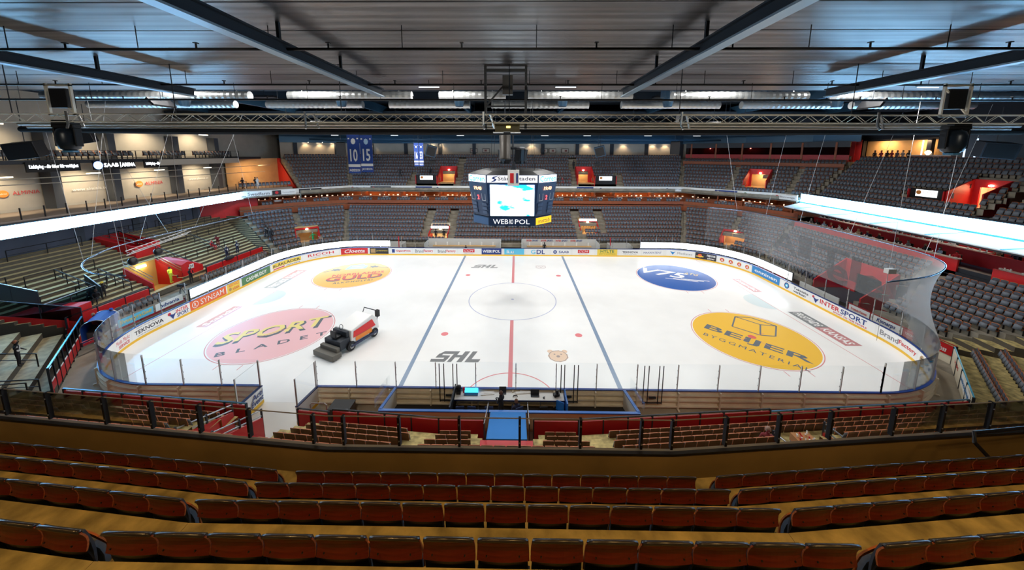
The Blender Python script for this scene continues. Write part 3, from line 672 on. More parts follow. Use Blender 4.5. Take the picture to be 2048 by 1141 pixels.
ADV = [
 ((240, 705), (266, 683), K_w, [('Media Markt', K_r, .9, .36, 0, .18, {'shear': .3}), ('SERVICE', K_r, .7, .28, .05, -.25, bold)], 'red Media Markt SERVICE lettering at the left end'),
 ((268, 682), (326, 646), K_w, [('TEKNOVA', K_k, .85, .38, 0, 0, bold), ('Industri - Verktyg - Inspiration', K_gr, .7, .12, 0, .36), ('Direkt till tryckproduktion', K_gr, .7, .12, 0, -.36)], 'TEKNOVA advert on the left corner boards'),
 ((326, 646), (380, 622), K_w, [('INTER', K_r, .5, .36, .16, .2, bold), ('SPORT', K_n, .5, .4, .18, -.22, bold), ('*disc', K_r, 0, .32, -.36, .22), ('*tri', K_n, .28, .62, -.24, -.1)], 'INTER SPORT advert on the left boards'),
 ((381, 622), (472, 588), K_or, [('SYNSAM', K_w, .66, .62, .1, 0), ('*disc', K_w, 0, .75, -.37, 0), ('*disc', K_or, 0, .62, -.37, 0), ('R', K_w, .05, .4, -.37, 0)], 'orange SYNSAM advert on the left boards'),
 ((474, 587), (510, 574), K_y, [('ASSISTANCE', K_or, .8, .34, .02, .26, bold), ('KÅREN', K_r, .5, .38, .16, -.22, bold), ('*disc', K_brown, 0, .4, -.28, -.2)], 'yellow ASSISTANCE KÅREN advert on the left boards'),
 ((511, 573), (582, 545), K_g, [('CASHBUDDY', K_w, .72, .5, 0, 0, bold)], 'green CASHBUDDY advert at the left far corner'),
 ((584, 544), (629, 531), K_w, [('*rect', K_y, .95, .62, 0, .12), ('BLÅKLÄDER', K_k, .9, .5, 0, .14, bold), ('*rect', K_r, .4, .14, -.25, -.36), ('WORKWEAR', K_n, .45, .14, .22, -.36)], 'BLÅKLÄDER advert at the left far corner'),
 ((631, 531), (676, 522), K_w, [('RICOH', K_r, .72, .42, .0, .12, {'sp': 1.1}), ('imagine. change.', K_gr, .6, .16, 0, -.28)], 'RICOH advert at the left far corner'),
 ((680, 521), (723, 516), K_r, [('Cloetta', K_w, .75, .62, 0, 0, {'shear': .3, 'bold': .04})], 'red advert with white script lettering'),
 ((729, 515), (771, 513), K_k, [('*rect', K_brown, .25, .7, -.32, 0), ('peak PERFORMANCE', K_y, .6, .3, .15, 0)], 'black advert with small yellow lettering'),
 ((775, 513), (819, 512), K_w, [('GigantPrint', K_r, .68, .4, .1, 0, bold), ('*rect', K_n, .13, .6, -.36, 0)], 'GigantPrint advert'),
 ((821, 512), (866, 512), K_w, [('Brand', K_gr, .38, .55, -.2, 0), ('Factory', K_r, .42, .55, .22, 0)], 'BrandFactory advert, left of the pair'),
 ((867, 512), (912, 512), K_w, [('Brand', K_gr, .38, .55, -.2, 0), ('Factory', K_r, .42, .55, .22, 0)], 'BrandFactory advert, right of the pair'),
 ((914, 512), (958, 512), K_w, [('*rect', K_r, .52, .56, 0, .12), ('CCM', K_w, .42, .34, 0, .12, {'bold': .08, 'shear': .3}), ('MADE OF HOCKEY', K_gr, .4, .1, 0, -.33)], 'red CCM advert left of the centre line'),
 ((962, 512), (1003, 512), K_n, [('WEB', K_w, .4, .5, -.25, .05), ('RO', K_w, .12, .5, .0, .05), ('POL', K_w, .36, .5, .26, .05)], 'navy WEBROPOL advert at the centre line'),
 ((1008, 512), (1049, 512), K_lb, [('li.u', K_w, .35, .55, -.2, 0, bold)], 'light blue li.u advert at the centre line'),
 ((1052, 512), (1100, 512), K_w, [('G', K_lb, .2, .75, -.2, 0, bold), ('DL', K_n, .35, .75, .12, 0, bold)], 'GDL advert'),
 ((1102, 512), (1142, 513), K_w, [('SAAB', K_n, .5, .38, .16, 0, {'bold': .06}), ('*disc', K_n, 0, .6, -.28, 0), ('*disc', K_w, 0, .25, -.28, 0)], 'SAAB advert with round emblem'),
 ((1146, 513), (1190, 513), K_w, [('*rect', K_r, .52, .56, 0, .12), ('CCM', K_w, .42, .34, 0, .12, {'bold': .08, 'shear': .3}), ('MADE OF HOCKEY', K_gr, .4, .1, 0, -.33)], 'red CCM advert right of the centre line'),
 ((1196, 513), (1236, 513), K_y, [('HYLTE', K_g, .68, .5, 0, .17, {'bold': .07}), ('JAKT & LANTMAN', K_k, .8, .2, 0, -.3)], 'yellow HYLTE JAKT & LANTMAN advert'),
 ((1240, 513), (1285, 514), K_w, [('TEKNOVA', K_k, .72, .34, 0, .05, bold), ('Direkt till tryckproduktion', K_gr, .6, .12, 0, -.3)], 'small TEKNOVA advert on the far boards'),
 ((1288, 514), (1332, 515), K_w, [('MAXAPATENT', K_n, .85, .32, 0, 0, bold)], 'MAXAPATENT advert'),
 ((1336, 515), (1388, 517), K_w, [('Mediatec', K_gr, .52, .38, .18, 0), ('*tri', K_b, .2, .6, -.25, 0)], 'Mediatec advert with blue mark'),
 ((1390, 518), (1432, 524), K_k, [('*disc', K_or, 0, .6, -.28, 0), ('*rect', K_y, .35, .15, -.28, -.12), ('nanne', K_w, .4, .32, .25, .2, bold), ('silver', K_w, .35, .3, .25, -.22, bold)], 'black advert with orange oval at the right far corner'),
 ((1434, 524), (1512, 543), K_w, sum([[('*disc', K_y, 0, .66, x, 0), ('*disc', K_r, 0, .56, x, 0), ('A', K_w, .07, .4, x, 0, bold)] for x in (-.37, -.12, .13, .38)], []), 'white advert with four round red emblems'),
 ((1514, 544), (1582, 572), K_b, [('onninen', K_w, .82, .42, 0, .02, {'bold': .06})], 'blue onninen advert on the right boards'),
 ((1584, 573), (1640, 602), K_w, [('Tekniska', K_k, .5, .28, .2, .16, bold), ('verken', K_k, .42, .28, .16, -.2, bold), ('*disc', K_n, 0, .75, -.3, 0), ('*disc', K_lb, 0, .5, -.3, 0), ('*disc', K_w, 0, .2, -.3, 0)], 'Tekniska verken advert with blue shield'),
 ((1642, 603), (1746, 668), K_w, [('INTER', K_r, .33, .5, -.17, .1, bold), ('SPORT', K_n, .38, .52, .2, .1, {'bold': .08}), ('SPORT TO THE PEOPLE', K_r, .5, .16, .15, -.34, bold), ('*disc', K_r, 0, .28, -.46, .25), ('*tri', K_n, .11, .6, -.41, -.05)], 'INTERSPORT advert on the right boards'),
 ((1748, 670), (1806, 716), K_w, [('Brand', K_gr, .42, .5, -.22, 0), ('Factory', K_r, .48, .5, .24, 0)], 'BrandFactory advert at the right end'),
 ((1808, 718), (1822, 734), K_w, [('*disc', K_brown, 0, .7, 0, 0), ('*rect', K_k, .35, .12, 0, .1)], 'small brown portrait emblem at the right end'),
 ((1823, 735), (1836, 756), K_w, [('Link', K_k, .8, .4, 0, .1)], 'Link lettering at the right end'),
]
for a, c, bg, items, lab in ADV: advert(sp(*a), sp(*c), bg, items, lab)
for s, m in ((-7.15, K_b), (0, K_r), (7.15, K_b)): advert(s-.15, s+.15, m, [], 'painted line mark on the kickplate', .0, .19)

# glass panes and posts
NS0 = s_of(20, -15.1)
posts = []
def glass_run(s0, s1, step, z1, post=True):
    n = max(1, round(abs(s1-s0)/step))
    for i in range(n):
        a, c = s0+(s1-s0)*i/n, s0+(s1-s0)*(i+1)/n
        m = max(1, int(abs(c-a)/.5)); vs = []
        for j in range(m+1): p, nn, t = perim(a+(c-a)*j/m, .05); vs += [(p.x, p.y, 1.17), (p.x, p.y, z1)]
        for j in range(m+1): p, nn, t = perim(a+(c-a)*j/m, .065); vs += [(p.x, p.y, 1.17), (p.x, p.y, z1)]
        k = 2*(m+1); fs = [(2*j, 2*j+2, 2*j+3, 2*j+1) for j in range(m)]+[(2*j+1, 2*j+3, k+2*j+3, k+2*j+1) for j in range(m)]+[(k+2*j+1, k+2*j+3, k+2*j+2, k+2*j) for j in range(m)]
        b = MB(); b.add(vs, fs); o = b.build('glass_pane', M_glass, boards)
    for i in range(n+1):
        p, nn, t = perim(s0+(s1-s0)*i/n, .07); b = MB(); b.box((p.x, p.y, 1.1+(z1-1.14)/2), (.045, .07, z1-1.14), math.atan2(t.y, t.x))
        for z in (1.5, 1.95, 2.4): b.box((p.x-nn.x*.045, p.y-nn.y*.045, z), (.06, .02, .06), math.atan2(t.y, t.x), mi=1)
        b.build('glass_post', [M_steel, M_dark], boards)
sLN = GATE[1]; sRN = GATE[0]
glass_run(s_of(21.9, -15.1), sRN, 2.42, 2.85)          # near side, right of the gate
glass_run(sLN, s_of(-22.0, -15.1)+PL, 2.42, 2.85)
glass_run(s_of(-22.0, -15.1), s_of(-18.5, 15.1), 2.3, 3.1)
glass_run(s_of(18.5, 15.1), s_of(21.9, -15.1), 2.3, 3.1)
glass_run(s_of(-18.5, 15.1), s_of(-12.5, 15.1), 2.0, 2.9); glass_run(12.5, 18.5, 2.0, 2.9)
# ================================================================ walls, galleries, fascias, roof
def off_poly(P, d):
    """offset an open polyline outward (to its left when walked right-to-left) by d"""
    out = []
    for i, p in enumerate(P):
        ns = []
        for j in (i-1, i):
            if 0 <= j < len(P)-1:
                a, c = Vector(P[j]), Vector(P[j+1]); t = (c-a).normalized(); ns.append(Vector((-t.y, t.x)))
        n = sum(ns, Vector((0, 0)))/len(ns); k = 1/max(.3, n.length_squared); q = Vector(p)+n*d*k; out.append((q.x, q.y))
    return out
def wall_poly(name, P, z0, z1, th, mats, parent=None, mi=0, z0b=None):
    b = MB(); Q = off_poly(P, th)
    for i in range(len(P)-1):
        b.prism([P[i], P[i+1], Q[i+1], Q[i]], z0, z1, mi)
    return b.build(name, mats, parent)
def slab_poly(name, P, Q, z0, z1, mats, parent=None):
    b = MB()
    for i in range(len(P)-1): b.prism([P[i], P[i+1], Q[i+1], Q[i]], z0, z1)
    return b.build(name, mats, parent)
def along(P, step, start=0.0):
    """points every step metres along a polyline: (point, tangent angle)"""
    out = []; d = start
    for i in range(len(P)-1):
        a, c = Vector(P[i]), Vector(P[i+1]); L = (c-a).length; t = (c-a).normalized()
        while d <= L: out.append((a+t*d, math.atan2(t.y, t.x))); d += step
        d -= L
    return out
def pline_at(P, px, z):
    """point of a polyline (at height z) that lies under picture column px"""
    best = None
    for i in range(len(P)-1):
        for k in range(81):
            a = Vector(P[i]).lerp(Vector(P[i+1]), k/80); e = abs(proj((a.x, a.y, z))[0]-px)
            if best is None or e < best[0]:
                t = (Vector(P[i+1])-Vector(P[i])).normalized(); best = (e, a, t)
    return best[1], best[2]
# --- outer walls
struct(wall_poly('wall_far', [(-56, 41.0), (56, 41.0)], -.1, 21, .3, [M_walld]))
struct(wall_poly('wall_left', [(-48.4, -40), (-48.4, 41)], -.1, 21, .3, [M_wallg]))
struct(wall_poly('wall_right', [(56, 41), (56, -40)], -.1, 21, .3, [M_walld]))
struct(wall_poly('wall_near', [(56, -40), (-48.4, -40)], -.1, 21, .3, [mat('near_wall', (.2, .17, .14), .8)]))
M_beamblue = mat('blue_steel', (.03, .085, .15), .4, .5)
# --- far lodge level (between the tiers)
LF = off_poly(FL_T, .55); LF = [(-44.5, 14.5)]+LF
lodge = wall_poly('lodge_front', LF[1:], 4.9, 6.6, .12, [M_org]); struct(lodge, 'orange brown timber band under the lodges')
LB = off_poly(FU_F, 1.6)
struct(slab_poly('lodge_floor', LF[1:], off_poly(LF[1:], 6.0), 5.9, 6.05, [M_conc]))
LBK = off_poly(LF[1:], 5.2)
struct(wall_poly('lodge_back_wall', LBK, 5.9, 8.2, .1, [mat('lodge_back', (.42, .13, .04), .6, noise=.4, nscale=.35)]))
lod = off_poly(LF[1:], 2.0)
M_lglass = see_through('lodge_glass', (.75, .78, .8), .9)
lodg = empty('lodge_box'); 
n = 0
for p, a in along(lod, 3.6, 1.0):
    e = empty('lodge_partition', (p.x, p.y, 6.05), a); nn = Vector((-math.sin(a), math.cos(a)))
    b = MB(); b.box((0, 1.5, 1.05), (.14, 3.0, 2.1)); b.box((-.3, -.9, .25), (.12, 2.0, .5)); o = b.build('timber_panel', M_org, e)
    b = MB(); b.box((.9, -.1, .85), (1.0, .3, .25)); b.build('white_counter', M_white, e)
    b = MB(); b.box((1.9, .15, .55), (3.3, .12, 1.0)); b.box((1.9, .05, 1.06), (3.3, .5, .06)); b.build('timber_counter', M_org, e)
    n += 1; tag(e, 'orange timber lodge partition with counter, %s from the left of the lodge row' % ordn(n), 'partition', 'lodge partitions')
bpy.data.objects.remove(lodg)
# one row of seats in front of every lodge
l1 = off_poly(LF[1:], 1.05)
lodge_seats = [(p.x, p.y, 6.1, a-PI/2, 'lodge', 0) for p, a in along(l1, .5, .8) if int(p.x*2+100) % 7 not in (0, 6) and abs(p.x) < 41]
bulk_seats('lodge_seats', lodge_seats, 'single row of grey seats in front of the far lodges')
for x in (-24, -8, 8, 24):
    light('lodge_strip', 'AREA', (x, 31.3, 7.95), 260, (1, .55, .25), 14, .3, (x, 30.6, 6))
light('lodge_strip', 'AREA', (39, 23.5, 7.95), 90, (1, .55, .25), 8, .3, (38, 22, 6)); light('lodge_strip', 'AREA', (-38.8, 24.2, 7.95), 50, (1, .6, .35), 8, .3, (-38, 23, 6))
# small warm table lights and items on the counters
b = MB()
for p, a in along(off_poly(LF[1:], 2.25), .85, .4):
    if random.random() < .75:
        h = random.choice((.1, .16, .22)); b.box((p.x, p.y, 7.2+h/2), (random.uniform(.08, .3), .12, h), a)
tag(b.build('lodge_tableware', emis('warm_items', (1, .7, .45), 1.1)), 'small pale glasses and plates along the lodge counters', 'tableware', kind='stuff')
# --- upper tier fascia with adverts
FP = off_poly([(-43.0, 17.6)]+FU_F[0:5]+[(42.0, 16.6)], -.55)
struct(slab_poly('gallery_slab', FP, off_poly(FP, 3.0), 7.95, 8.35, [mat('slab_soffit', (.2, .16, .12), .8)]))
fas = wall_poly('tier_fascia', FP, 8.1, 9.05, .15, [mat('fascia_grey', (.80, .78, .74), .5)]); tag(fas, 'pale grey fascia strip running round the far upper tier', 'fascia')
FO = off_poly(FP, -.02)
def fascia_ad(px0, px1, bg, items, lab):
    a, t0 = pline_at(FO, px0, 8.5); c, t1 = pline_at(FO, px1, 8.5); c0 = Vector((a.x, a.y)); L = (c-a).length; t = (c-a).normalized(); nn = Vector((t.y, -t.x))
    e = empty('fascia_advert'); e.parent = fas; e['label'] = lab
    ctr = (a+c)/2+nn*.03
    fn = plane_fn((ctr.x, ctr.y, 8.575), (t.x, t.y, 0), (0, 0, 1)); f2 = plane_fn((ctr.x+nn.x*.012, ctr.y+nn.y*.012, 8.575), (t.x, t.y, 0), (0, 0, 1))
    b = MB(); b.add([fn(-L/2, -.36), fn(L/2, -.36), fn(L/2, .36), fn(-L/2, .36)], [(0, 1, 2, 3)]); b.build('panel', bg, e)
    for s, m, wf, hf, cx in items:
        if s == '*': 
            b = MB(); b.add([f2(cx*L+.24*math.cos(q), .24*math.sin(q)) for q in [2*PI*i/16 for i in range(16)]], [tuple(range(16))]); b.build('logo_mark', m, e)
        else: letters('lettering', s, f2, wf*L, hf*.72, m, e, .03, 0, 1, cx*L, 0)
for it in [(492, 543, K_w, [('Swedfarm', K_k, .85, .7, 0)], 'white Swedfarm sign'), (545, 562, K_k, [('*', K_r, 0, 0, 0)], 'black sign with red mark'), (563, 592, K_w, [('Kommunikation', K_gr, .8, .35, 0)], 'white sign with small grey lettering'),
   (598, 643, K_k, [('HÅR', K_w, .4, .7, 0), ('salong', K_w, .2, .3, -.36), ('center', K_w, .2, .3, .36)], 'black HÅR sign'), (646, 686, K_w, [('DalDäck', K_n, .6, .4, -.1)], 'white sign with blue edge'),
   (703, 739, K_w, [('GigantPrint', K_n, .66, .5, .1), ('*', K_r, 0, 0, -.38)], 'white GigantPrint sign'), (745, 782, K_k, [('ARKOPHARMA', K_w, .6, .4, .12), ('*', K_r, 0, 0, -.35)], 'black sign with red mark'),
   (787, 822, K_w, [('Nyköpings', K_n, .65, .45, -.1)], 'white sign with navy arrow'), (829, 867, K_n, [('Räddningstjänsten', K_r, .8, .35, 0)], 'navy and red sign'), (872, 907, K_w, [('Stångåstaden', K_gr, .75, .4, .1), ('*', K_n, 0, 0, -.42)], 'white Stångåstaden sign'),
   (911, 943, K_w, [('scandia', K_gr, .6, .4, 0)], 'white scandia sign'), (1112, 1150, K_w, [('Bravida', K_n, .5, .45, -.2)], 'white sign right of the scoreboard'), (1156, 1190, K_n, [('DäckImporten', K_w, .85, .45, 0)], 'navy sign reading DäckImporten'),
   (1197, 1236, K_w, [('LINKÖPING', K_gr, .55, .3, .1), ('*', K_n, 0, 0, -.35)], 'white LINKÖPING sign'), (1240, 1276, K_w, [('Vårdsbergs Golf', K_g, .85, .42, 0)], 'white Vårdsbergs Golf sign'), (1282, 1318, K_w, [('Handelsbanken', K_n, .85, .4, 0)], 'white Handelsbanken sign'),
   (1325, 1366, K_w, [('BRANDT CARS', K_gr, .55, .3, .15), ('*', K_n, 0, 0, -.35)], 'white sign with blue mark'), (1382, 1420, K_w, [('HANZO', K_k, .35, .3, 0)], 'white sign with small black lettering'), (1430, 1474, K_n, [('Gemensamt', K_w, .85, .55, 0)], 'navy striped sign'),
   (1484, 1532, K_w, [('ÅHMANS', K_k, .55, .45, .1), ('*', K_g, 0, 0, -.36)], 'white ÅHMANS sign'), (1548, 1594, K_w, [('Borrwega', K_gr, .65, .45, .1), ('*', K_r, 0, 0, -.36)], 'white sign reading Borrwega')]: fascia_ad(*it)
# --- far upper back wall and lobby
UB = off_poly(FU_T, 2.6)
struct(slab_poly('lobby_floor', off_poly(FU_T, .1), UB, 13.3, 13.85, [M_conc]))
struct(wall_poly('lobby_back_wall', UB[:4], 13.8, 17.2, .15, [M_wallg])); struct(wall_poly('lobby_side_wall', UB[3:], 13.8, 17.2, .15, [M_dred]))
struct(wall_poly('upper_blue_band', off_poly(UB, -.7), 16.95, 18.9, .3, [M_beamblue]))
b = MB()
for p, a in along(off_poly(UB, -.2), 7.2, 2.5): b.box((p.x, p.y, 15.5), (.7, .3, 3.4), a)
struct(b.build('wall_pilasters', M_walld))
k = 0
for px_ in (612, 640, 668, 742, 862, 884, 1060, 1172, 1250, 1305, 1330):
    p, t = pline_at(off_poly(UB, -.35), px_, 16); 
    b = MB(); b.box((p.x, p.y, 17.0), (1.2, .15, .08)); k += 1
    tag(b.build('wall_light', emis('tube_glow', (1, .85, .6), 5)), 'short warm tube light high on the far lobby wall, %s from the left' % ordn(k), 'light', 'far lobby tube lights')
    light('wall_wash', 'SPOT', (p.x, p.y-.35, 16.9), 90, (1, .68, .36), .1, None, (p.x, p.y+.5, 14.9), 2.0)
# framed pictures on the far lobby wall
k = 0
for px_ in (945, 972, 1092, 1108, 1127):
    p, t = pline_at(off_poly(UB, -.25), px_, 15.4); k += 1; e = empty('framed_picture', (p.x, p.y, 15.5)); tag(e, 'framed picture on the far lobby wall behind the top seats, %s from the left' % ordn(k), 'picture', 'lobby pictures')
    b = MB(); b.box((0, 0, 0), (1.5, .08, .95)); b.build('frame', M_black, e); b = MB(); b.box((0, -.05, 0), (1.3, .02, .75)); b.box((.1*(k-3), -.065, .02), (.5, .01, .4), mi=1); b.build('picture', [mat('photo_pale', (.5, .42, .35), .5), mat('photo_dark', (.2, .06, .05), .5)], e)
# --- right upper tier back: bar area, wall
struct(wall_poly('right_lobby_floor', [(52.0, 22), (52.0, -14)], 13.2, 13.8, 4.0, [M_conc]))
struct(wall_poly('gallery_front', [(43.1, 16.0), (43.1, -16)], 7.9, 9.35, .15, [M_walld]))
b = MB(); b.box((55.6, 16.6, 15.6), (.1, 10.0, 2.8)); struct(b.build('bar_back_wall', M_warm))
for yy in (18.5, 13.5): light('bar_light', 'AREA', (54.5, yy, 16.9), 110, (1, .6, .28), 2, 1, (55.4, yy, 14))
b = MB(); b.box((55.2, -1.5, 15.8), (.1, 26, 4.0)); struct(b.build('bar_side_wall', mat('slate_wall', (.06, .09, .12), .7)))
# --- suites in the upper right corner
SU = off_poly([lerp2 for lerp2 in [(FU_F[i][0]+(FU_T[i][0]-FU_F[i][0])*.70, FU_F[i][1]+(FU_T[i][1]-FU_F[i][1])*.70) for i in (2, 3, 4, 5)]], .2)
struct(wall_poly('suite_band', SU, 12.6, 13.55, .12, [M_org])); struct(slab_poly('suite_floor', SU, off_poly(SU, 4.5), 12.9, 13.05, [M_conc]))
bulk_seats('suite_seats', [(p.x, p.y, 13.05, a-PI/2, 's', 0) for p, a in along(off_poly(SU, .9), .5, .6)], 'row of grey seats in front of the red upper suites')
suite = tag(wall_poly('red_suite', off_poly(SU, 1.7), 13.05, 14.9, .1, [M_dred]), 'red front of the suites in the upper right corner', 'suite')
wall_poly('suite_window', off_poly(SU, 1.72), 14.9, 16.1, .04, [see_through('suite_glass', (.35, .33, .35), 1.2)], suite)
wall_poly('suite_header', off_poly(SU, 1.7), 16.1, 17.0, .3, [M_dark], suite)
struct(wall_poly('suite_back_wall', off_poly(SU, 4.2), 13, 17, .1, [M_dred]))
for p, a in along(off_poly(SU, 1.66), 4.2, 1.0):
    b = MB(); b.box((p.x, p.y, 14.95), (.25, .14, 3.8), a); b.build('suite_mullion', M_org, suite)
for px_ in (1420, 1500): 
    p, t = pline_at(off_poly(SU, 3.2), px_, 15.5); light('suite_lamp', 'POINT', (p.x, p.y, 16.0), 45, (1, .25, .15), .1)
    b = MB(); b.lathe([(.02, .1), (.14, 0), (.02, -.1)], 10, (p.x, p.y, 16.0)); tag(b.build('suite_pendant', emis('pink_glow', (1, .3, .2), 14)), 'glowing pink lamp inside a red suite at picture column %s' % ('left' if px_ < 1450 else 'right'), 'lamp')
for o in bpy.data.objects:
    if o.name.startswith('suite_pendant'): o['label'] = 'glowing pink lamp in the %s red suite of the upper right corner' % ('leftmost' if proj(o.data.vertices[0].co)[0] < 1450 else 'second')
# --- left end: galleries
struct(wall_poly('gallery_slab_left', [(-48.3, -16), (-48.3, 19)], 8.95, 9.25, -6.0, [mat('gallery_slab', (.30, .24, .2), .6)]))
struct(wall_poly('gallery_slab_upper', [(-48.3, -16), (-48.3, 27)], 13.9, 14.25, -3.2, [M_dark]))
struct(wall_poly('terrace_back_wall', [(-46.0, -14), (-46.0, 15)], 5.0, 8.95, -.2, [mat('slate_panel', (.10, .11, .15), .7, noise=.15, nscale=.5)]))
b = MB(); b.prism([(-46.2, 14.8), (-41.8, 20.8), (-41.6, 20.6), (-46.0, 14.6)], 4.9, 7.95); struct(b.build('red_corner_wall', M_red))
for yy in (-13, -6.5, 0.9, 6.3, 14.0, 20.5):
    b = MB(); b.box((-47.7, yy, 13.2), (1.2, .75, 8)); b.box((-45.85, yy, 7), (.35, .75, 4.0)); struct(b.build('column', mat('column_slate', (.06, .07, .09), .6)))
k = 0
for yy in (-3.5, 3.2, 10.2, 17.2):
    for z, pw in ((12.6, 150), (17.4, 150)):
        light('gallery_spot', 'SPOT', (-46.0, yy, z), pw*2.7, (1, .80, .52), .15, None, (-48.3, yy, z-2.6), 2.3)
    k += 1
    for zz, ln, wd_ in ((12.75, 1.2, 'lower'), (17.55, 1.4, 'upper')):
        b = MB(); b.box((-46.0, yy, zz), (.12, ln, .1)); tag(b.build('gallery_light', emis('gallery_glow', (1, .85, .6), 4)), 'warm tube light above the %s left gallery, %s from the left' % (wd_, ordn(k)), 'light', 'left gallery tube lights')
# gallery rail (glass with black posts)
gr = empty('gallery_rail'); tag(gr, 'glass rail with black posts along the lower left gallery', 'railing')
b = MB(); b.box((-42.35, 1.5, 9.8), (.03, 33, .85)); b.build('glass_panel', M_glass, gr)
for i in range(22):
    b = MB(); b.box((-42.35, -14.5+1.53*i, 9.75), (.07, .07, 1.05)); b.build('post', M_black, gr)
gr = empty('upper_gallery_rail'); tag(gr, 'black posted rail along the upper left gallery', 'railing')
b = MB(); b.box((-45.1, 4, 15.2), (.03, 36, .04)); b.box((-45.1, 4, 14.4), (.04, 36, .06)); b.build('rail', M_dark, gr)
for i in range(24):
    b = MB(); b.box((-45.1, -13+1.53*i, 14.75), (.06, .06, .95)); b.build('post', M_black, gr)
bulk_seats('gallery_seats', [(-46.2, -12+.55*i, 14.25, 0, 'g', 0) for i in range(62) if i not in (17, 18, 36, 37, 48, 49)], 'single row of grey seats on the upper left gallery')
# LED text panels on the upper gallery front
def led_sign(px0, px1, items, lab):
    a = atx(px0, 334, -45.0); c = atx(px1, 334, -45.0); e = empty('text_display', (0, 0, 0)); tag(e, lab, 'display')
    y0, y1 = a.y, c.y; zc = 13.62; b = MB(); b.box((-44.98, (y0+y1)/2, zc), (.12, y1-y0, .95)); b.build('panel', M_black, e)
    L = y1-y0; fn = plane_fn((-44.9, (y0+y1)/2, zc), (0, 1, 0), (0, 0, 1))
    for s, m, wf, h, cx in items:
        if s == '*':
            b = MB(); b.add([fn(cx*L+.42*math.cos(q), .42*math.sin(q)) for q in [2*PI*i/20 for i in range(20)]], [tuple(range(20))]); b.build('glowing_disc', m, e)
        else: letters('lettering', s, fn, wf*L, h, m, e, .03, 0, 1, cx*L, 0)
E_w = emis('white_glow', (.9, .95, 1), 5); E_b = emis('blue_glow', (.15, .3, 1), 6)
led_sign(50, 160, [('Linköping - där idéer blir verklighet', E_w, .9, .42, 0)], 'black text display on the left gallery, the one left of the round emblem')
led_sign(186, 270, [('*', E_b, 0, 0, -.4), ('SAAB', E_w, .34, .42, -.1), ('|', E_w, .012, .6, .12), ('ARENA', E_w, .34, .42, .32)], 'black SAAB ARENA display with blue round emblem on the left gallery')
led_sign(288, 356, [('Linköping - där idéer blir verklighet', E_w, .9, .42, 0)], 'black text display on the left gallery, the one right of the round emblem')
b = MB(); b.box((-44.95, 15.5, 13.75), (.3, 12.5, .75)); tag(b.build('screen_housing', mat('beige_metal', (.42, .38, .33), .5)), 'long beige screen housing on the upper left gallery right of the displays', 'housing')
b = MB(); b.box((-44.95, -8.6, 13.6), (.3, 7, .75)); tag(b.build('screen_housing', MATS['beige_metal']), 'beige screen housing at the far left edge of the upper gallery', 'housing')
# emblems on the grey gallery wall
def wall_logo(px, py, kind, lab, sc=1.0):
    p = atx(px, py, -48.2); e = empty('wall_emblem'); tag(e, lab, 'sign'); fn = plane_fn((-48.2, p.y, p.z), (0, 1, 0), (0, 0, 1))
    if kind:
        b = MB(); b.add([fn(-2.1*sc+.55*sc*math.cos(q), .5*sc*math.sin(q)) for q in [2*PI*i/24 for i in range(24)]], [tuple(range(24))]); b.build('orange_disc', flat('orange_disc', (.75, .25, .04)), e)
        f2 = plane_fn((-48.19, p.y, p.z), (0, 1, 0), (0, 0, 1)); letters('lettering', 'almi', f2, .7*sc, .22*sc, K_w, e, .03, 0, 1, -2.1*sc, 0)
        letters('lettering', 'ALMINIA', fn, 2.8*sc, .55*sc, K_r, e, .05, 0, 1, .2*sc, 0)
    else: letters('lettering', 'www.alminia.se', fn, 3.2*sc, .36*sc, K_w, e, .02)
wall_logo(49, 385, 1, 'orange disc and red ALMINIA lettering on the gallery wall, left one', .68); wall_logo(181, 377, 0, 'white www.alminia.se lettering on the gallery wall, left one')
wall_logo(306, 366, 1, 'orange disc and red ALMINIA lettering on the gallery wall, right one', .8); wall_logo(398, 357, 0, 'white www.alminia.se lettering on the gallery wall, right one')
# --- LED ribbons
E_led = emis('led_white', (.27, .62, 1), 20)
led = empty('led_ribbon'); tag(led, 'blazing blue-white LED ribbon along the left gallery front', 'LED ribbon')
b = MB(); b.box((-42.15, 1.2, 8.5), (.3, 34.5, 1.2)); b.build('housing', M_black, led); b = MB(); b.box((-41.98, 1.2, 8.42), (.05, 34, 1.05)); b.build('screen', E_led, led)
led = empty('led_ribbon'); tag(led, 'blazing blue-white LED ribbon along the right gallery front', 'LED ribbon')
b = MB(); b.box((42.2, .2, 8.7), (.3, 33, 1.3)); b.build('housing', M_black, led); b = MB(); b.box((42.02, .2, 8.72), (.05, 32.6, 1.1)); b.build('screen', E_led, led)
# pale canopy below the right ribbon
can = empty('canopy'); tag(can, 'white panelled canopy below the right LED ribbon', 'canopy')
b = MB(); b.add([(38.0, 14.3, 7.75), (42.0, 16.4, 8.0), (42.0, -17, 8.0), (38.0, -17, 7.75)], [(0, 3, 2, 1)]); b.add([(38.0, 14.3, 7.55), (42.0, 16.4, 7.8), (42.0, -17, 7.8), (38.0, -17, 7.55)], [(0, 1, 2, 3)])
b.quad((38, 14.3, 7.55), (38, -17, 7.55), (38, -17, 7.75), (38, 14.3, 7.75)); b.build('deck', mat('canopy_white', (.85, .88, .9), .5), can)
b = MB(); b.box((41.9, .2, 8.08), (.1, 33, .12)); b.build('painted_lit_edge', mat('cyan_joint_and_lit_edge', (.05, .4, .6), .5), can)  # cyan colour stands in for light on the ribbon housing edge
for i in range(6): b = MB(); b.beam((38, 12.5-5*i, 7.77), (42, 12.5-5*i, 8.02), .12, .03); b.build('joint', mat('cyan_joint_and_lit_edge', (.05, .4, .6), .5), can)
b = MB(); b.box((37.95, -1.3, 7.6), (.08, 31, .12)); b.build('edge_rail', M_dark, can)
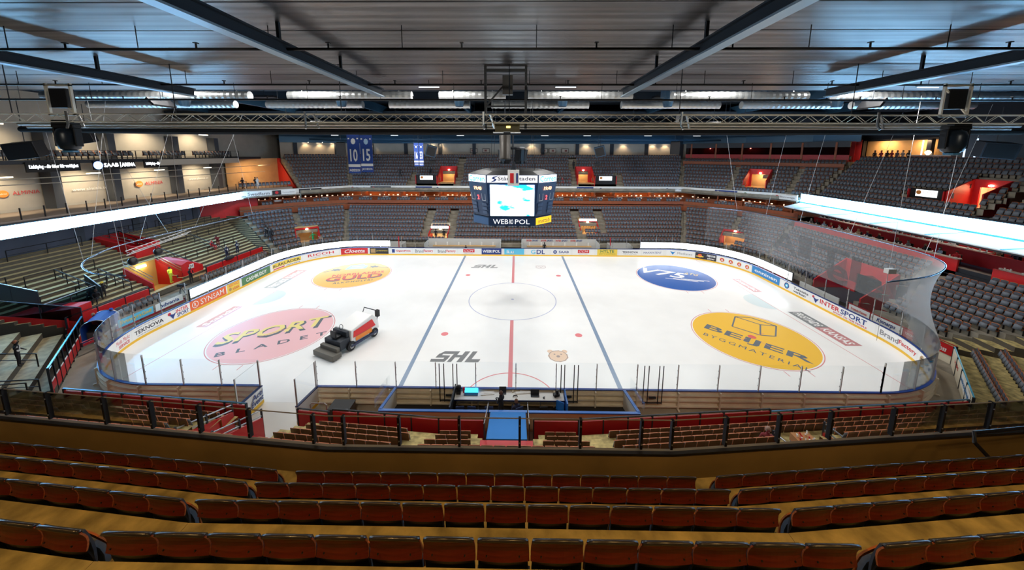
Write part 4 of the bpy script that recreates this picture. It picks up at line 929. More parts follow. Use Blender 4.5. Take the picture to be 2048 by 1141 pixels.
# --- restaurant terrace under the canopy
struct(wall_poly('restaurant_slab', [(40.0, 14.8), (40.0, -18)], 4.2, 4.6, 13, [M_dark]))
for i, (x, z) in enumerate(((40.0, 5.68), (42.6, 6.25), (45.2, 6.8), (47.8, 7.3))):
    yy0, yy1 = 14.6, -17.5
    if i == 0:
        for ya, yb, mm in ((14.6, -3.6, M_red), (-5.9, -17.5, M_red)):
            o = wall_poly('terrace_parapet', [(x, ya), (x, yb)], 4.3, z, .15, [mm]); tag(o, 'red parapet %s the gap in front of the restaurant terrace' % ('left of' if ya > 0 else 'right of'), 'parapet')
    else:
        o = wall_poly('terrace_parapet', [(x, yy0), (x, yy1)], z-1.5, z, .15, [M_dred]); tag(o, 'dark red table parapet of the %s restaurant row' % ('second', 'third', 'last')[i-1], 'parapet')
    o = wall_poly('terrace_step', [(x+.2, yy0), (x+.2, yy1)], 4.3, z-.72, 2.5, [M_dark]); struct(o)
    if i < 3:
        for j, (ya, yb) in enumerate(((14.2, -3.4), (-6.1, -17))):
            b = MB(); b.box((x+.42, (ya+yb)/2, z+.02), (.5, ya-yb, .05)); tag(b.build('long_table', mat('table_top', (.55, .5, .45), .5)), 'long narrow table behind the %s red parapet, %s the gap' % (('front', 'second', 'third')[i], ('left of', 'right of')[j]), 'table')
struct(wall_poly('restaurant_back_wall', [(50.5, 15), (50.5, -18)], 4.6, 9, .15, [mat('dim_back', (.10, .06, .07), .7)]))
for yy in (9, 0, -9): light('restaurant_strip', 'AREA', (44.5, yy, 7.6), 55, (1, .75, .55), 6, .3, (43, yy, 5))
# --- ceiling over the stands (near part) and roof
def roof_mat(name, col, rough, metal, rib, strength):
    m = bpy.data.materials.new(name); m.use_nodes = True; nt = m.node_tree; N = nt.nodes; L = nt.links; bs = N['Principled BSDF']
    bs.inputs['Roughness'].default_value = rough; bs.inputs['Metallic'].default_value = metal
    tc = N.new('ShaderNodeTexCoord'); mp = N.new('ShaderNodeMapping'); L.new(tc.outputs['Object'], mp.inputs[0]); mp.inputs['Scale'].default_value = (.06, 2.2, 1)
    nz = N.new('ShaderNodeTexNoise'); nz.inputs['Scale'].default_value = 1.6; nz.inputs['Detail'].default_value = 8; L.new(mp.outputs[0], nz.inputs['Vector'])
    r = N.new('ShaderNodeValToRGB'); r.color_ramp.elements[0].position = .3; r.color_ramp.elements[1].position = .72
    r.color_ramp.elements[0].color = tuple(c*.5 for c in col)+(1,); r.color_ramp.elements[1].color = tuple(min(1, c*1.5) for c in col)+(1,)
    L.new(nz.outputs['Fac'], r.inputs[0]); L.new(r.outputs[0], bs.inputs['Base Color'])
    wv = N.new('ShaderNodeTexWave'); wv.bands_direction = 'Y'; wv.inputs['Scale'].default_value = rib; wv.inputs['Distortion'].default_value = .0; L.new(tc.outputs['Object'], wv.inputs['Vector'])
    ad = N.new('ShaderNodeMath'); ad.operation = 'ADD'; L.new(wv.outputs['Fac'], ad.inputs[0]); L.new(nz.outputs['Fac'], ad.inputs[1])
    bp = N.new('ShaderNodeBump'); bp.inputs['Strength'].default_value = strength; bp.inputs['Distance'].default_value = .05; L.new(ad.outputs[0], bp.inputs['Height']); L.new(bp.outputs[0], bs.inputs['Normal'])
    return m
M_roof = roof_mat('ceiling_cassette', (.19, .175, .172), .36, .8, .55, .12)
HC = 19.3
b = MB()
y = -40.5; ys = []
k = 0
jo = [CAMY+685.13*0+v for v in []]
pitch_c = 2.28; y0c = -23.5-pitch_c*8
while y0c+pitch_c*k < -10.2:
    ya, yb = y0c+pitch_c*k, y0c+pitch_c*(k+1)
    if yb > -41: b.add([(-49, ya+.02, HC), (57, ya+.02, HC), (57, yb-.02, HC), (-49, yb-.02, HC)], [(0, 1, 2, 3)]); b.box((4, yb, HC+.04), (106, .05, .1), mi=1)
    k += 1
yend = y0c+pitch_c*k
struct(b.build('ceiling', [M_roof, M_black]), 'corrugated grey metal ceiling panels over the near stand')
b = MB(); b.box((4, (yend-41)/2, HC+.3), (106, yend+41, .1)); struct(b.build('ceiling_backing', M_black))
M_hroof = mat('dark_roof', (.018, .028, .042), .6, .2)
b = MB(); b.box((4, (yend+41)/2, 22.0), (106, 41-yend, .2)); b.box((4, yend+.1, 20.7), (106, .2, 2.8)); struct(b.build('ceiling_high', M_hroof))
b = MB(); b.box((4, 27.0, HC-.2), (106, 28, .15)); struct(b.build('ceiling_far', mat('far_ceiling', (.035, .055, .08), .5, .3)))
# main beams running away from the camera
M_bm = mat('beam_blue_grey', (.30, .42, .52), .32, .6)
for x in (-30.0, -18.4, -7.45, 6.45, 17.9, 29.5, 41):
    b = MB(); zb = 18.3; yb_, yl_ = -27.2, 27.5
    b.box((x, yb_, zb), (.36, yl_, .06)); b.box((x, yb_, zb+.2), (.1, yl_, .36), mi=1); b.box((x, yb_, zb+.4), (.34, yl_, .05), mi=1)
    for yy in range(-38, -14, 4): b.box((x, yy, (zb+.4+HC)/2), (.1, .1, HC-zb-.4), mi=1)
    struct(b.build('roof_beam', [M_bm, M_hroof]))
for x in (-42, -30, -18, -6, 6, 18, 30, 42):
    b = MB(); b.box((x, 17, 20.9), (.35, 48, 1.0)); struct(b.build('roof_girder', M_beamblue))
for yy, z in ((-6.0, 20.7), (3, 20.9), (14, 20.2)):
    b = MB(); b.box((2, yy, z), (100, .35, .9)); struct(b.build('roof_purlin', M_hroof))
# far side deep blue beams with thin highlights
for yy, z, h in ((13.2, 18.7, .25), (20, 18.6, .25), (27, 18.3, .25), (34.5, 17.6, .3)):
    b = MB(); b.box((3, yy, z), (100, .3, h)); struct(b.build('far_beam', M_beamblue))
# ================================================================ near parapet, rails, red walls
PAR = [(-27, -27.55+b5*23.4), (-3.6, -27.55), (3.6, -27.55), (27, -27.55+b5*23.4)]
struct(wall_poly('wall_parapet', PAR, 5.5, 8.95, .14, [mat('parapet_concrete', (.30, .21, .09), .8, noise=.2, nscale=.8, bump=.2)]), 'yellowish concrete parapet in front of the foreground seats')
pc = wall_poly('parapet_cap', off_poly(PAR, -.02), 8.95, 9.0, .08, [M_black]); pc.parent = bpy.data.objects['wall_parapet']
pc = wall_poly('parapet_edge', off_poly(PAR, .06), 8.95, 8.97, .09, [mat('edge_grey', (.3, .28, .24), .4)]); pc.parent = bpy.data.objects['wall_parapet']
pr_ = empty('parapet_rail'); tag(pr_, 'glass safety rail with dark posts on the foreground parapet', 'railing')
RP = off_poly(PAR, .1)
for i, px_ in enumerate((-95, 25, 114, 207, 306, 408, 514, 622, 687, 805, 924, 1043, 1162, 1281, 1348, 1448, 1560, 1669, 1774, 1877, 1977, 2075)):
    p, t = pline_at(RP, px_, 9.05); a = math.atan2(t.y, t.x)
    b = MB(); b.box((p.x, p.y, 9.36), (.05, .09, .66), a); b.box((p.x, p.y-.05, 9.55), (.025, .02, .025), a, mi=1); b.box((p.x, p.y-.05, 9.15), (.025, .02, .025), a, mi=1)
    b.build('post', [M_black, M_steel], pr_)
for i in range(3):
    a_, c_ = Vector((*RP[i], 9.36)), Vector((*RP[i+1], 9.36)); b = MB(); b.beam(a_, c_, .012, .62); b.build('glass_panel', M_glass, pr_)
    b = MB(); b.beam(a_+Vector((0, 0, .32)), c_+Vector((0, 0, .32)), .02, .012); b.build('glass_edge', mat('glass_edge', (.35, .32, .28), .3), pr_)
# curved handrail end at the right edge of the parapet
b = MB(); p0, _ = pline_at(RP, 1975, 9.1); b.tube([(9.9, -28.3, 8.7), (9.4, -27.7, 9.5), (9.5, -27.6, 9.62), (13.5, -27.2, 9.7)], .035, 8); tag(b.build('hand_rail', M_black), 'dark bent handrail at the right end of the foreground', 'handrail')
# red front wall of the near lower stand, in sections
def red_wall(pts, z0, z1, lab, m=M_dred, posts=1.2, topm=M_dark, cat='barrier', th=.06, hpost=.12):
    e = empty('red_barrier'); tag(e, lab, cat)
    for i in range(len(pts)-1):
        a, c = Vector(pts[i]), Vector(pts[i+1]); b = MB(); b.beam((a.x, a.y, (z0+z1)/2), (c.x, c.y, (z0+z1)/2), th, z1-z0); b.build('panel', m, e)
        b = MB(); b.beam((a.x, a.y, z1+.13), (c.x, c.y, z1+.13), .06, .05); b.build('top_rail', topm, e)
        n = max(1, int((c-a).length/posts)); ang = math.atan2((c-a).y, (c-a).x)
        for k in range(n+1):
            p = a.lerp(c, k/n); b = MB(); b.box((p.x, p.y, (z0+z1+hpost)/2), (.06, .12, z1-z0+hpost), ang); b.build('post', M_dark, e)
    return e
red_wall([(-25.9, -16.05), (-14.4, -17.05)], .1, 1.35, 'red barrier along the near lower stand, left of the open gate', topm=mat('blue_rail', (.12, .3, .5), .3, .6))
red_wall([(-11.4, -17.3), (-9.6, -17.5)], .1, 1.3, 'short red barrier right of the open gate')
red_wall([(-9.4, -17.5), (-3.6, -18.0), (-1.25, -18.0)], .1, 1.45, 'red barrier left of the blue ramp')
red_wall([(1.3, -18.0), (3.6, -18.0), (14.0, -17.1)], .1, 1.45, 'red barrier right of the blue ramp')
red_wall([(14.0, -17.1), (25.9, -16.0)], .1, 1.3, 'red barrier reaching the right near corner', topm=MATS['blue_rail'])
# passage walls beside the gate in the near lower stand
def slope_wall(a, c, za0, za1, zc0, zc1, m, lab, name='passage_wall', rails=2, cat='barrier', ins=None):
    e = empty(name); tag(e, lab, cat); a, c = Vector(a), Vector(c); t = (c-a).normalized(); n = Vector((-t.y, t.x))*.04
    b = MB(); vs = []
    for s in (-1, 1): vs += [(a.x+n.x*s, a.y+n.y*s, za0), (c.x+n.x*s, c.y+n.y*s, zc0), (c.x+n.x*s, c.y+n.y*s, zc1), (a.x+n.x*s, a.y+n.y*s, za1)]
    b.add(vs, [(0, 1, 2, 3), (7, 6, 5, 4), (3, 2, 6, 7), (0, 3, 7, 4), (1, 5, 6, 2)]); b.build('panel', m, e)
    for r in range(rails):
        dz = .12+.3*r; b = MB(); b.beam((a.x, a.y, za1+dz), (c.x, c.y, zc1+dz), .045, .045); b.build('hand_rail', mat('pale_rail', (.55, .6, .65), .3, .6), e)
    L = (c-a).length; k = max(1, int(L/1.2))
    for i in range(k+1):
        f = i/k; p = a.lerp(c, f); z0 = za0+(zc0-za0)*f; z1 = za1+(zc1-za1)*f+.12+.3*(rails-1)+.08; b = MB(); b.box((p.x, p.y, (z0+z1)/2), (.07, .07, z1-z0), math.atan2(t.y, t.x)); b.build('post', M_dark, e)
    return e
slope_wall((-14.7, -17.6), (-14.6, -22.0), .2, 1.4, .8, 3.2, M_red, 'sloping red wall left of the gate passage')
slope_wall((-12.9, -17.9), (-12.7, -22.2), .2, 1.35, .8, 3.3, M_red, 'sloping red wall right of the gate passage with pale handrails')
slope_wall((-14.2, -20.2), (-11.6, -20.4), .2, 1.7, .2, 1.75, M_red, 'red cross wall inside the gate passage', rails=1)
b = MB(); b.box((-11.9, -22.1, 2.0), (1.8, .08, 1.5)); tag(b.build('passage_gate', M_red), 'red panel closing the gate passage behind the parapet', 'gate')
slope_wall((11.4, -20.6), (12.3, -22.6), 1.9, 2.9, 1.9, 2.6, M_red, 'red wall left of the stairwell with the paper box', rails=2)
slope_wall((13.9, -20.2), (14.9, -22.0), 1.9, 3.0, 1.9, 2.5, M_red, 'red wall right of the stairwell with the paper box', rails=2)
# paper box on a blue bin
e = empty('paper_box', (12.7, -20.7, 2.1)); tag(e, 'blue bin with a cardboard box full of rolled papers in the near stairwell', 'box')
b = MB(); b.box((0, 0, .35), (.75, .6, .7)); b.build('bin', mat('bin_blue', (.03, .12, .35), .5), e)
b = MB(); b.box((0, 0, .85), (.8, .65, .34)); b.build('cardboard_box', mat('cardboard', (.5, .22, .08), .8), e)
for i in range(16):
    b = MB(); x, y = random.uniform(-.32, .32), random.uniform(-.26, .26); b.tube([(x, y, .95), (x+random.uniform(-.1, .1), y+random.uniform(-.12, .12), 1.12)], .03, 6); b.build('paper_roll', M_white if i % 3 else K_r, e)
# corner front walls
e = red_wall([(26.3, -15.9), (31.7, -10.7)], .1, 1.35, 'pale walled barrier with sponsor signs and blue top rail at the right near corner', m=M_cream, topm=mat('cyan_rail', (.05, .45, .75), .25, .3), posts=1.8)
t_ = (Vector((31.7, -10.7))-Vector((26.3, -15.9))).normalized()
def sign_on(e, p, q, z0, z1, bg, s, m, off=(0, 0), wf=.8, hf=.5, extra=None, sh=0):
    p, q = Vector(p), Vector(q); t = (q-p).normalized(); nn = Vector((t.y, -t.x)); c = (p+q)/2+nn*.05; L = (q-p).length; H = z1-z0
    fn = plane_fn((c.x, c.y, (z0+z1)/2), (t.x, t.y, 0), (0, 0, 1)); f2 = plane_fn((c.x+nn.x*.015, c.y+nn.y*.015, (z0+z1)/2), (t.x, t.y, 0), (0, 0, 1))
    b = MB(); b.add([fn(-L/2, -H/2), fn(L/2, -H/2), fn(L/2, H/2), fn(-L/2, H/2)], [(0, 1, 2, 3)]); pn = b.build('sign_panel', bg, e)
    if s: letters('lettering', s, f2, L*wf, H*hf, m, pn, .03, sh)
    return pn
sign_on(e, (31.5, -10.95), (29.6, -12.75), .6, 1.3, K_w, 'TRANÅS', K_r); sign_on(e, (29.4, -12.95), (26.6, -15.6), .55, 1.3, K_w, 'Linköping', K_b)
e = red_wall([(32.0, -8.7), (32.0, -10.6)], .55, 1.3, 'red barrier with white Danfoss script right of the net', m=M_red, topm=M_dred, posts=3)
sign_on(e, (31.95, -8.8), (31.95, -10.5), .6, 1.25, M_red, 'Danfoss', K_w, wf=.6, hf=.6, sh=.3)
b = MB(); b.box((32.0, -9.65, .25), (.05, 1.9, .6)); tag(b.build('pale_wall', M_cream), 'pale lower wall under the red script barrier', 'wall panel')
e = red_wall([(31.6, -8.65), (31.6, -2.9)], .5, 1.15, 'low front barrier of the right lower stand carrying white sponsor signs', m=M_dred, posts=2.0, topm=M_dred)
sign_on(e, (31.55, -3.1), (31.55, -5.0), .62, 1.25, K_w, 'Fristads Kansas', K_r, wf=.75, hf=.35); sign_on(e, (31.55, -5.1), (31.55, -7.6), .62, 1.25, K_w, 'Kinnarps', K_n, wf=.6, hf=.75, sh=.3); sign_on(e, (31.55, -7.65), (31.55, -8.6), .62, 1.25, mat('faded_red', (.5, .14, .14), .5), 'TOMOGRAFI', K_w, wf=.7, hf=.3)
b = MB(); b.box((31.5, .2, .65), (.08, 4.6, 1.3)); tag(b.build('pale_gate', mat('pale_grey', (.6, .6, .58), .4)), 'pale grey low gate in front of the wide red right entrance', 'gate')
e = red_wall([(31.6, 4.6), (31.4, 9.5)], .2, 1.3, 'red barrier behind the right end boards next to the LED board', m=M_red, posts=1.6, topm=M_dred)
# letter A on the right entrance wall, seen from the rink
b = MB(); p = Vector((34.2, 2.35, 3.1)); b.box(p, (.5, .05, .5), mi=0); e = b.build('letter_plate', K_w); tag(e, 'small white plate with letter A on the wide red entrance', 'sign')
letters('lettering', 'A', plane_fn((34.2, 2.31, 3.1), (1, 0, 0), (0, 0, 1)), .3, .36, K_k, e, .05)
# ================================================================ LED boards on the far corner boards
def led_board(s0, s1, lab):
    e = empty('corner_led_board'); tag(e, lab, 'LED board'); n = max(2, int((s1-s0)/.5)); 
    for nm, o, z0, z1, m in (('housing', .42, 1.2, 2.15, M_black), ('screen', .36, 1.28, 2.1, emis('board_white', (.9, .97, 1), 4.5))):
        vs = []
        for i in range(n+1): p, nn, t = perim(s0+(s1-s0)*i/n, o); vs += [(p.x, p.y, z0), (p.x, p.y, z1)]
        if nm == 'housing':
            for i in range(n+1): p, nn, t = perim(s0+(s1-s0)*i/n, o+.15); vs += [(p.x, p.y, z0), (p.x, p.y, z1)]
        b = MB(); fs = [(2*i, 2*i+2, 2*i+3, 2*i+1) for i in range(n)]
        if nm == 'housing': k = 2*(n+1); fs += [(k+2*i+1, k+2*i+3, k+2*i+2, k+2*i) for i in range(n)]+[(2*i+1, 2*i+3, k+2*i+3, k+2*i+1) for i in range(n)]
        b.add(vs, fs); b.build(nm, m, e)
    for i in range(0, n, 6):
        p, nn, t = perim(s0+(s1-s0)*i/n, .5); b = MB(); b.box((p.x, p.y, .65), (.08, .08, 1.2)); b.build('stand_leg', M_dark, e)
led_board(s_of(-30.3, -3.2), s_of(-18.4, 15.1), 'white glowing LED board round the left far corner of the rink')
led_board(s_of(18.7, 15.1), s_of(30.3, 2.6), 'white glowing LED board round the right far corner of the rink')
# left end: sponsor rail and front seats
e = red_wall([(-31.9, -10.6), (-31.9, -2.6)], .7, .9, 'low rail with EventyrsGolf and advania signs behind the left boards', m=M_dred, posts=2, topm=M_dred)
sign_on(e, (-31.8, -8.3), (-31.8, -5.6), .95, 1.6, K_lb, 'EventyrsGolf', K_y, wf=.9, hf=.6); sign_on(e, (-31.8, -5.4), (-31.8, -2.9), .95, 1.6, K_w, 'advania', K_n, wf=.7, hf=.5)
# ================================================================ team benches behind the far boards
for x0, x1, lab, tx in ((-13.2, -2.0, 'team bench box left of the centre line behind the far boards', None), (1.2, 12.6, 'team bench box right of the centre line with INTERSPORT signs', 'INTERSPORT')):
    e = empty('team_bench'); tag(e, lab, 'bench')
    b = MB(); b.box(((x0+x1)/2, 17.6, 1.0), (x1-x0, .08, 1.9)); b.build('back_panel', mat('pale_grey', (.6, .6, .58), .4), e)
    for x in (x0, x1): b = MB(); b.box((x, 16.4, .9), (.08, 2.4, 1.8)); b.build('side_panel', MATS['pale_grey'], e)
    b = MB(); b.box(((x0+x1)/2, 17.1, .95), (x1-x0-1.6, .45, .1)); b.build('bench_seat', mat('bench_wood', (.55, .33, .13), .6), e)
    for i in range(6): b = MB(); b.box((x0+1.2+i*(x1-x0-2.4)/5, 17.3, 1.25), (.18, .1, .5)); b.build('divider', M_white, e)
    if tx:
        for i in range(4):
            cx = x0+1.6+i*2.25; fn = plane_fn((cx, 17.53, 1.75), (1, 0, 0), (0, 0, 1)); letters('lettering', 'INTER', plane_fn((cx-.45, 17.53, 1.72), (1, 0, 0), (0, 0, 1)), .8, .28, K_r, e, .05); letters('lettering', 'SPORT', plane_fn((cx+.5, 17.53, 1.72), (1, 0, 0), (0, 0, 1)), .9, .3, K_n, e, .06)
for x, l in ((-18.2, 'left'), (15.8, 'right')):
    e = empty('penalty_bay'); tag(e, 'pale grey bay with low walls at the %s end of the team benches' % l, 'bay')
    for dx in (-1.6, 1.6): b = MB(); b.box((x+dx, 16.2, .8), (.06, 2.0, 1.5)); b.build('side_panel', MATS['pale_grey'], e)
    b = MB(); b.box((x, 17.2, .8), (3.2, .06, 1.5)); b.build('back_panel', MATS['pale_grey'], e); b = MB(); b.box((x+.9 if l == 'left' else x-1.4, 16.1, 1.3), (.1, .1, 2.6)); b.build('red_post', K_r, e)
# ================================================================ scorer box, ramp, gate doors
e = empty('scorer_box'); tag(e, 'blue edged box with white side walls on the near side of the rink', 'box')
for s in (-1, 1):
    b = MB(); b.beam((s*6.8, -15.3, .6), (s*7.05, -17.0, .6), .06, 1.15); b.build('side_wall', M_white, e); b = MB(); b.beam((s*6.8, -15.3, 1.2), (s*7.05, -17.05, 1.2), .16, .06); b.build('blue_rim', M_blue, e)
    b = MB(); b.beam((s*7.12, -15.3, 1.65), (s*7.35, -17.0, 1.65), .012, .85); b.build('glass_panel', see_through('clear_glass', (.98, .99, .99), .25), e)
b = MB(); b.box((0, -17.08, .6), (14.1, .06, 1.15)); b.build('rear_wall', mat('tan_board', (.5, .36, .2), .6), e); b = MB(); b.box((0, -17.08, 1.2), (14.2, .16, .06)); b.build('blue_rim', M_blue, e)
b = MB(); b.box((0, -16.15, .05), (13.9, 1.7, .06)); b.build('rubber_floor', mat('rubber', (.03, .027, .025), .8), e)
for s in (-1, 1): b = MB(); b.box((s*4.9, -16.85, .52), (3.6, .35, .06)); b.build('bench_seat', MATS['bench_wood'], e)
for s in (-1, 1): b = MB(); b.box((s*3.25, -16.0, .7), (.08, 1.9 if s < 0 else 1.2, 1.25)); b.build('blue_divider', M_blue if s > 0 else M_dark, e)
tb = empty('scorer_table'); tag(tb, 'long white scorer table covered with papers and devices', 'table')
b = MB(); b.box((0, -15.62, 1.0), (6.35, .72, .05)); b.build('table_top', M_white, tb); b = MB(); b.box((0, -15.98, .98), (6.4, .03, .08)); b.build('edge_trim', M_navy, tb)
for i in range(6): b = MB(); b.box((-3+1.2*i, -15.9, .5), (.05, .05, 1.0)); b.build('leg', M_steel, tb)
def lap(x, y, c, lab, w_=.42):
    e = empty('laptop', (x, y, 1.03)); tag(e, lab, 'laptop'); b = MB(); b.box((0, 0, .01), (w_, .28, .02)); b.build('keyboard', M_dark, e)
    b = MB(); b.box((0, .16, .14), (w_, .02, .27), M=Matrix.Rotation(-.25, 3, 'X')); b.build('screen', c, e)
lap(-2.25, -15.55, emis('screen_blue', (.05, .45, 1), 1.6), 'laptop with a bright blue screen on the scorer table', .8); lap(1.5, -15.6, M_dark, 'dark laptop right of the seated men on the scorer table', .5); lap(-.4, -15.4, M_dark, 'dark device at the rink edge of the scorer table, between the two men')
for x, y, nm, lab, d, m in ((-3.0, -15.5, 'console', 'black console at the left end of the scorer table', (.3, .3, .3), M_black), (-2.7, -15.4, 'red_lamp', 'small red signal lamp near the left end of the scorer table', (.09, .09, .28), K_r), (2.75, -15.6, 'camera_bag', 'black camera gear at the right end of the scorer table', (.4, .3, .2), M_black),
    (-1.3, -15.45, 'paper_stack', 'white papers on the left half of the scorer table', (.8, .3, .03), M_white), (.9, -15.35, 'paper_stack', 'white papers on the right half of the scorer table', (1.1, .2, .04), K_w), (-.55, -15.8, 'cup', 'black cup beside the standing man on the scorer table', (.09, .09, .13), M_black), (.35, -15.75, 'headset', 'dark headset near the middle of the scorer table', (.22, .2, .08), M_black), (2.0, -15.8, 'mouse', 'small dark mouse right of the dark laptop', (.08, .12, .05), M_black)):
    b = MB()
    if nm == 'cup': b.lathe([(.035, 0), (.05, .13)], 12, (x, y, 1.03))
    elif nm == 'red_lamp': b.lathe([(.05, 0), (.05, .15), (.07, .16), (.07, .3), (.03, .34)], 12, (x, y, 1.03))
    elif nm == 'console': b.box((x, y, 1.13), (.26, .2, .2)); b.lathe([(.1, 0), (.16, .1), (.15, .25), (.06, .3)], 12, (x, y+.05, 1.22))
    elif nm == 'camera_bag': b.box((x, y, 1.11), (.34, .22, .16), .4); b.lathe([(.07, 0), (.08, .22)], 12, (x+.05, y+.02, 1.17))
    elif nm == 'headset': b.tube([(x-.12, y, 1.06), (x-.1, y+.08, 1.08), (x+.1, y+.08, 1.08), (x+.12, y, 1.06)], .025, 8)
    else: b.box((x, y, 1.03+d[2]/2), d, .12); b.box((x+.05, y+.03, 1.035+d[2]), (d[0]*.6, d[1]*.7, .01), -.1)
    tag(b.build(nm, m, bevel=.005 if nm == 'mouse' else 0), lab, nm.split('_')[0])
def office_chair(x, y, rz, lab, m):
    e = empty('office_chair', (x, y, .08), rz); tag(e, lab, 'chair')
    b = MB(); b.box((0, 0, .47), (.5, .48, .09)); b.build('seat', m, e, bevel=.03); b = MB(); b.box((0, -.25, .85), (.48, .07, .55), M=Matrix.Rotation(.12, 3, 'X')); b.build('backrest', m, e, bevel=.04)
    b = MB(); b.lathe([(.03, .05), (.03, .45)], 8); b.build('column', M_dark, e)
    for k in range(5): a = k*2*PI/5; b = MB(); b.beam((0, 0, .08), (.28*math.cos(a), .28*math.sin(a), .05), .04, .03); b.build('leg', M_dark, e)
M_chb = mat('chair_navy', (.01, .025, .09), .7)
for x, lab in ((-2.75, 'dark blue office chair at the left end of the scorer table'), (-2.05, 'second dark blue office chair from the left at the scorer table'), (-1.1, 'dark blue office chair left of the standing man')): office_chair(x, -16.45, random.uniform(-.3, .3), lab, M_chb)
office_chair(1.9, -16.4, .1, 'black office chair right of the seated man', M_black); office_chair(2.75, -16.5, 2.6, 'bright blue chair turned away in the right part of the scorer box', M_blue)
# ramp
e = empty('blue_ramp'); tag(e, 'blue walkway ramp running from the near stand to the scorer box', 'ramp')
b = MB(); b.add([(-.98, -17.25, 1.32), (.9, -17.25, 1.32), (.9, -19.9, 2.15), (-.98, -19.9, 2.15), (-.98, -17.25, 1.2), (.9, -17.25, 1.2), (.9, -19.9, 2.03), (-.98, -19.9, 2.03)], [(0, 3, 2, 1), (4, 5, 6, 7), (0, 1, 5, 4), (1, 2, 6, 5), (2, 3, 7, 6), (3, 0, 4, 7)]); b.build('deck', mat('ramp_blue', (.012, .19, .58), .6), e)
b = MB(); b.box((-.04, -20.2, 1.9), (2.4, .5, .45)); b.build('red_landing', M_red, e)
for s in (-1.08, 1.0):
    for y, z in ((-17.4, 1.3), (-19.8, 2.15)): b = MB(); b.box((s, y, z+.25), (.05, .05, .9)); b.build('post', M_dark, e)
    b = MB(); b.beam((s, -17.4, 1.95), (s, -19.8, 2.8), .04, .04); b.build('hand_rail', M_steel, e)
# gate doors
def gate_door(hx, hy, ex, ey, lab, text):
    e = empty('gate_door'); tag(e, lab, 'door'); a, c = Vector((hx, hy)), Vector((ex, ey)); t = (c-a).normalized(); L = (c-a).length; mid = (a+c)/2
    b = MB(); b.beam((a.x, a.y, .65), (c.x, c.y, .65), .1, 1.0); b.build('board', M_white, e)
    b = MB(); b.beam((a.x, a.y, 1.17), (c.x, c.y, 1.17), .14, .06); b.build('cap_rail', M_navy, e); b = MB(); b.beam((a.x, a.y, .17), (c.x, c.y, .17), .115, .2); b.build('kickplate', M_yel, e)
    b = MB(); b.beam((a.x, a.y, 2.0), (c.x, c.y, 2.0), .015, 1.6); b.build('glass_pane', M_glass, e)
    for f in (.04, .96): p = a.lerp(c, f); b = MB(); b.box((p.x, p.y, 2.0), (.06, .06, 1.66)); b.build('glass_post', M_steel, e)
    if text:
        nn = Vector((t.y, -t.x)); 
        if nn.dot(Vector((CAMX, CAMY))-mid) < 0: nn = -nn
        r = Vector((0, 0, 1)).cross(Vector((nn.x, nn.y, 0))); o = mid+nn*.06
        for s, dz, w_, dx in text: letters('lettering', s, plane_fn((o.x+r.x*dx, o.y+r.y*dx, .72+dz), r, (0, 0, 1)), w_, .33, K_n, e, .07, .2)
gate_door(-14.95, -15.2, -14.95-.05, -17.0, 'white gate door with blue Actil Event lettering swung out of the left gap', None)
dr = [o for o in bpy.data.objects if o.name.startswith('gate_door')][0]
for s, dz, w_, dy in (('Acti', .12, .85, .45), ('Event', -.22, .95, .4)):
    letters('lettering', s, plane_fn((-14.88, -16.1+dy, .75+dz), (0, 1, 0), (0, 0, 1)), w_, .33, K_n, dr, .07, .2)
gate_door(-11.55, -15.25, -11.75, -16.9, 'white gate door swung out on the right side of the gap', None)
# flight case and small gear right of the gate
e = empty('flight_case', (-9.6, -16.2, 0)); tag(e, 'brown-black flight case behind the near boards right of the gate', 'case')
b = MB(); b.box((0, 0, .4), (1.2, .8, .72)); b.build('body', mat('case_brown', (.05, .03, .02), .5), e, bevel=.01); b = MB(); b.box((0, 0, .77), (1.24, .84, .04)); b.build('lid', M_black, e)
for sx in (-.5, .5):
    for sy in (-.3, .3): b = MB(); b.lathe([(.05, 0), (.05, .05)], 10, (sx, sy, 0)); b.build('castor', M_black, e)
for i, (x, y) in enumerate(((-10.9, -17.0), (-9.4, -17.45))):
    b = MB(); b.tube([(x, y, .1), (x, y, 1.4), (x+.1, y, 1.5), (x+.8, y, 1.5), (x+.9, y, 1.4), (x+.9, y, .8)], .03, 8); tag(b.build('steel_hoop', M_steel), 'bent steel hoop rail near the flight case, %s one' % ('left', 'right')[i], 'rail')
# black goal-frame like poles of the penalty doors
i = 0
for grp, pxs in (('left', (879, 888, 906, 914)), ('middle', (1122, 1129, 1148, 1156)), ('right', (1288, 1297, 1318, 1326))):
    e = empty('door_frame_poles'); tag(e, 'black pole frame of the near penalty door, %s of the three' % grp, 'door frame')
    for j, px_ in enumerate(pxs):
        p = aty(px_, 760, -15.3); b = MB(); b.tube([(p.x, -15.3, .35), (p.x, -15.3, 2.8)], .028, 8); b.build('pole', M_black, e)
    p, q = aty(pxs[0], 760, -15.34), aty(pxs[3], 760, -15.34); b = MB(); b.beam((p.x, -15.34, .45), (q.x, -15.34, .45), .05, .05); b.beam((p.x+.35, -15.34, .8), (q.x-.35, -15.34, .8), .12, .08); b.build('cross_bar', M_dark, e)
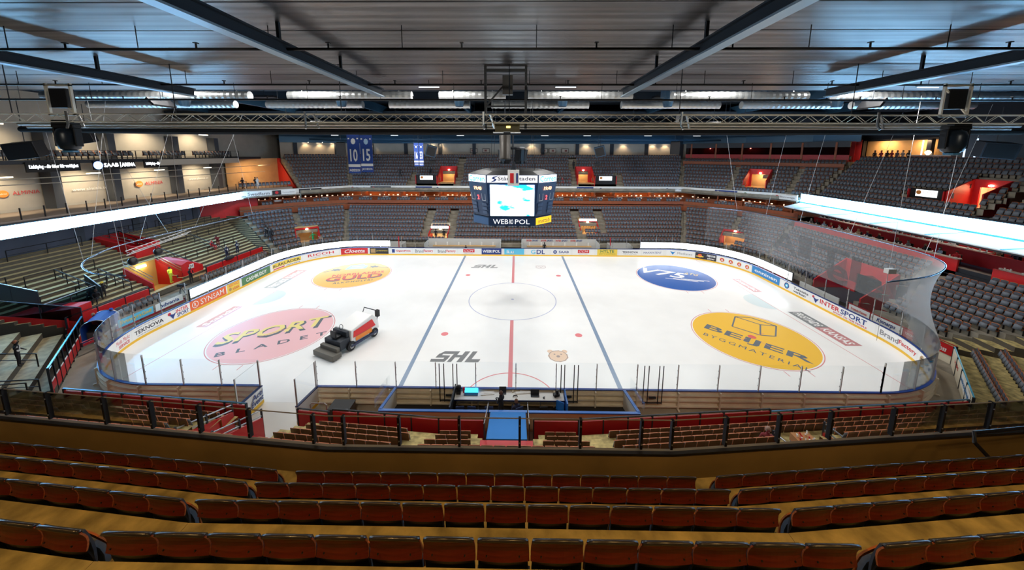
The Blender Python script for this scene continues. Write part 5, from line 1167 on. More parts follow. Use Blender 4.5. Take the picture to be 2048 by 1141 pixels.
# ================================================================ scoreboard and things hung from the roof
SB = empty('scoreboard', (0, -1.5, 8.8)); tag(SB, 'dark blue faceted scoreboard cube with glowing screen hung over centre ice', 'scoreboard')
M_sb = mat('scoreboard_blue', (.008, .03, .09), .45)
def oct_(hw, hd, ch): return [(-hw, -hd+ch), (-hw+ch, -hd), (hw-ch, -hd), (hw, -hd+ch), (hw, hd-ch), (hw-ch, hd), (-hw+ch, hd), (-hw, hd-ch)]
def frus(b, P, Q, z0, z1, mi=0):
    n = len(P); b.add([(x, y, z0) for x, y in P]+[(x, y, z1) for x, y in Q], [tuple(range(n-1, -1, -1)), tuple(range(n, 2*n))]+[(i, (i+1) % n, n+(i+1) % n, n+i) for i in range(n)], mi)
O0, O1 = oct_(3.55, 3.1, 1.55), oct_(3.95, 3.35, 1.75)
b = MB(); frus(b, O0, O0, 0.0, .75); frus(b, oct_(3.5, 3.05, 1.5), O1, .8, 3.75); b.build('housing', M_sb, SB)
b = MB(); frus(b, O1, O1, 3.75, 4.45); b.build('advert_ring', M_sb, SB)
b = MB(); frus(b, O1, oct_(2.9, 2.6, 1.2), 4.45, 4.75); b.build('top_cover', M_black, SB)
def face(i, zc, dz, out=.03, ring=None):
    """sign plane on face i of the cube at height zc"""
    t = max(0, min(1, (zc-.8)/2.95)) if zc < 3.75 else 1; 
    if zc < .78: t = 0
    P = [Vector((lerp(O0[k][0], O1[k][0], t), lerp(O0[k][1], O1[k][1], t), zc)) for k in (i, (i+1) % 8)]
    r = (P[1]-P[0]).normalized(); up = Vector((0, 0, 1)); n = r.cross(up)
    if .8 < zc < 3.75: up = (up+n*.12).normalized()
    return (P[0]+P[1])/2+n*out, r, up, (P[1]-P[0]).length
def sb_panel(i, zc, w_, h_, m, name, out=.03):
    c, r, u, L = face(i, zc, 0, out); f = plane_fn(c, r, u); b = MB(); b.add([f(-w_*L/2, -h_/2), f(w_*L/2, -h_/2), f(w_*L/2, h_/2), f(-w_*L/2, h_/2)], [(0, 1, 2, 3)]); return b.build(name, m, SB)
def sb_text(i, zc, s, w_, h_, m, dx=0, out=.05, bold=.02, parent=None):
    c, r, u, L = face(i, zc, 0, out); return letters('lettering', s, plane_fn(c, r, u), w_*L, h_, m, parent or SB, bold, 0, 1, dx*L, 0)
def screen_mat():
    m = bpy.data.materials.new('jumbo_screen'); m.use_nodes = True; N = m.node_tree.nodes; L = m.node_tree.links; N.remove(N['Principled BSDF'])
    tc = N.new('ShaderNodeTexCoord'); nz = N.new('ShaderNodeTexNoise'); nz.inputs['Scale'].default_value = .9; nz.inputs['Detail'].default_value = 5; mp = N.new('ShaderNodeMapping'); mp.inputs['Scale'].default_value = (.8, .8, 1.6)
    L.new(tc.outputs['Object'], mp.inputs[0]); L.new(mp.outputs[0], nz.inputs['Vector']); r = N.new('ShaderNodeValToRGB'); r.color_ramp.elements[0].position = .36; r.color_ramp.elements[0].color = (.01, .25, .75, 1); r.color_ramp.elements[1].position = .52; r.color_ramp.elements[1].color = (.85, 1, 1, 1)
    L.new(nz.outputs['Fac'], r.inputs[0]); e = N.new('ShaderNodeEmission'); e.inputs[1].default_value = 2.6; L.new(r.outputs[0], e.inputs[0]); L.new(e.outputs[0], N['Material Output'].inputs[0]); return m
M_scr = screen_mat()
K_lit = emis('lit_white_sign', (.95, .97, 1), 1.3); K_litg = emis('lit_pale_sign', (.62, .62, .66), 1.0)
sb_panel(1, 2.25, .90, 2.75, M_scr, 'screen'); 
sb_panel(1, 4.1, .97, .62, K_litg, 'sign_panel'); sb_text(1, 4.1, 'Stångåstaden', .72, .42, K_k, .08, .06, .01)
c, r, u, L = face(1, 4.1, 0, .06); b = MB(); f = plane_fn(c, r, u)
b.add([f(-1.5+x*.35, y*.28) for x, y in ((-1, -1), (.1, -.7), (.5, -.1), (-.1, .3), (1, 1), (-.3, .7), (-.7, .2), (0, -.2))], [tuple(range(8))]); b.build('logo_mark', K_n, SB)
for i in (0, 2):
    sb_panel(i, 4.1, .95, .62, K_lit, 'sign_panel'); sb_text(i, 4.1, 'Corren', .86, .5, emis('cyan_letters', (.02, .5, .8), 1.0), 0, .06, .04)
    E_dig = emis('digit_amber', (1, .45, .2), 3); E_dr = emis('digit_red', (1, .05, .05), 4)
    sb_text(i, 3.25, '19:40', .42, .32, E_dig, .02, .06, .03); sb_text(i, 2.45, '2', .09, .4, E_dr, 0, .06, .05)
    for dx in (-.3, .3):
        c, r, u, L = face(i, 2.5, 0, .05); f = plane_fn(c, r, u)
        for x0, y0, x1, y1 in ((-.22, -.3, .22, -.3), (-.22, -.3, -.22, .3), (.22, -.3, .22, .3)):
            b = MB(); d = .012; b.add([f(dx*L+x0-d, y0-d), f(dx*L+x1+d, y0-d), f(dx*L+x1+d, y1+d), f(dx*L+x0-d, y1+d)], [(0, 1, 2, 3)]); b.build('thin_frame', M_white, SB)
        for k in range(3):
            for q in (-.18, .18): sb_panel(i, .95+.38*k, .01, .01, M_white, 'dot') if False else None
        for zz in (1.15, 1.5, 1.85):
            c, r, u, L = face(i, zz, 0, .05); f = plane_fn(c, r, u); b = MB(); b.add([f(dx*L-.3, -.13), f(dx*L+.3, -.13), f(dx*L+.3, .13), f(dx*L-.3, .13)], [(0, 1, 2, 3)]); b.build('name_slot', mat('slot_blue', (.02, .06, .15), .3), SB)
for s, w_, dx in (('WEB', .33, -.25), ('RO', .08, -.02), ('POL', .32, .22)): sb_text(1, .38, s, w_, .42, emis('lit_soft', (.85, .85, .85), .9), dx, .05, 0)
sb_panel(2, .38, .95, .62, emis('lit_yellow', (.95, .5, .03), .95), 'sign_panel'); sb_text(2, .38, 'mattab', .7, .36, K_k, 0, .06, 0); sb_panel(0, .38, .95, .62, mat('faded_blue', (.03, .09, .22), .5), 'sign_panel')
for i in range(4): b = MB(); b.lathe([(.12, -.25), (.16, -.1), (.1, 0)], 10, (-1.5+i*1.0, -2.6, 0)); b.build('camera_pod', M_dark, SB)
light('screen_glow', 'AREA', (0, -5.2, 10.7), 60, (.75, .9, 1), 3.2, 2.4, (0, -12, 8))
for x, y in ((-2, -2.5), (2, -2.5), (-2, 1.5), (2, 1.5)): b = MB(); b.tube([(x, y+1.5, 4.7), (x*.8, y+1.2, 13.4)], .02, 5); b.build('hanging_cable', M_dark, SB)
# speaker cluster and its drum
e = empty('speaker_cluster', (0, -1.6, 14.3)); tag(e, 'ring of black line-array speakers hung above the scoreboard', 'speaker')
for k in range(9):
    a = PI+.1+k*(PI-.2)/8 if k < 9 else 0; b = MB(); r_ = 1.15; M = Matrix.Rotation(a+PI/2, 3, 'Z') @ Matrix.Rotation(.12, 3, 'X')
    if k == 4: continue
    b.box((r_*math.cos(a), r_*math.sin(a), .55), (.44, .35, 1.15), M=M); b.box((r_*math.cos(a)*1.02, r_*math.sin(a)*1.02, -.05), (.38, .3, .25), M=M); b.build('speaker_box', M_black, e, bevel=.03)
b = MB(); b.lathe([(1.15, 1.1), (1.2, 1.2), (1.0, 1.35)], 20); b.build('frame_ring', M_dark, e); b = MB(); b.tube([(0, 0, -.6), (0, 0, 4.0)], .05, 6); b.build('hoist_cable', M_dark, e)
e = empty('drop_tube', (-.55, -7.0, 14.6)); tag(e, 'tall brownish vertical drum hanging below the roof truss above the scoreboard', 'drum')
b = MB(); b.lathe([(.42, 0), (.46, .05), (.42, .1), (.42, 2.5), (.2, 2.55)], 20); b.build('drum', mat('drum_brown', (.03, .024, .018), .5, .2), e, smooth=True); b = MB(); b.tube([(0, 0, 2.5), (0, 0, 4.5)], .04, 6); b.build('hoist_cable', M_dark, e)
# white triangular box above the cube front
e = empty('hanging_sign_box', (.1, -5.4, 12.5)); tag(e, 'small white box with red and dark marks hung in front of the scoreboard top', 'sign')
b = MB(); b.box((0, 0, .55), (.95, .5, 1.3)); b.build('box', M_white, e); b = MB(); b.box((-.12, -.26, .55), (.3, .02, .8)); b.build('red_mark', K_r, e); b = MB(); b.box((.3, -.26, .55), (.14, .02, .8)); b.build('dark_mark', K_n, e)
b = MB(); frus(b, [(-.2, -.1), (.2, -.1), (.2, .1), (-.2, .1)], [(-.05, -.05), (.05, -.05), (.05, .05), (-.05, .05)], 1.2, 1.9); b.tube([(0, 0, 1.8), (0, 0, 6)], .015, 5); b.build('hanger', M_dark, e)
# banners
def banner(px, y, num, name_, lab, wd, hh, ztop, crest_c):
    p = aty(px, 280, y); e = empty('retired_banner', (p.x, y, ztop)); tag(e, lab, 'banner', 'blue number banners')
    b = MB(); b.box((0, 0, -hh/2), (wd, .03, hh)); b.build('cloth', mat('banner_blue', (.012, .05, .26), .7), e)
    b = MB(); b.box((0, -.02, -hh*.80), (wd, .012, hh*.07)); b.build('white_band', M_white, e)
    fn = lambda zz: plane_fn((0, -.03, zz), (1, 0, 0), (0, 0, 1))
    letters('lettering', num, fn(-hh*.53), wd*.62, hh*.33, M_white, e, .08); letters('lettering', name_, fn(-hh*.92), wd*.86, hh*.07, M_white, e, .03)
    b = MB(); b.add([(.19*wd*math.cos(q), -.03, -hh*.17+.25*wd*math.sin(q)) for q in [2*PI*i/8 for i in range(8)]], [tuple(range(8))]); b.build('crest', crest_c, e)
    for s in (-.36, .36): b = MB(); b.box((s*wd, -.03, -hh*.1), (.13*wd, .01, .1*wd)); b.build('year_patch', M_white, e)
    for s in (-.45, .45): b = MB(); b.tube([(s*wd, 0, 0), (s*wd, 0, 19.2-ztop)], .012, 5); b.build('cord', M_dark, e)
banner(706, 0, '10', 'ANDERSSON', 'blue banner numbered 10, left one of the front pair', 1.2, 3.75, 16.8, M_white); banner(731.5, 0, '15', 'JACOBSSON', 'blue banner numbered 15, right one of the front pair', 1.18, 3.6, 16.75, mat('pale_blue', (.4, .6, .8), .6))
banner(831.5, 14, '16', 'JOHANSSON', 'blue banner numbered 16, left one of the rear pair', .62, 3.2, 16.4, M_white); banner(841.5, 14, '33', 'KARLSSON', 'blue banner numbered 33, right one of the rear pair', .6, 3.2, 16.4, M_white)
# hung speakers
def hung_box(px, py, y, sz, rz, ry, lab, m=None):
    p = aty(px, py, y); e = empty('hung_speaker', p); tag(e, lab, 'speaker'); M = Matrix.Rotation(rz, 3, 'Z') @ Matrix.Rotation(ry, 3, 'Y') @ Matrix.Rotation(.15, 3, 'X')
    b = MB(); b.box((0, 0, 0), sz, M=M); b.build('cabinet', m or M_dark, e, bevel=.03); b = MB(); b.box((0, -sz[1]/2-.01, 0), (sz[0]*.85, .02, sz[2]*.85)); b.v = [tuple(M @ Vector(v)) for v in b.v]; b.build('grille', M_black, e)
    b = MB(); b.tube([(0, 0, sz[2]*.4), (0, 0, min(19, 21)-p.z)], .025, 5); b.build('hanger', M_dark, e)
M_spb = mat('speaker_blue', (.02, .06, .11), .5)
hung_box(862, 302, 22, (1.6, 1.1, 1.7), .3, .25, 'blue-grey speaker hung left of the scoreboard under the far ceiling', M_spb); hung_box(865, 324, 22, (.9, .6, .5), .1, .1, 'small dark speaker below the left blue-grey speaker')
hung_box(1200, 303, 22, (1.6, 1.1, 1.6), -.3, -.25, 'blue-grey speaker hung right of the scoreboard under the far ceiling', M_spb); hung_box(1195, 329, 22, (.9, .6, .5), -.1, -.15, 'small dark speaker below the right blue-grey speaker')
hung_box(682, 298, 20, (1.3, 1.1, 2.0), .4, 0, 'tall black speaker behind the front pair of banners', M_black); hung_box(1350, 296, 20, (1.3, 1.1, 1.9), -.4, 0, 'tall black speaker hung near the red suites', M_black)
hung_box(52, 300, -8, (1.6, 1.3, 1.2), .5, -.15, 'black speaker hung in front of the left upper gallery seats', M_black); hung_box(174, 275, -5, (.9, .8, .9), .5, -.2, 'small black speaker right of the left moving light', M_black); hung_box(1990, 300, -4, (2.0, 1.4, 1.3), -.5, .1, 'large dark speaker at the right edge under the roof', M_dark)
hung_box(1365, 238, 2, (1, .8, .9), 0, 0, 'black box hung in the roof zone right of centre', M_black)
# ---- trusses
def truss(name, x0, x1, y, z, h, lab, m=M_alu, wd=.35, bay=.55, r=.025):
    e = empty(name); tag(e, lab, 'truss')
    b = MB()
    for yy, zz in ((y, z), (y, z+h), (y+wd, z), (y+wd, z+h)): b.tube([(x0, yy, zz), (x1, yy, zz)], r, 6)
    b.build('chord', m, e); n = int((x1-x0)/bay); b = MB()
    for i in range(n):
        xa, xb = x0+i*bay, x0+(i+1)*bay; za, zb = (z, z+h) if i % 2 else (z+h, z)
        b.tube([(xa, y, za), (xb, y, zb)], r*.55, 5, cap=False); b.tube([(xa, y+wd, zb), (xb, y+wd, za)], r*.55, 5, cap=False)
        if i % 2: b.tube([(xa, y, za), (xa, y+wd, za)], r*.5, 4, cap=False)
    b.build('lacing', m, e); 
    for xx in [x0+3+k*8.0 for k in range(int((x1-x0-4)/8)+1)]: b = MB(); b.tube([(xx, y+wd/2, z+h), (xx, y+wd/2, 19.2)], .02, 5); b.build('hanger', M_dark, e)
    return e
truss('lighting_truss', -27, 27, -17.3, 16.52, .38, 'long silver lattice truss across the hall in front of the roof opening')
truss('lighting_truss', -32, 32, 8.5, 18.0, .5, 'darker lattice truss with floodlights on the far side of the ice', M_dark, .5, .8, .03)
b = MB(); b.tube([(-26, -15.6, 16.55), (26, -15.6, 16.55)], .09, 10); b.tube([(-26, -15.3, 16.4), (26, -15.3, 16.4)], .05, 8); tag(b.build('long_pipe', mat('pale_tube', (.55, .52, .46), .35, .5)), 'pale pipe run right behind the silver truss', 'pipe')
for i, xx in enumerate((-21, -9.6, -1.2, 8, 17, 24)):
    b = MB(); b.tube([(xx, -17.4, 17.0), (xx, -17.4, 16.4), (xx+.05, -17.5, 16.2)], .05, 6); b.tube([(xx+.3, -17.2, 16.9), (xx+.5, -17.2, 16.25)], .05, 6); tag(b.build('truss_bracket', M_steel), 'pale bent bracket clamped on the silver truss, %s from the left' % ordn(i+1), 'bracket', 'truss brackets')
# black drape roll
b = MB(); b.tube([(-34, -10, 16.62), (-22, -10, 16.62), (10, -10, 16.66), (34, -10, 16.6)], [.2, .34, .36, .22], 10); tag(b.build('rolled_drape', mat('drape_black', (.004, .004, .005), .95)), 'thick black rolled drape hanging across the hall below the truss', 'drape')
for zz, yy, r, m, lab in ((18.55, -21.7, .05, M_black, 'thin black pipe below the near ceiling, nearer one'), (18.6, -15.3, .05, M_black, 'thin black pipe below the near ceiling, farther one'), (18.3, -12.2, .06, M_black, 'black pipe at the edge of the near ceiling')):
    e = empty('sprinkler_pipe'); tag(e, lab, 'pipe'); b = MB(); b.tube([(-49, yy, zz), (56, yy, zz)], r, 8); b.build('pipe', m, e)
    for i in range(22):
        xx = -44+i*4.5; b = MB(); b.tube([(xx, yy, zz), (xx, yy, HC)], .015, 5); b.build('hanger', m, e); b = MB(); b.tube([(xx+2, yy, zz), (xx+2, yy, zz+.22)], .03, 6); b.box((xx+2, yy, zz+.2), (.12, .12, .03)); b.build('sprinkler_head', m, e)
# ducts
M_duct = mat('duct_silver', (.62, .64, .64), .32, .75, bump=.5, nscale=1, stretch=(9, .2, .2))
k = 0
for rown, yy, zz, xs in (('nearer', -7.0, 19.35, [(-36, -20), (-17, -7.6), (-5.5, -.5), (1.2, 9), (12, 22), (24, 40)]), ('farther', -1.0, 19.5, [(-40, -26), (-23, -14), (-11.5, -4), (-2, 7), (10, 19), (21, 30), (31, 42)])):
    k = 0
    for x0, x1 in xs:
        b = MB(); n = int((x1-x0)/.45); pts = []; rr = []
        for i in range(n+1): pts += [(x0+(x1-x0)*i/n, yy, zz), (x0+(x1-x0)*(i+.5)/n, yy, zz)] if i < n else [(x1, yy, zz)]; rr += [.34, .315] if i < n else [.34]
        b.tube(pts, rr, 14); k += 1; b.tube([(x0+1, yy, zz), (x0+1, yy, 21.9)], .03, 5); b.tube([(x1-1, yy, zz), (x1-1, yy, 21.9)], .03, 5)
        tag(b.build('ventilation_duct', M_duct, smooth=False), 'ribbed silver ventilation duct under the roof, %s from the left in the %s row' % (ordn(k), rown), 'duct', 'silver ducts')
for i, xx in enumerate((-28, -14.5, -4.5, 4.2, 13, 27)):
    b = MB(); b.lathe([(.32, 0), (.42, .35), (.45, .7), (.6, .75), (.6, 1.5)], 14, (xx, -4.0, 18.95)); b.tube([(xx, -4.0, 20.4), (xx, -4.0, 21.85)], .08, 6); tag(b.build('air_nozzle', M_spb), 'blue-grey round air nozzle between the ducts, %s from the left' % ordn(i+1), 'nozzle', 'air nozzles')
# floodlight fixtures
for i, (fx, fy, fz) in enumerate(FLOODS):
    e = empty('floodlight', (fx, fy, fz)); tag(e, 'black rectangular floodlight over the ice, %s of the %s row' % (ordn(i % 6+1), ('near', 'middle', 'far')[i//6]), 'floodlight', 'ice floodlights')
    b = MB(); b.box((0, 0, 0), (2.3, .8, .18)); b.build('housing', M_black, e); b = MB(); b.tube([(0, 0, .1), (0, 0, 21.9-fz)], .03, 5); b.build('hanger', M_dark, e)
for i, (lp, la, le) in enumerate(STANDFILL+[(a_, c_, 0) for a_, c_ in NEARFILL]):  # made-up fixtures drawn round the added fill lights
    e = empty('fill_light_housing', lp); tag(e, 'black floodlight turned to the stands, %s of them' % ordn(i+1), 'floodlight', 'added fill lights'); d_ = (Vector(la)-Vector(lp)).normalized(); M = d_.to_track_quat('-Z', 'Y').to_matrix()
    b = MB(); b.box(-d_*-.0 - d_*.12, (1.7, .7, .16), M=M); b.build('housing', M_black, e); b = MB(); b.tube([-d_*.1, (0, 0, (21.9 if lp[1] > -10 else HC)-lp[2])], .025, 5); b.build('hanger', M_dark, e)
k = 0
for rown, yy, zz, xs in (('nearest', -13.0, 18.9, (-4.8, 3.2, 24)), ('middle', 11.5, 18.2, (-26, -16, -8, 6, 16, 27)), ('far', 24, 17.9, (-30, -20, -9, 5, 12, 22, 30))):
    k = 0
    for xx in xs:
        b = MB(); b.tube([(xx-.6, yy, zz), (xx+.6, yy, zz)], .028, 8); b.box((xx, yy, zz+.09), (1.3, .14, .05), mi=1); b.tube([(xx, yy, zz+.1), (xx, yy, 19.3 if yy < -10 else 21.9 if yy < 13 else 19.05)], .015, 4, mi=1); k += 1
        tag(b.build('tube_lamp', [emis('pale_tube_glow', (.85, .92, 1), 1.3), M_dark]), 'thin pale tube lamp under the roof, %s from the left in the %s row' % (ordn(k), rown), 'lamp', 'roof tube lamps')
for i, lp in enumerate(WARML):
    b = MB(); b.box(lp, (1.5, .35, .12)); b.box((lp[0], lp[1], lp[2]+.18), (.1, .1, .25)); tag(b.build('warm_downlight', M_black), 'narrow ceiling lamp over the foreground seats, %s from the left' % ordn(i+1), 'lamp', 'foreground downlights')
# centre hoist frame above the truss
e = empty('hoist_frame', (-.2, -16.2, 16.2)); tag(e, 'dark hoist frame with yellow lit box at the middle of the truss', 'frame')
b = MB()
for dx in (-1.0, 1.0): b.box((dx, 0, 1.6), (.12, .12, 3.0))
b.beam((-1, 0, 1.2), (1, 0, 1.2), .08, .08); b.beam((-1, 0, 1.2), (0, 0, 2.3), .08, .08); b.beam((-1, 0, 2.9), (1, 0, 2.9), .2, .15); b.build('frame', M_dark, e)
b = MB(); b.box((.1, 0, 2.2), (.5, .4, .9)); b.build('motor', M_black, e); b = MB(); b.box((.1, -.4, .15), (1.2, .4, .45)); b.build('control_box', mat('olive_box', (.10, .08, .02), .5), e); b = MB(); b.box((-.35, -.4, -.1), (.5, .3, .05)); b.box((.5, -.4, -.1), (.5, .3, .05)); b.build('foot_plate', M_steel, e); b = MB(); b.box((.15, -.61, .15), (.2, .02, .1)); b.build('indicator', emis('indicator', (1, .8, .2), 1.5), e)
# moving lights at both ends of the truss
for px_, lab in ((137, 'large black moving light hanging from the truss on the left'), (1908, 'large black moving light hanging from the truss on the right')):
    p = aty(px_, 278, -17.0); e = empty('moving_light', (p.x, -17.0, 15.75)); tag(e, lab, 'stage light'); s = 1 if px_ > 1000 else -1
    b = MB(); b.lathe([(.15, -.62), (.36, -.5), (.42, -.2), (.42, .2), (.34, .42), (.15, .5)], 16); b.build('head', mat('lamp_navy', (.01, .018, .03), .35), e, smooth=True)
    b = MB(); 
    for q in (-1, 1): b.box((q*.5, 0, .05), (.1, .3, .9))
    b.box((0, 0, .58), (1.1, .35, .16)); b.build('yoke', M_black, e, bevel=.03); b = MB(); b.box((0, 0, .75), (.8, .5, .22)); b.build('base', M_black, e); b = MB(); b.lathe([(.26, -.68), (.28, -.6)], 14); b.build('lens', mat('lens', (.1, .3, .5), .1), e)
    b = MB()
    for dx in (-.75, .45): b.box((-s*.1+dx, 0, 1.85), (.08, .1, 1.5))
    b.box((-s*.1-.15, 0, 1.12), (1.28, .1, .08)); b.box((-s*.1-.15, 0, 2.5), (1.28, .1, .08)); b.beam((-s*.1-.75, 0, 2.4), (-s*.1+.45, 0, 1.2), .06, .06); b.build('rig_frame', M_alu, e)
    b = MB(); b.box((-s*.1-.15, .1, 1.9), (.8, .35, .9)); b.build('rig_box', M_black, e)
# thin pipes in front of the left galleries and net suspension wires
for pts, lab in (([(0, 361), (200, 349), (540, 330)], 'thin pale pipe in front of the left galleries, upper one'), ([(0, 372), (200, 361), (530, 343)], 'thin pale pipe in front of the left galleries, lower one')):
    b = MB(); b.tube([atx(px_, py_, -43.5) for px_, py_ in pts], .045, 6); tag(b.build('thin_pipe', mat('pale_tube', (.55, .52, .46), .35, .5)), lab, 'pipe')
# ================================================================ safety nets on curved tubes at both ends
def ring_path(side):
    z = 7.55; P = []
    if side > 0: pts = [(24.0, -12.6, 7.0), (27.3, -12.1, 7.25), (29.7, -10.9, 7.5), (30.9, -9.2, 7.6), (31.2, -7, 7.7), (31.2, 0, 7.75), (31.0, 6, 7.7), (30.2, 11, 7.6), (27.5, 14.5, 7.5)]
    else: pts = [(-25.4, -12.5, 7.0), (-28.0, -12.2, 7.05), (-30.2, -11.0, 7.2), (-31.2, -9.4, 7.4), (-31.4, -7, 7.7), (-31.3, 0, 7.75), (-31.1, 6, 7.75), (-30.3, 10, 7.7)]
    V = [Vector(p) for p in pts]; out = []
    for i in range(len(V)-1):
        p0, p1, p2, p3 = V[max(i-1, 0)], V[i], V[i+1], V[min(i+2, len(V)-1)]
        for k in range(6):
            t = k/6; out.append(.5*((2*p1)+(p2-p0)*t+(2*p0-5*p1+4*p2-p3)*t*t+(3*p1-p0-3*p2+p3)*t**3))
    return out+[V[-1]]
def net_mat():
    m = bpy.data.materials.new('safety_net'); m.use_nodes = True; nt = m.node_tree; N = nt.nodes; L = nt.links; N.remove(N['Principled BSDF'])
    t = N.new('ShaderNodeBsdfTransparent'); d = N.new('ShaderNodeBsdfDiffuse'); d.inputs[0].default_value = (.75, .8, .85, 1); lw = N.new('ShaderNodeLayerWeight'); lw.inputs[0].default_value = .35
    mp = N.new('ShaderNodeMapRange'); mp.inputs['From Min'].default_value = .1; mp.inputs['From Max'].default_value = .95; mp.inputs['To Min'].default_value = .05; mp.inputs['To Max'].default_value = .75
    L.new(lw.outputs['Facing'], mp.inputs['Value']); mx = N.new('ShaderNodeMixShader'); L.new(mp.outputs[0], mx.inputs[0]); L.new(t.outputs[0], mx.inputs[1]); L.new(d.outputs[0], mx.inputs[2]); L.new(mx.outputs[0], N['Material Output'].inputs[0]); return m
M_net = net_mat()
for side in (1, -1):
    e = empty('safety_net'); tag(e, 'fine safety net hanging from a curved tube above the %s end boards' % ('right' if side > 0 else 'left'), 'net')
    R_ = ring_path(side); b = MB(); b.tube(R_, .05, 8); b.build('top_tube', mat('tube_blue', (.25, .35, .5), .25, .8), e, smooth=True)
    if side > 0:
        b = MB(); vs = []; n = 12; m_ = len(R_)
        for i, p in enumerate(R_):
            s = s_of(p.x, p.y); q, nn, t = perim(s, .08)
            for j in range(n+1):
                f = j/n; v = Vector((lerp(p.x, q.x, f), lerp(p.y, q.y, f), lerp(p.z, 3.1, f))); pull = -.5*math.sin(f*PI)*math.exp(-((i-14)/9)**2); vs.append((v.x+nn.x*pull, v.y+nn.y*pull, v.z))
        b.add(vs, [(i*(n+1)+j, (i+1)*(n+1)+j, (i+1)*(n+1)+j+1, i*(n+1)+j+1) for i in range(m_-1) for j in range(n)]); nt_ = b.build('netting', M_net, e, smooth=True)
        gm = see_through('ghost_letter', (.30, .30, .32), .2)
        # large dark see-through letters on the net
        def nf(x, y): return (31.25, 2.9-x, 6.0+y*1.0)
        a1 = atx(1560, 400, 31.2); yA = a1.y
        for s, px0, px1, py0, py1 in (('A', 1543, 1600, 468, 505), ('l', 1596, 1624, 470, 520), ('T', 1626, 1700, 480, 560), ('e', 1650, 1700, 520, 580), ('l', 1700, 1722, 505, 575), ('e', 1715, 1770, 535, 610)):
            p = atx(px0, (py0+py1)/2, 31.22); q = atx(px1, (py0+py1)/2, 31.22); zc = atx((px0+px1)/2, (py0+py1)/2, 31.22).z; hh = 2.0 if s in 'AlT' else 1.6
            letters('net_letter', s, plane_fn((31.22, (p.y+q.y)/2, zc), (0, -1, 0), (0, 0, 1)), abs(q.y-p.y)*.95, hh*1.15, gm, e, .05)
    for pa, pb in (([(1735, 265), (1665, 455)], 0), ([(1690, 270), (1640, 440)], 0)) if side > 0 else (([(95, 270), (163, 540)], 0), ([(190, 270), (232, 500)], 0)):
        pass
def wire(p, q, lab, r=.011):
    b = MB(); b.tube([p, q], r, 5); tag(b.build('suspension_wire', mat('wire_pale', (.6, .62, .65), .4, .3)), lab, 'wire', 'net suspension wires')
Rr, Rl = ring_path(1), ring_path(-1)
def ringpt(R_, px_): return min(R_, key=lambda p: abs(proj(p)[0]-px_))
k = 0
for R_, prs in ((Rr, ((1479, 355, 280, 1455), (1535, 430, 280, 1570), (1600, 446, 272, 1650), (1700, 470, 262, 1790), (1722, 560, 262, 1830), (1850, 510, 265, 1960), (1868, 520, 262, 1925))), (Rl, ((157, 520, 265, 92), (180, 505, 265, 205), (255, 553, 262, 188), (280, 478, 290, 330), (340, 460, 420, 306), (400, 455, 300, 455), (505, 430, 290, 470)))):
    for pxr, pyr, pyt, pxt in prs:
        p = min(R_, key=lambda v: (proj(v)[0]-pxr)**2+(proj(v)[1]-pyr)**2); q = aty(pxt, pyt, p.y+3); k += 1
        d_ = (q-p).normalized(); q = p+d_*((19.1-p.z)/max(.2, d_.z)) if d_.z > .25 else q
        wire(p, q, 'thin pale wire holding the %s net tube, %s from its left end' % ('right' if R_ is Rr else 'left', ordn(k if R_ is Rr else k-7)))
# small white box and lever at the free end of the right tube
e = empty('net_winch', (24.0, -12.6, 7.0)); tag(e, 'small pale box hanging at the free end of the right net tube', 'box'); b = MB(); b.box((.1, 0, .75), (.5, .3, .3)); b.build('box', M_white, e); b = MB(); b.tube([(0, 0, .7), (0, 0, -4)], .012, 5); b.build('cord', M_steel, e)
# rigging ladder truss with round lamps above the left terrace
e = empty('lamp_ladder'); tag(e, 'tilted dark ladder truss with two round black lamps hanging over the left end', 'truss')
a_, c_ = aty(252, 512, -6.0), aty(372, 466, -4.0); a_ = atx(252, 512, -28.5); c_ = atx(375, 468, -29.0); d_ = (c_-a_); L_ = d_.length
for oy, oz in ((0, 0), (.35, .15), (0, .35)): b = MB(); b.tube([a_+Vector((0, oy, oz)), c_+Vector((0, oy, oz))], .03, 6); b.build('chord', M_steel, e)
b = MB()
for i in range(14): f, g = i/14, (i+1)/14; b.tube([a_+d_*f, a_+d_*g+Vector((0, .35, .15))], .015, 4); b.tube([a_+d_*g, a_+d_*f+Vector((0, 0, .35))], .015, 4)
b.build('lacing', M_steel, e)
for f in (.06, .44):
    p = a_+d_*f+Vector((.1, 0, -.55)); b = MB(); b.lathe([(.12, -.15), (.29, -.1), (.3, .08), (.16, .16)], 16); b.v = [tuple(Matrix.Rotation(1.2, 3, 'Y') @ Vector(v)+p) for v in b.v]; b.build('round_lamp', M_black, e, smooth=True)
b = MB(); b.tube([a_+d_*.02, a_+d_*.02+Vector((-.3, 0, 9))], .015, 5); b.build('cable', M_steel, e); b = MB(); b.tube([a_+d_*.9, a_+d_*.9+Vector((0, .3, 9))], .015, 5); b.build('cable', M_steel, e)
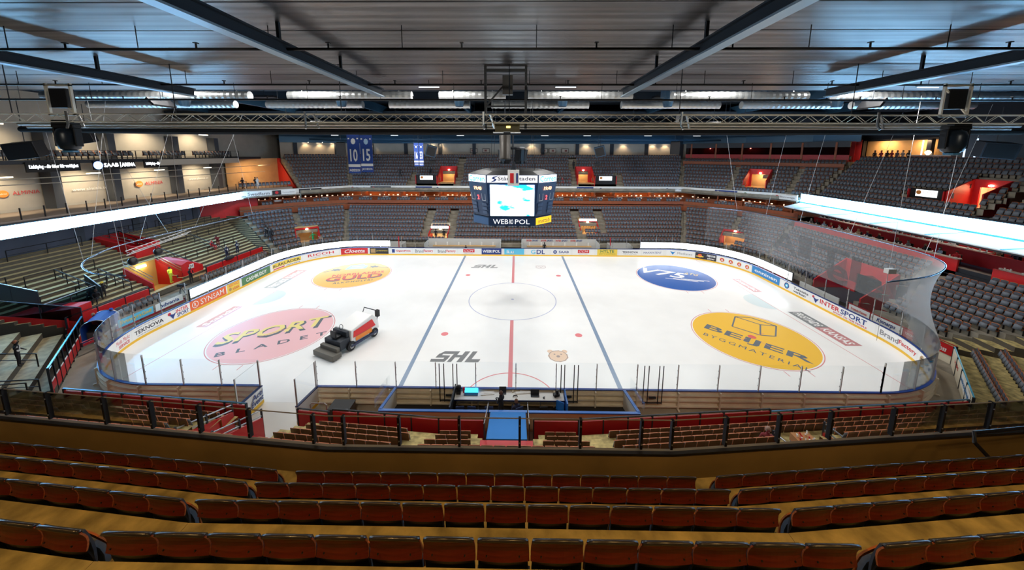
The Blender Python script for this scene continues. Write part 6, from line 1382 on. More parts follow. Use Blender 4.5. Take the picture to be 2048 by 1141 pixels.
# ================================================================ left end: standing terraces
LT0, LT1, LTN = -35.8, -45.6, 18
def lt_z(x): return 1.3+4.3*max(0, min(1, (LT0-x)/(LT0-LT1)))
EXC.append((-36.0, .0, PI/2, 1.5, -.3, 3.2, .5, 3.4)); EXC.append((-41.0, 2.9, PI/2, 1.2, -.2, 4.5, 3.3, 6.2))
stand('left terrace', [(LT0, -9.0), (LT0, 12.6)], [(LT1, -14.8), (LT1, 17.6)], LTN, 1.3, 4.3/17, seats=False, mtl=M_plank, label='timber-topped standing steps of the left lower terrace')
def red_cut(cx, cy, z, w, D, hf, hb, name, lab, inner, lit, front=None):
    e = empty(name, (cx, cy, z), PI/2); tag(e, lab, 'entrance')
    for s in (-1, 1):
        b = MB(); x0, x1 = s*w/2, s*(w/2+.12); vs = [(x, v, zz) for x in (x0, x1) for v, zz in ((0, -.6), (D, -.6), (D, hb), (0, hf))]
        b.add(vs, [(0, 1, 2, 3), (7, 6, 5, 4), (0, 4, 5, 1), (1, 5, 6, 2), (2, 6, 7, 3), (3, 7, 4, 0)]); b.build('side_wall', M_red, e)
        b = MB(); b.beam((s*w/2, 0, hf+.35), (s*w/2, D, hb+.35), .04, .04); b.beam((s*w/2, 0, hf+.65), (s*w/2, D, hb+.65), .04, .04); b.build('hand_rail', M_steel, e)
    b = MB(); b.box((0, D, (hb-.6)/2), (w, .1, hb+.6)); b.box((0, D/2, -.3), (w, D, .1)); b.build('inner_wall', inner, e)
    if front: b = MB(); b.box((0, -.05, front/2-.3), (w+.2, .1, front+.6)); b.build('front_panel', M_red, e)
    if lit:
        b = MB(); b.box((0, D-.12, hb-.35), (.9, .1, .22)); b.build('wall_lamp', emis('lamp_glow', (1, .85, .55), 12), e)
        light('entrance_lamp', 'POINT', (cx-D+.5, cy, z+hb-.5), 10, (1, .75, .3), .15)
    return e
red_cut(-36.0, .0, 1.0, 2.9, 2.8, 1.0, 2.6, 'terrace_entrance', 'red walled entrance with yellow lit interior at the front of the left terrace', mat('yellow_passage', (.6, .38, .10), .6), True)
b = MB(); b.add([(-36.0, 1.5, .6), (-36.0, 4.0, .6), (-36.0, 4.0, 2.2), (-36.0, 2.3, 3.1), (-36.0, 1.5, 2.9), (-38.4, 1.5, .6), (-38.4, 4.0, .6), (-38.4, 4.0, 2.9), (-38.4, 2.3, 3.6), (-38.4, 1.5, 3.6)], [(0, 1, 2, 3, 4), (9, 8, 7, 6, 5), (1, 6, 7, 2), (2, 7, 8, 3), (3, 8, 9, 4), (0, 4, 9, 5)]); tag(b.build('red_block', M_red), 'red gabled block right of the lit left terrace entrance', 'block')
red_cut(-41.0, 2.9, 3.6, 2.4, 4.4, 1.3, 2.3, 'terrace_stair_box', 'dark red stair enclosure high on the left terrace', M_dred, False, 1.3)
b = MB(); b.box((-35.96, 2.6, 2.45), (.05, .5, .5)); e = b.build('letter_plate', K_w); tag(e, 'small white plate with letter H on the left terrace entrance', 'sign'); letters('lettering', 'H', plane_fn((-35.92, 2.6, 2.45), (0, 1, 0), (0, 0, 1)), .3, .36, K_k, e, .05)
red_wall([(-35.3, -8.8), (-35.3, -2.6)], 1.15, 1.95, 'red barrier at the foot of the left terrace, nearer part', m=M_red, posts=2.0, topm=M_dark)
red_wall([(-35.3, 3.6), (-35.3, 12.4)], 1.15, 1.95, 'red barrier at the foot of the left terrace, farther part', m=M_red, posts=2.0, topm=M_dark)
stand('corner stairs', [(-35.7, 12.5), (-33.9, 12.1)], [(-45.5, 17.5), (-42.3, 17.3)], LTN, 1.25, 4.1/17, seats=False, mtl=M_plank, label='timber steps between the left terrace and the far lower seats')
b = MB(); b.prism([(-35.3, -9), (-35.3, 13), (-33.2, 12.2), (-33.2, -8.5)], 0, .72); struct(b.build('concrete_kerb', M_conc))
bulk_seats('terrace_front_seats', [(-34.3, -7.6+.5*i, .72, 0, 'l', 0) for i in range(39) if not (9 < i < 19)], 'single row of grey seats in front of the left red barrier')
def crowd_rail(p, q, lab, n=3, h=1.05, mid=True, name='crowd_barrier'):
    e = empty(name); tag(e, lab, 'barrier'); p, q = Vector(p), Vector(q)
    b = MB(); b.tube([p+Vector((0, 0, h)), q+Vector((0, 0, h))], .035, 6); 
    if mid: b.tube([p+Vector((0, 0, h*.55)), q+Vector((0, 0, h*.55))], .025, 6)
    b.build('rail', M_black, e)
    for i in range(n):
        r = p.lerp(q, i/(n-1)); b = MB(); b.tube([r, r+Vector((0, 0, h))], .035, 6); b.build('post', M_black, e)
crn = {}
def P_lt(x, y): return (x, y, lt_z(x)+.02)
for x, y0, y1 in ((-44.9, -12, -6), (-44.9, -5, .3), (-45.2, 3.0, 7.0), (-45.2, 8, 12), (-41.5, -11, -7.5), (-41.0, -6.8, -2), (-41.5, 4.5, 8), (-41.6, 9.6, 13), (-38.2, -8, -3.5), (-38.2, 4.3, 7.2), (-38.6, 8.6, 11.6), (-44, 12.4, 14.5), (-42.8, 13.6, 15.2)):
    zone = 'top' if x < -43.9 else 'middle' if x < -40 else 'lower'; cr = crn.get(zone, 0)+1; crn[zone] = cr
    crowd_rail(P_lt(x, y0), P_lt(x, y1), 'black crowd rail on the %s steps of the left terrace, %s from the near side' % (zone, ordn(cr)))
for i, (y, xa, xb) in enumerate(((-4.9, -37, -41), (3.4, -36.6, -44.6), (8.2, -36.4, -45), (-2.9, -39.6, -36.6))):
    crowd_rail(P_lt(xa, y), P_lt(xb, y), 'black stair rail running up the left terrace, %s from the near side' % ordn((1, 3, 4, 2)[i]), 5)
crowd_rail((-33.9, 13.2, 1.1), (-38.6, 17.2, 3.9), 'black rail beside the stairs between the left terrace and the far seats', 5)
# dark glazed enclosures
e = empty('glazed_screen'); tag(e, 'dark glazed screen standing on the left terrace', 'screen'); a_, c_ = atx(68, 603, -37.5), atx(150, 572, -38.5)
M_smoke = see_through('smoked_glass', (.30, .38, .42), 1.4)
def screen(pts, h, lab, m=None, name='glazed_screen', railm=None, low=None):
    e = empty(name); tag(e, lab, 'screen')
    for i in range(len(pts)-1):
        p, q = Vector(pts[i]), Vector(pts[i+1]); up = Vector((0, 0, 1))
        t = (q-p).normalized(); n = Vector((-t.y, t.x, 0)).normalized()*.02
        b = MB(); b.add([p-n, q-n, q-n+up*h, p-n+up*h, p+n, q+n, q+n+up*h, p+n+up*h], [(0, 1, 2, 3), (7, 6, 5, 4), (3, 2, 6, 7), (1, 5, 6, 2), (0, 3, 7, 4)]); b.build('pane', m or M_smoke, e)
        if low: b = MB(); b.add([p-up*low-n*2, q-up*low-n*2, q-n*2, p-n*2, p-up*low+n*2, q-up*low+n*2, q+n*2, p+n*2], [(0, 1, 2, 3), (7, 6, 5, 4), (3, 2, 6, 7), (1, 5, 6, 2), (0, 3, 7, 4)]); b.build('lower_panel', M_red, e)
        b = MB(); b.beam(p+up*h, q+up*h, .06, .05); b.build('top_rail', railm or M_steel, e)
        m_ = max(1, int((q-p).length/1.6))
        for j in range(m_+1): r = p.lerp(q, j/m_); b = MB(); b.beam(r-up*(low or 0), r+up*h, .06, .06, up=(0, 1, 0)); b.build('post', M_dark, e)
    return e
bpy.data.objects.remove(e)
screen([(-36.7, -9.0, 1.9), (-37.1, -5.2, 2.0)], 1.3, 'blue-grey glazed screen at the front of the left terrace')
screen([(-44.5, -9.6, 5.0), (-38.0, -8.2, 2.6)], 1.4, 'dark sloping screen running up the left terrace', mat('dark_panel', (.03, .035, .04), .5))
screen([(-36.9, -5.0, 2.1), (-39.0, -4.4, 3.0)], 1.0, 'short dark screen next to the seated dark group on the left terrace', M_black)
# red stair enclosure between terrace and near-left corner block
screen([(-44.5, -12.2, 4.4), (-38.5, -10.2, 2.9), (-34.6, -8.3, 1.5)], 1.2, 'dark glass balustrade over a red wall at the left edge', low=1.6, railm=M_dark)
screen([(-36.8, -7.2, 1.2), (-35.3, -8.9, .6)], .5, 'red stair wall below the front rows at the left', M_red, low=.8)
b = MB(); b.prism([(-38.5, -10.0), (-35.3, -8.4), (-35.5, -6.9), (-38.8, -7.6)], 0, 2.6); tag(b.build('red_stair_block', M_red), 'red stair block beside the left terrace', 'block')
# near-left corner block: broad steps with rail
NLC_F, NLC_T = [(-35.2, -9.1), (-28.9, -15.5)], [(-42.6, -15.2), (-34.6, -23.4)]
stand('near left corner', NLC_F, NLC_T, 11, .45, .42, seats=False, mtl=mat('step_wood', (.42, .33, .18), .7, noise=.3, nscale=2.5), label='broad pale steps of the near left corner terrace')
e = empty('corner_rail'); tag(e, 'tall rail with dark mesh and red panels along the near left corner steps', 'barrier')
P0, P1 = Vector((-28.2, -15.0, 0)), Vector((-34.5, -8.4, 0)); N_ = 9; t_ = (P1-P0).normalized(); aa = math.atan2(t_.y, t_.x)
for i in range(N_+1):
    r = P0.lerp(P1, i/N_); b = MB(); b.box((r.x, r.y, 1.0), (.08, .1, 2.0), aa); b.build('post', M_dark, e)
    if i < N_:
        m_ = P0.lerp(P1, (i+.5)/N_); L_ = (P1-P0).length/N_
        b = MB(); b.box((m_.x, m_.y, .55), (L_*.9, .05, .75), aa); b.build('red_panel', M_red, e)
        b = MB(); b.box((m_.x, m_.y, 1.45), (L_*.92, .03, .75), aa); b.build('mesh_panel', see_through('mesh_dark', (.25, .27, .3), 1.0), e)
        b = MB(); b.box((m_.x, m_.y, 1.02), (L_*.6, .06, .08), aa); b.build('white_tag', M_white, e)
b = MB(); b.beam(P0+Vector((0, 0, 2.0)), P1+Vector((0, 0, 2.0)), .08, .05); b.build('top_rail', MATS['cyan_rail'], e)
for pts, lab in (([(-28.0, -15.6, .7), (-32.5, -18.5, 2.2)], 'black rail frame at the lower edge of the near left steps'), ([(-31.5, -13.2, .8), (-34.6, -15.6, 2.2)], 'short stair rail beside the person on the near left steps'), ([(-27.2, -16.6, 1.2), (-31, -19.5, 2.6)], 'black rail nearest the parapet at the left'), ([(-30.2, -20.0, 2.6), (-33, -21.6, 3.4)], 'black rail frame at the left edge above the parapet')):
    crowd_rail(pts[0], pts[1], lab, 3, 1.0)
screen([(-36.0, -16.5, 2.2), (-34.2, -18.2, 2.2)], 1.0, 'small blue-grey glazed panel at the left edge', None)
# blue arched tunnel cover and leaning notice board
p = atz(190, 690, 0); e = empty('tunnel_cover', (p.x-.6, p.y+1.0, 0), .6); tag(e, 'blue fabric tunnel cover with pale hoops at the rink corner', 'cover')
b = MB(); n = 10; vs = []
for y in (-1.0, 1.2): vs += [(-.75*math.cos(PI*i/n), y, 1.3+.6*math.sin(PI*i/n)) for i in range(n+1)]
vs += [(-.75, -1, 0), (.75, -1, 0), (-.75, 1.2, 0), (.75, 1.2, 0)]; m_ = n+1
b.add(vs, [(i, i+1, m_+i+1, m_+i) for i in range(n)]+[(0, 2*m_, 2*m_+2, m_), (n, m_+n, 2*m_+3, 2*m_+1)]+[tuple([2*m_+2]+list(range(m_, 2*m_))+[2*m_+3])]); b.build('fabric', mat('tent_blue', (.01, .06, .3), .6), e)
for y in (-1.0, 1.2): b = MB(); b.tube([(-.77, y, 0)]+[(-.77*math.cos(PI*i/n), y, 1.3+.62*math.sin(PI*i/n)) for i in range(n+1)]+[(.77, y, 0)], .03, 6); b.build('hoop', M_steel, e)
p = atz(200, 712, 0); e = empty('notice_board', (p.x-.1, p.y+.2, 0), 2.1); tag(e, 'large white board with small red marks leaning near the rink corner', 'board')
M_ = Matrix.Rotation(.35, 3, 'X'); b = MB(); b.box((0, 0, 1.0), (1.9, .05, 1.9), M=None); b.v = [tuple(M_ @ Vector(v)) for v in b.v]; b.build('panel', K_w, e)
for x, z in ((-.6, .5), (.1, .6), (.6, .5), (-.6, 1.1), (0, 1.2), (.6, 1.1), (-.5, 1.65), (.3, 1.7)):
    for sg in (-.035, .035): b = MB(); b.box((x, sg, z), (.22, .01, .1)); b.v = [tuple(M_ @ Vector(v)) for v in b.v]; b.build('red_mark', K_r, e)
b = MB(); b.beam((.5, .0, 1.3), (.5, -1.0, 0), .05, .05); b.build('prop', M_dark, e)
# ================================================================ sign boxes in the upper tiers
def sign_box(cx, cy, z, rz, wd, lab):
    e = empty('sign_box', (cx, cy, z), rz); tag(e, lab, 'sign')
    b = MB(); b.box((0, .5, .45), (wd, 1.0, 1.6)); b.build('box', M_black, e); b = MB(); b.box((0, -.03, .75), (wd*.62, .05, .75)); b.build('sign_panel', K_lit, e)
    b = MB(); b.add([(-wd*.22+.26*math.cos(q), -.07, .82+.24*math.sin(q)) for q in [2*PI*i/16 for i in range(16)]], [tuple(range(16))]); b.build('orange_disc', MATS['print_orange_disc'], e)
    letters('lettering', 'ALMINIA', plane_fn((.28, -.07, .84), (1, 0, 0), (0, 0, 1)), wd*.38, .26, K_r, e, .05); letters('lettering', 'www.alminia.se', plane_fn((.1, -.07, .53), (1, 0, 0), (0, 0, 1)), wd*.36, .09, K_k, e, .02)
    for x in (-wd/2-.06, wd/2+.06): b = MB(); b.box((x, .4, .4), (.1, 1.2, 1.5)); b.build('red_side', M_red, e)
sign_box(-16.4, 29.7, 9.7, 0, 3.8, 'lit ALMINIA sign on a black box left of the left upper doorway'); sign_box(16.8, 29.7, 9.7, 0, 3.8, 'lit ALMINIA sign on a black box right of the right upper doorway')
sign_box(46.0, 4.7, 10.0, -PI/2, 3.2, 'lit ALMINIA sign on a dark box in the right upper tier')
# sign boards over the lower far doorways
for x, y, s, lab in ((-12.2, 21.2, 'SAAB ARENA', 'white strip sign over the lower doorway left of the scoreboard'), (12.4, 23.0, 'INTERSPORT SAAB ARENA', 'blue-white strip sign over the lower doorway right of the scoreboard')):
    b = MB(); z = 2.95 if x < 0 else 3.95; b.box((x, y-.1, z), (2.9, .1, .38)); e = tag(b.build('strip_sign', K_lit), lab, 'sign'); letters('lettering', s, plane_fn((x, y-.17, z), (1, 0, 0), (0, 0, 1)), 2.4, .2, K_n, e, .04)
# slanting slats in the right doorway
b = MB()
for i in range(6): b.beam((11.2+.42*i, 22.9, 1.75), (11.9+.42*i, 22.9, 3.2), .06, .14)
tag(b.build('stair_slats', M_warm), 'slanting pale stair slats seen in the right lower doorway', 'slats')
# bar counter at the right upper level, concessions
e = empty('bar_counter'); tag(e, 'brown bar counter with white slatted front above the right upper tier', 'counter'); b = MB(); b.box((52.6, 10.4, 14.35), (.7, 4.4, 1.1)); b.build('body', mat('bar_front', (.35, .2, .16), .5), e); b = MB(); b.box((52.5, 10.4, 14.93), (.9, 4.6, .06)); b.build('top', M_white, e)
for i in range(7): b = MB(); b.box((52.2, 9.2+.16*i, 14.35), (.04, .07, .9)); b.build('slat', M_white, e)
b = MB(); b.lathe([(.1, 0), (.28, .25), (.3, .4), (.1, .6)], 14, (52.6, 10.9, 14.96)); tag(b.build('glowing_globe', emis('globe', (1, .55, .25), 5)), 'glowing orange globe lamp on the bar counter', 'lamp')
for y in (21.5, 12.6): b = MB(); b.box((54.8, y, 15.4), (.5, .5, 3.4)); struct(b.build('column_bar', M_dark))
for i, y in enumerate((13.0, 8.6, 7.6)): b = MB(); b.box((54.2, y, 15.4), (.08, .12, 3.0)); tag(b.build('light_post', emis('blue_post', (.5, .7, 1), 1.2)), 'thin blue-white lit post in the bar opening, %s from the left' % ordn(i+1), 'light')
# ================================================================ ice resurfacer
e = empty('ice_resurfacer', (-12.75, -8.35, 0), D(-24)); tag(e, 'white and red ice resurfacing machine driving on the left half of the ice', 'ice resurfacer')
M_zw = mat('machine_white', (.85, .85, .84), .3); M_zr = mat('machine_red', (.75, .02, .02), .35); M_zo = mat('machine_orange', (.9, .25, .02), .35)
b = MB(); b.add([(-.95, -.9, .55), (.95, -.9, .55), (.95, 1.9, .55), (-.95, 1.9, .55), (-.9, -.8, 1.55), (.9, -.8, 1.55), (.9, 1.3, 1.95), (-.9, 1.3, 1.95), (.85, 1.9, 1.35), (-.85, 1.9, 1.35)], [(3, 2, 1, 0), (4, 5, 6, 7), (0, 1, 5, 4), (1, 2, 8, 6, 5), (3, 0, 4, 7, 9), (7, 6, 8, 9), (2, 3, 9, 8)]); b.build('snow_tank', M_zw, e, bevel=.06)
for s in (-1, 1):
    b = MB(); b.add([(s*.97, -.7, .95), (s*.97, 1.5, .95), (s*.93, 1.2, 1.6), (s*.93, -.6, 1.42)], [(0, 1, 2, 3)] if s > 0 else [(3, 2, 1, 0)]); b.build('red_panel', M_zr, e)
    b = MB(); b.add([(s*.98, -.5, .58), (s*.98, 1.1, .58), (s*.98, 1.1, .93), (s*.98, -.5, .93)], [(0, 1, 2, 3)] if s > 0 else [(3, 2, 1, 0)]); b.build('orange_panel', M_zo, e)
b = MB(); b.box((0, -1.35, .75), (1.7, .9, .7)); b.box((0, -1.0, 1.3), (1.5, .25, .5)); b.build('driver_deck', M_dark, e, bevel=.04); b = MB(); b.box((0, -1.4, 1.2), (.55, .5, .12)); b.box((0, -1.65, 1.5), (.55, .12, .5)); b.build('driver_seat', M_black, e, bevel=.03)
b = MB(); b.tube([(.2*math.cos(q), -.95+.06*math.sin(q), 1.75+.18*math.sin(q)) for q in [2*PI*i/12 for i in range(12)]], .02, 5, closed=True); b.build('steering_wheel', M_black, e)
b = MB(); b.box((0, -2.25, .28), (2.15, .75, .4)); b.box((0, -2.0, .6), (1.8, .3, .35)); b.build('conditioner', mat('machine_grey', (.12, .11, .09), .5), e, bevel=.04)
for x in (-.85, .85):
    for y in (-.9, 1.35):
        b = MB(); b.lathe([(.2, -.14), (.36, -.12), (.38, 0), (.36, .12), (.2, .14)], 20); b.v = [(v[2]+x*1.04, v[0]+y, v[1]+.38) for v in b.v]; w_ = b.build('wheel', M_black, e); b = MB(); b.lathe([(.16, -.16), (.18, .16)], 12); b.v = [(v[2]+x*1.04, v[0]+y, v[1]+.38) for v in b.v]; b.build('hub', M_steel, w_)
b = MB(); b.tube([(-.85, 1.75, 1.3), (-.85, 2.05, 1.9), (.85, 2.05, 1.9), (.85, 1.75, 1.3)], .04, 6); b.box((.75, 1.95, 1.75), (.3, .25, .55)); b.build('front_frame', M_black, e)
b = MB(); b.box((1.02, .3, .42), (.16, 2.6, .16)); b.build('side_skirt', mat('skirt_navy', (.02, .03, .08), .4), e)
# ================================================================ left corner lobby beside the far upper tier
struct(slab_poly('lobby_slab', [(-48.2, 18.5), (-42.6, 18.2), (-37.4, 23.2)], [(-48.2, 32), (-47, 32), (-44.6, 30.6)], 8.95, 9.3, [mat('gallery_slab', (.30, .24, .2), .6)]))
b = MB(); b.add([(-37.2, 24.0, 9.0), (-44.2, 30.6, 9.0), (-44.2, 30.6, 13.6), (-37.2, 24.0, 9.2)], [(0, 1, 2, 3)]); b.add([(-37.35, 23.9, 9.0), (-44.35, 30.5, 9.0), (-44.35, 30.5, 13.6), (-37.35, 23.9, 9.2)], [(3, 2, 1, 0)])
struct(b.build('wall_stair_side', M_red))
b = MB(); b.beam((-47.9, 22.6, 11.6), (-45.0, 31.4, 11.6), .12, 4.7); struct(b.build('lobby_wall_warm', M_warm)); b = MB(); b.beam((-45.2, 31.2, 11.6), (-44.0, 30.4, 11.6), .12, 4.7); struct(b.build('lobby_wall_red', M_red))
light('lobby_lamp', 'AREA', (-44.2, 24.6, 13.3), 160, (1, .62, .3), 2.5, 1.0, (-44.6, 25.5, 9.3))
crowd_rail((-43.4, 19.4, 9.3), (-43.4, 21.0, 9.3), 'black rail in the left corner lobby', 3, 1.1)
bulk_seats('lobby_front_seats', [(p.x, p.y, 9.3, a-PI/2, 's', 0) for p, a in along(off_poly([(-42.6, 18.2), (-37.4, 23.2)], .7), .5, .4)], 'short row of grey seats above the Swedfarm sign'.replace('Swedfarm', 'white left'))
# ================================================================ people
BODY = {}
def body(pose):
    if pose in BODY: return BODY[pose]
    v = []; e = []; r = []; tagp = []
    def V(p, rad, part, prev=None):
        v.append(p); r.append(rad); tagp.append(part)
        if prev is not None: e.append((prev, len(v)-1))
        return len(v)-1
    sit = pose.startswith('sit'); hz = .47 if sit else .95; ln = .18 if pose in ('bend',) else 0
    if pose == 'bend': ly = .30
    else: ly = .06 if pose == 'sit_table' else 0
    def T(x, y, dz): return (x, y+ly*max(0, dz)/.5, hz+dz*(.82 if pose == 'bend' else 1))
    pel = V(T(0, 0, 0), (.15, .11), 'hip'); wst = V(T(0, 0, .16), (.13, .10), 'torso', pel); chs = V(T(0, .0, .36), (.165, .12), 'torso', wst)
    nk = V(T(0, .0, .535), (.055, .055), 'neck', chs); h1 = V(T(0, .02, .63), (.078, .09), 'head', nk); h2 = V(T(0, .02, .72), (.082, .1), 'head', h1); V(T(0, .01, .79), (.05, .06), 'head', h2)
    for s in (-1, 1):
        sh = V(T(s*.185, 0, .47), (.068, .068), 'arm', chs)
        if pose in ('stand', 'walk'): el, wr = (s*.25, -.03, hz+.2), (s*.24, .08, hz-.04)
        elif pose in ('hold', 'bend'): el, wr = (s*.25, .04+ly*.4, hz+.2), (s*.09, .27+ly*.6, hz+.22)
        elif pose == 'salute': el, wr = ((.34, .02, hz+.34), (.16, .14, hz+.66)) if s > 0 else ((-.25, .04, hz+.2), (-.12, .24, hz+.12))
        elif pose == 'sit_table': el, wr = (s*.25, .13, hz+.22), (s*.12, .36, hz+.27)
        elif pose == 'sit': el, wr = (s*.25, .04, hz+.2), (s*.12, .26, hz+.14)
        elif pose == 'wide': el, wr = (s*.38, .02, hz+.28), (s*.56, .12, hz+.18)
        e1 = V(el, (.047, .047), 'arm', sh); w1 = V(wr, (.033, .033), 'forearm', e1)
        d = (Vector(wr)-Vector(el)).normalized(); sd = d.cross(Vector((0, 0, 1))); sd = sd.normalized() if sd.length > .1 else Vector((1, 0, 0))
        pm = V(tuple(Vector(wr)+d*.07), (.032, .02), 'hand', w1)
        for q, l in ((-.027, .075), (-.009, .09), (.009, .085), (.027, .07)): f = V(tuple(Vector(v[pm])+sd*q+d*.04), (.009, .009), 'hand', pm); V(tuple(Vector(v[pm])+sd*q*1.2+d*(.04+l*.6)+Vector((0, 0, -.015))), (.008, .008), 'hand', f)
        V(tuple(Vector(wr)+d*.05-sd*s*.055), (.011, .011), 'hand', w1)
        hp = V((s*.09, 0, hz-.05), (.095, .095), 'leg', pel)
        if sit: kn, an, to = (s*.13, .42, hz+.02), (s*.13, .42, .09), (s*.14, .58, .04)
        elif pose == 'walk' or pose == 'wide': kn, an, to = (s*.1, s*.16+.04, .5), (s*.1, s*.24-.03, .09), (s*.12, s*.24+.13, .04)
        else: kn, an, to = (s*.11, .02, .5), (s*.12, -.02, .09), (s*.15, .14, .04)
        k1 = V(kn, (.062, .062), 'leg', hp); a1 = V(an, (.042, .042), 'leg', k1); V(to, (.04, .03), 'shoe', a1)
    me = bpy.data.meshes.new('b'); me.from_pydata([tuple(q) for q in v], e, []); ob = bpy.data.objects.new('b', me); COL.objects.link(ob)
    m = ob.modifiers.new('s', 'SKIN'); m.use_smooth_shade = True
    if not me.skin_vertices: me.attributes
    sk = me.skin_vertices[0].data
    for i, q in enumerate(r): sk[i].radius = q; sk[i].use_root = (i == 0)
    sb = ob.modifiers.new('u', 'SUBSURF'); sb.levels = 1; sb.render_levels = 1
    dg = bpy.context.evaluated_depsgraph_get(); dg.update(); out = bpy.data.meshes.new_from_object(ob.evaluated_get(dg)); bpy.data.objects.remove(ob)
    segs = [(Vector(v[a]), Vector(v[c]), tagp[c] if tagp[a] != 'hand' else 'hand', tagp[a]) for a, c in e]
    SL = {'torso': 0, 'arm': 0, 'forearm': 0, 'neck': 3, 'head': 3, 'hip': 1, 'leg': 1, 'shoe': 2, 'hand': 3}
    for p in out.polygons:
        c = Vector(p.center); best = min(segs, key=lambda sg: ((sg[0]+(sg[1]-sg[0])*max(0, min(1, (c-sg[0]).dot(sg[1]-sg[0])/max(1e-6, (sg[1]-sg[0]).length_squared))))-c).length)
        k = SL[best[2]]
        if best[2] == 'neck' and c.z < v[nk][2]-.03: k = 0
        p.material_index = k; p.use_smooth = True
    BODY[pose] = (out, Vector(v[h2])); return BODY[pose]
SKIN = [mat('skin_a', (.66, .40, .29), .5), mat('skin_b', (.56, .33, .23), .5)]
CL = {}
def cloth(c):
    if c not in CL: CL[c] = mat('cloth_%d' % len(CL), c, .85)
    return CL[c]
PM = {}
def person(loc, rz, pose, top, bot, lab, hair=(.05, .03, .02), group=None, sc=1.0, extra=None, long_hair=False):
    base, hp = body(pose); key = (pose, top, bot)
    if key not in PM:
        m = base.copy(); m.materials.clear()
        for x in (cloth(top), cloth(bot), M_black, SKIN[len(PM) % 2]): m.materials.append(x)
        PM[key] = m
    o = bpy.data.objects.new('person', PM[key]); COL.objects.link(o); o.location = loc; o.rotation_euler = (0, 0, rz); o.scale = (sc,)*3
    tag(o, lab, 'person', group)
    b = MB(); n = 10
    prof = [(.0, .135), (.06, .12), (.095, .07), (.108, .01), (.1, -.05)] + ([(.095, -.16), (.08, -.2)] if long_hair else [])
    vs = []; 
    for rr, z in prof:
        for j in range(n): a = 2*PI*j/n; y = math.sin(a)*rr*1.1-.018; vs.append((hp.x+math.cos(a)*rr, hp.y+(y if y < .055 or z > .05 else .055), hp.z+z))
    b.add(vs, [(i*n+j, (i+1)*n+j, (i+1)*n+(j+1) % n, i*n+(j+1) % n) for i in range(len(prof)-1) for j in range(n)]); b.build('hair', cloth(hair), o, smooth=True)
    b = MB()
    for s in (-1, 1): b.box((hp.x+s*.032, hp.y+.098, hp.z-.01), (.022, .012, .012)); b.box((hp.x+s*.088, hp.y, hp.z-.03), (.02, .035, .06), mi=1)
    b.add([(hp.x-.014, hp.y+.095, hp.z-.05), (hp.x+.014, hp.y+.095, hp.z-.05), (hp.x, hp.y+.125, hp.z-.045), (hp.x, hp.y+.1, hp.z)], [(0, 1, 2), (0, 2, 3), (1, 3, 2)], 1); b.box((hp.x, hp.y+.094, hp.z-.075), (.045, .01, .01), mi=2); b.build('face', [M_black, SKIN[0], cloth((.35, .08, .07))], o)
    if extra: extra(o, hp)
    return o
BK = (.012, .012, .016); NV = (.015, .02, .06); GY = (.12, .12, .13); RD = (.55, .02, .03); WH = (.75, .75, .75); BR = (.2, .1, .05); TN = (.45, .33, .2); GN = (.02, .35, .12); LB_ = (.25, .35, .5); DR = (.22, .02, .03)
def toward(p, q=(0, 0)): return math.atan2(q[1]-p[1], q[0]-p[0])-PI/2
def on_lt(px, py):
    x = -36
    for _ in range(30):
        p = atx(px, py, x); z = p.z
        # ray height at this x against the terrace height
        x += (-.35 if z > lt_z(x) else .35)*.6 if abs(z-lt_z(x)) > .05 else 0
    p = atx(px, py, x); return Vector((p.x, p.y, lt_z(p.x)))
def patches(n, c, seed):
    def f(o, hp):
        rnd = random.Random(seed); b = MB()
        for i in range(n):
            a = rnd.uniform(.3, 2.8); z = hp.z-.3-rnd.random()*.3; b.box((.15*math.cos(a), .135*math.sin(a), z), (.08, .03, .09), a-PI/2)
        b.build('jersey_pattern', cloth(c), o)
    return f
def vest(c):
    def f(o, hp): b = MB(); b.lathe([(.17, -.55), (.19, -.35), (.2, -.22), (.12, -.13)], 14, (hp.x, hp.y-.02, hp.z)); b.build('vest', mat('hi_vis', c, .6, emit=.3), o)
    return f
def cap(c):
    def f(o, hp): b = MB(); b.lathe([(.115, .02), (.118, .06), (.09, .13), (.02, .155)], 12, (hp.x, hp.y, hp.z)); b.box((hp.x, hp.y+.13, hp.z+.03), (.14, .12, .015)); b.build('cap', cloth(c), o)
    return f
p = atz(35, 728, .45+.42*3); q = Vector((-32.4, -14.9, 0))
# person on the near-left steps: tread height of the row under the feet
def on_corner(px, py):
    nrm = Vector((-1, -.98)).normalized(); f0 = Vector(NLC_F[0]); best = None
    for k in range(11):
        z = .45+.42*k; p = atz(px, py, z); d = (Vector((p.x, p.y))-f0).dot(nrm); kk = d/.93
        if best is None or abs(kk-(k-.5)) < best[0]: best = (abs(kk-(k-.5)), Vector((p.x, p.y, z)))
    return best[1]
p = on_corner(40, 733); person(p, toward(p, (-10, 5)), 'salute', BK, BK, 'person in black jacket with white patches shading the eyes on the near left steps', hair=(.35, .12, .06), extra=patches(9, WH, 1))
p = on_lt(391, 560); p = Vector((-35.0, p.y, .95)); person(p, toward(p), 'hold', BK, BK, 'grey-haired person in dark jacket over a red shirt standing by the H entrance', hair=(.5, .48, .45), extra=lambda o, hp: MB().box((hp.x, hp.y+.1, hp.z-.35), (.12, .06, .35)).build('red_shirt', cloth(RD), o))
person((-36.6, .8, 1.15), -1.2, 'stand', (.5, .6, .05), BK, 'steward in yellow high-visibility vest inside the H entrance', extra=vest((.75, .9, .05)))
p = on_lt(437, 494); person(p, toward(p, (-30, -10)), 'bend', DR, BK, 'person in dark red jacket bending down on the left terrace')
p = on_lt(424, 497); person(p+Vector((0, 0, -.1)), toward(p, (-30, 10)), 'sit', RD, BK, 'person in bright red jacket sitting on the left terrace', hair=(.4, .3, .2))
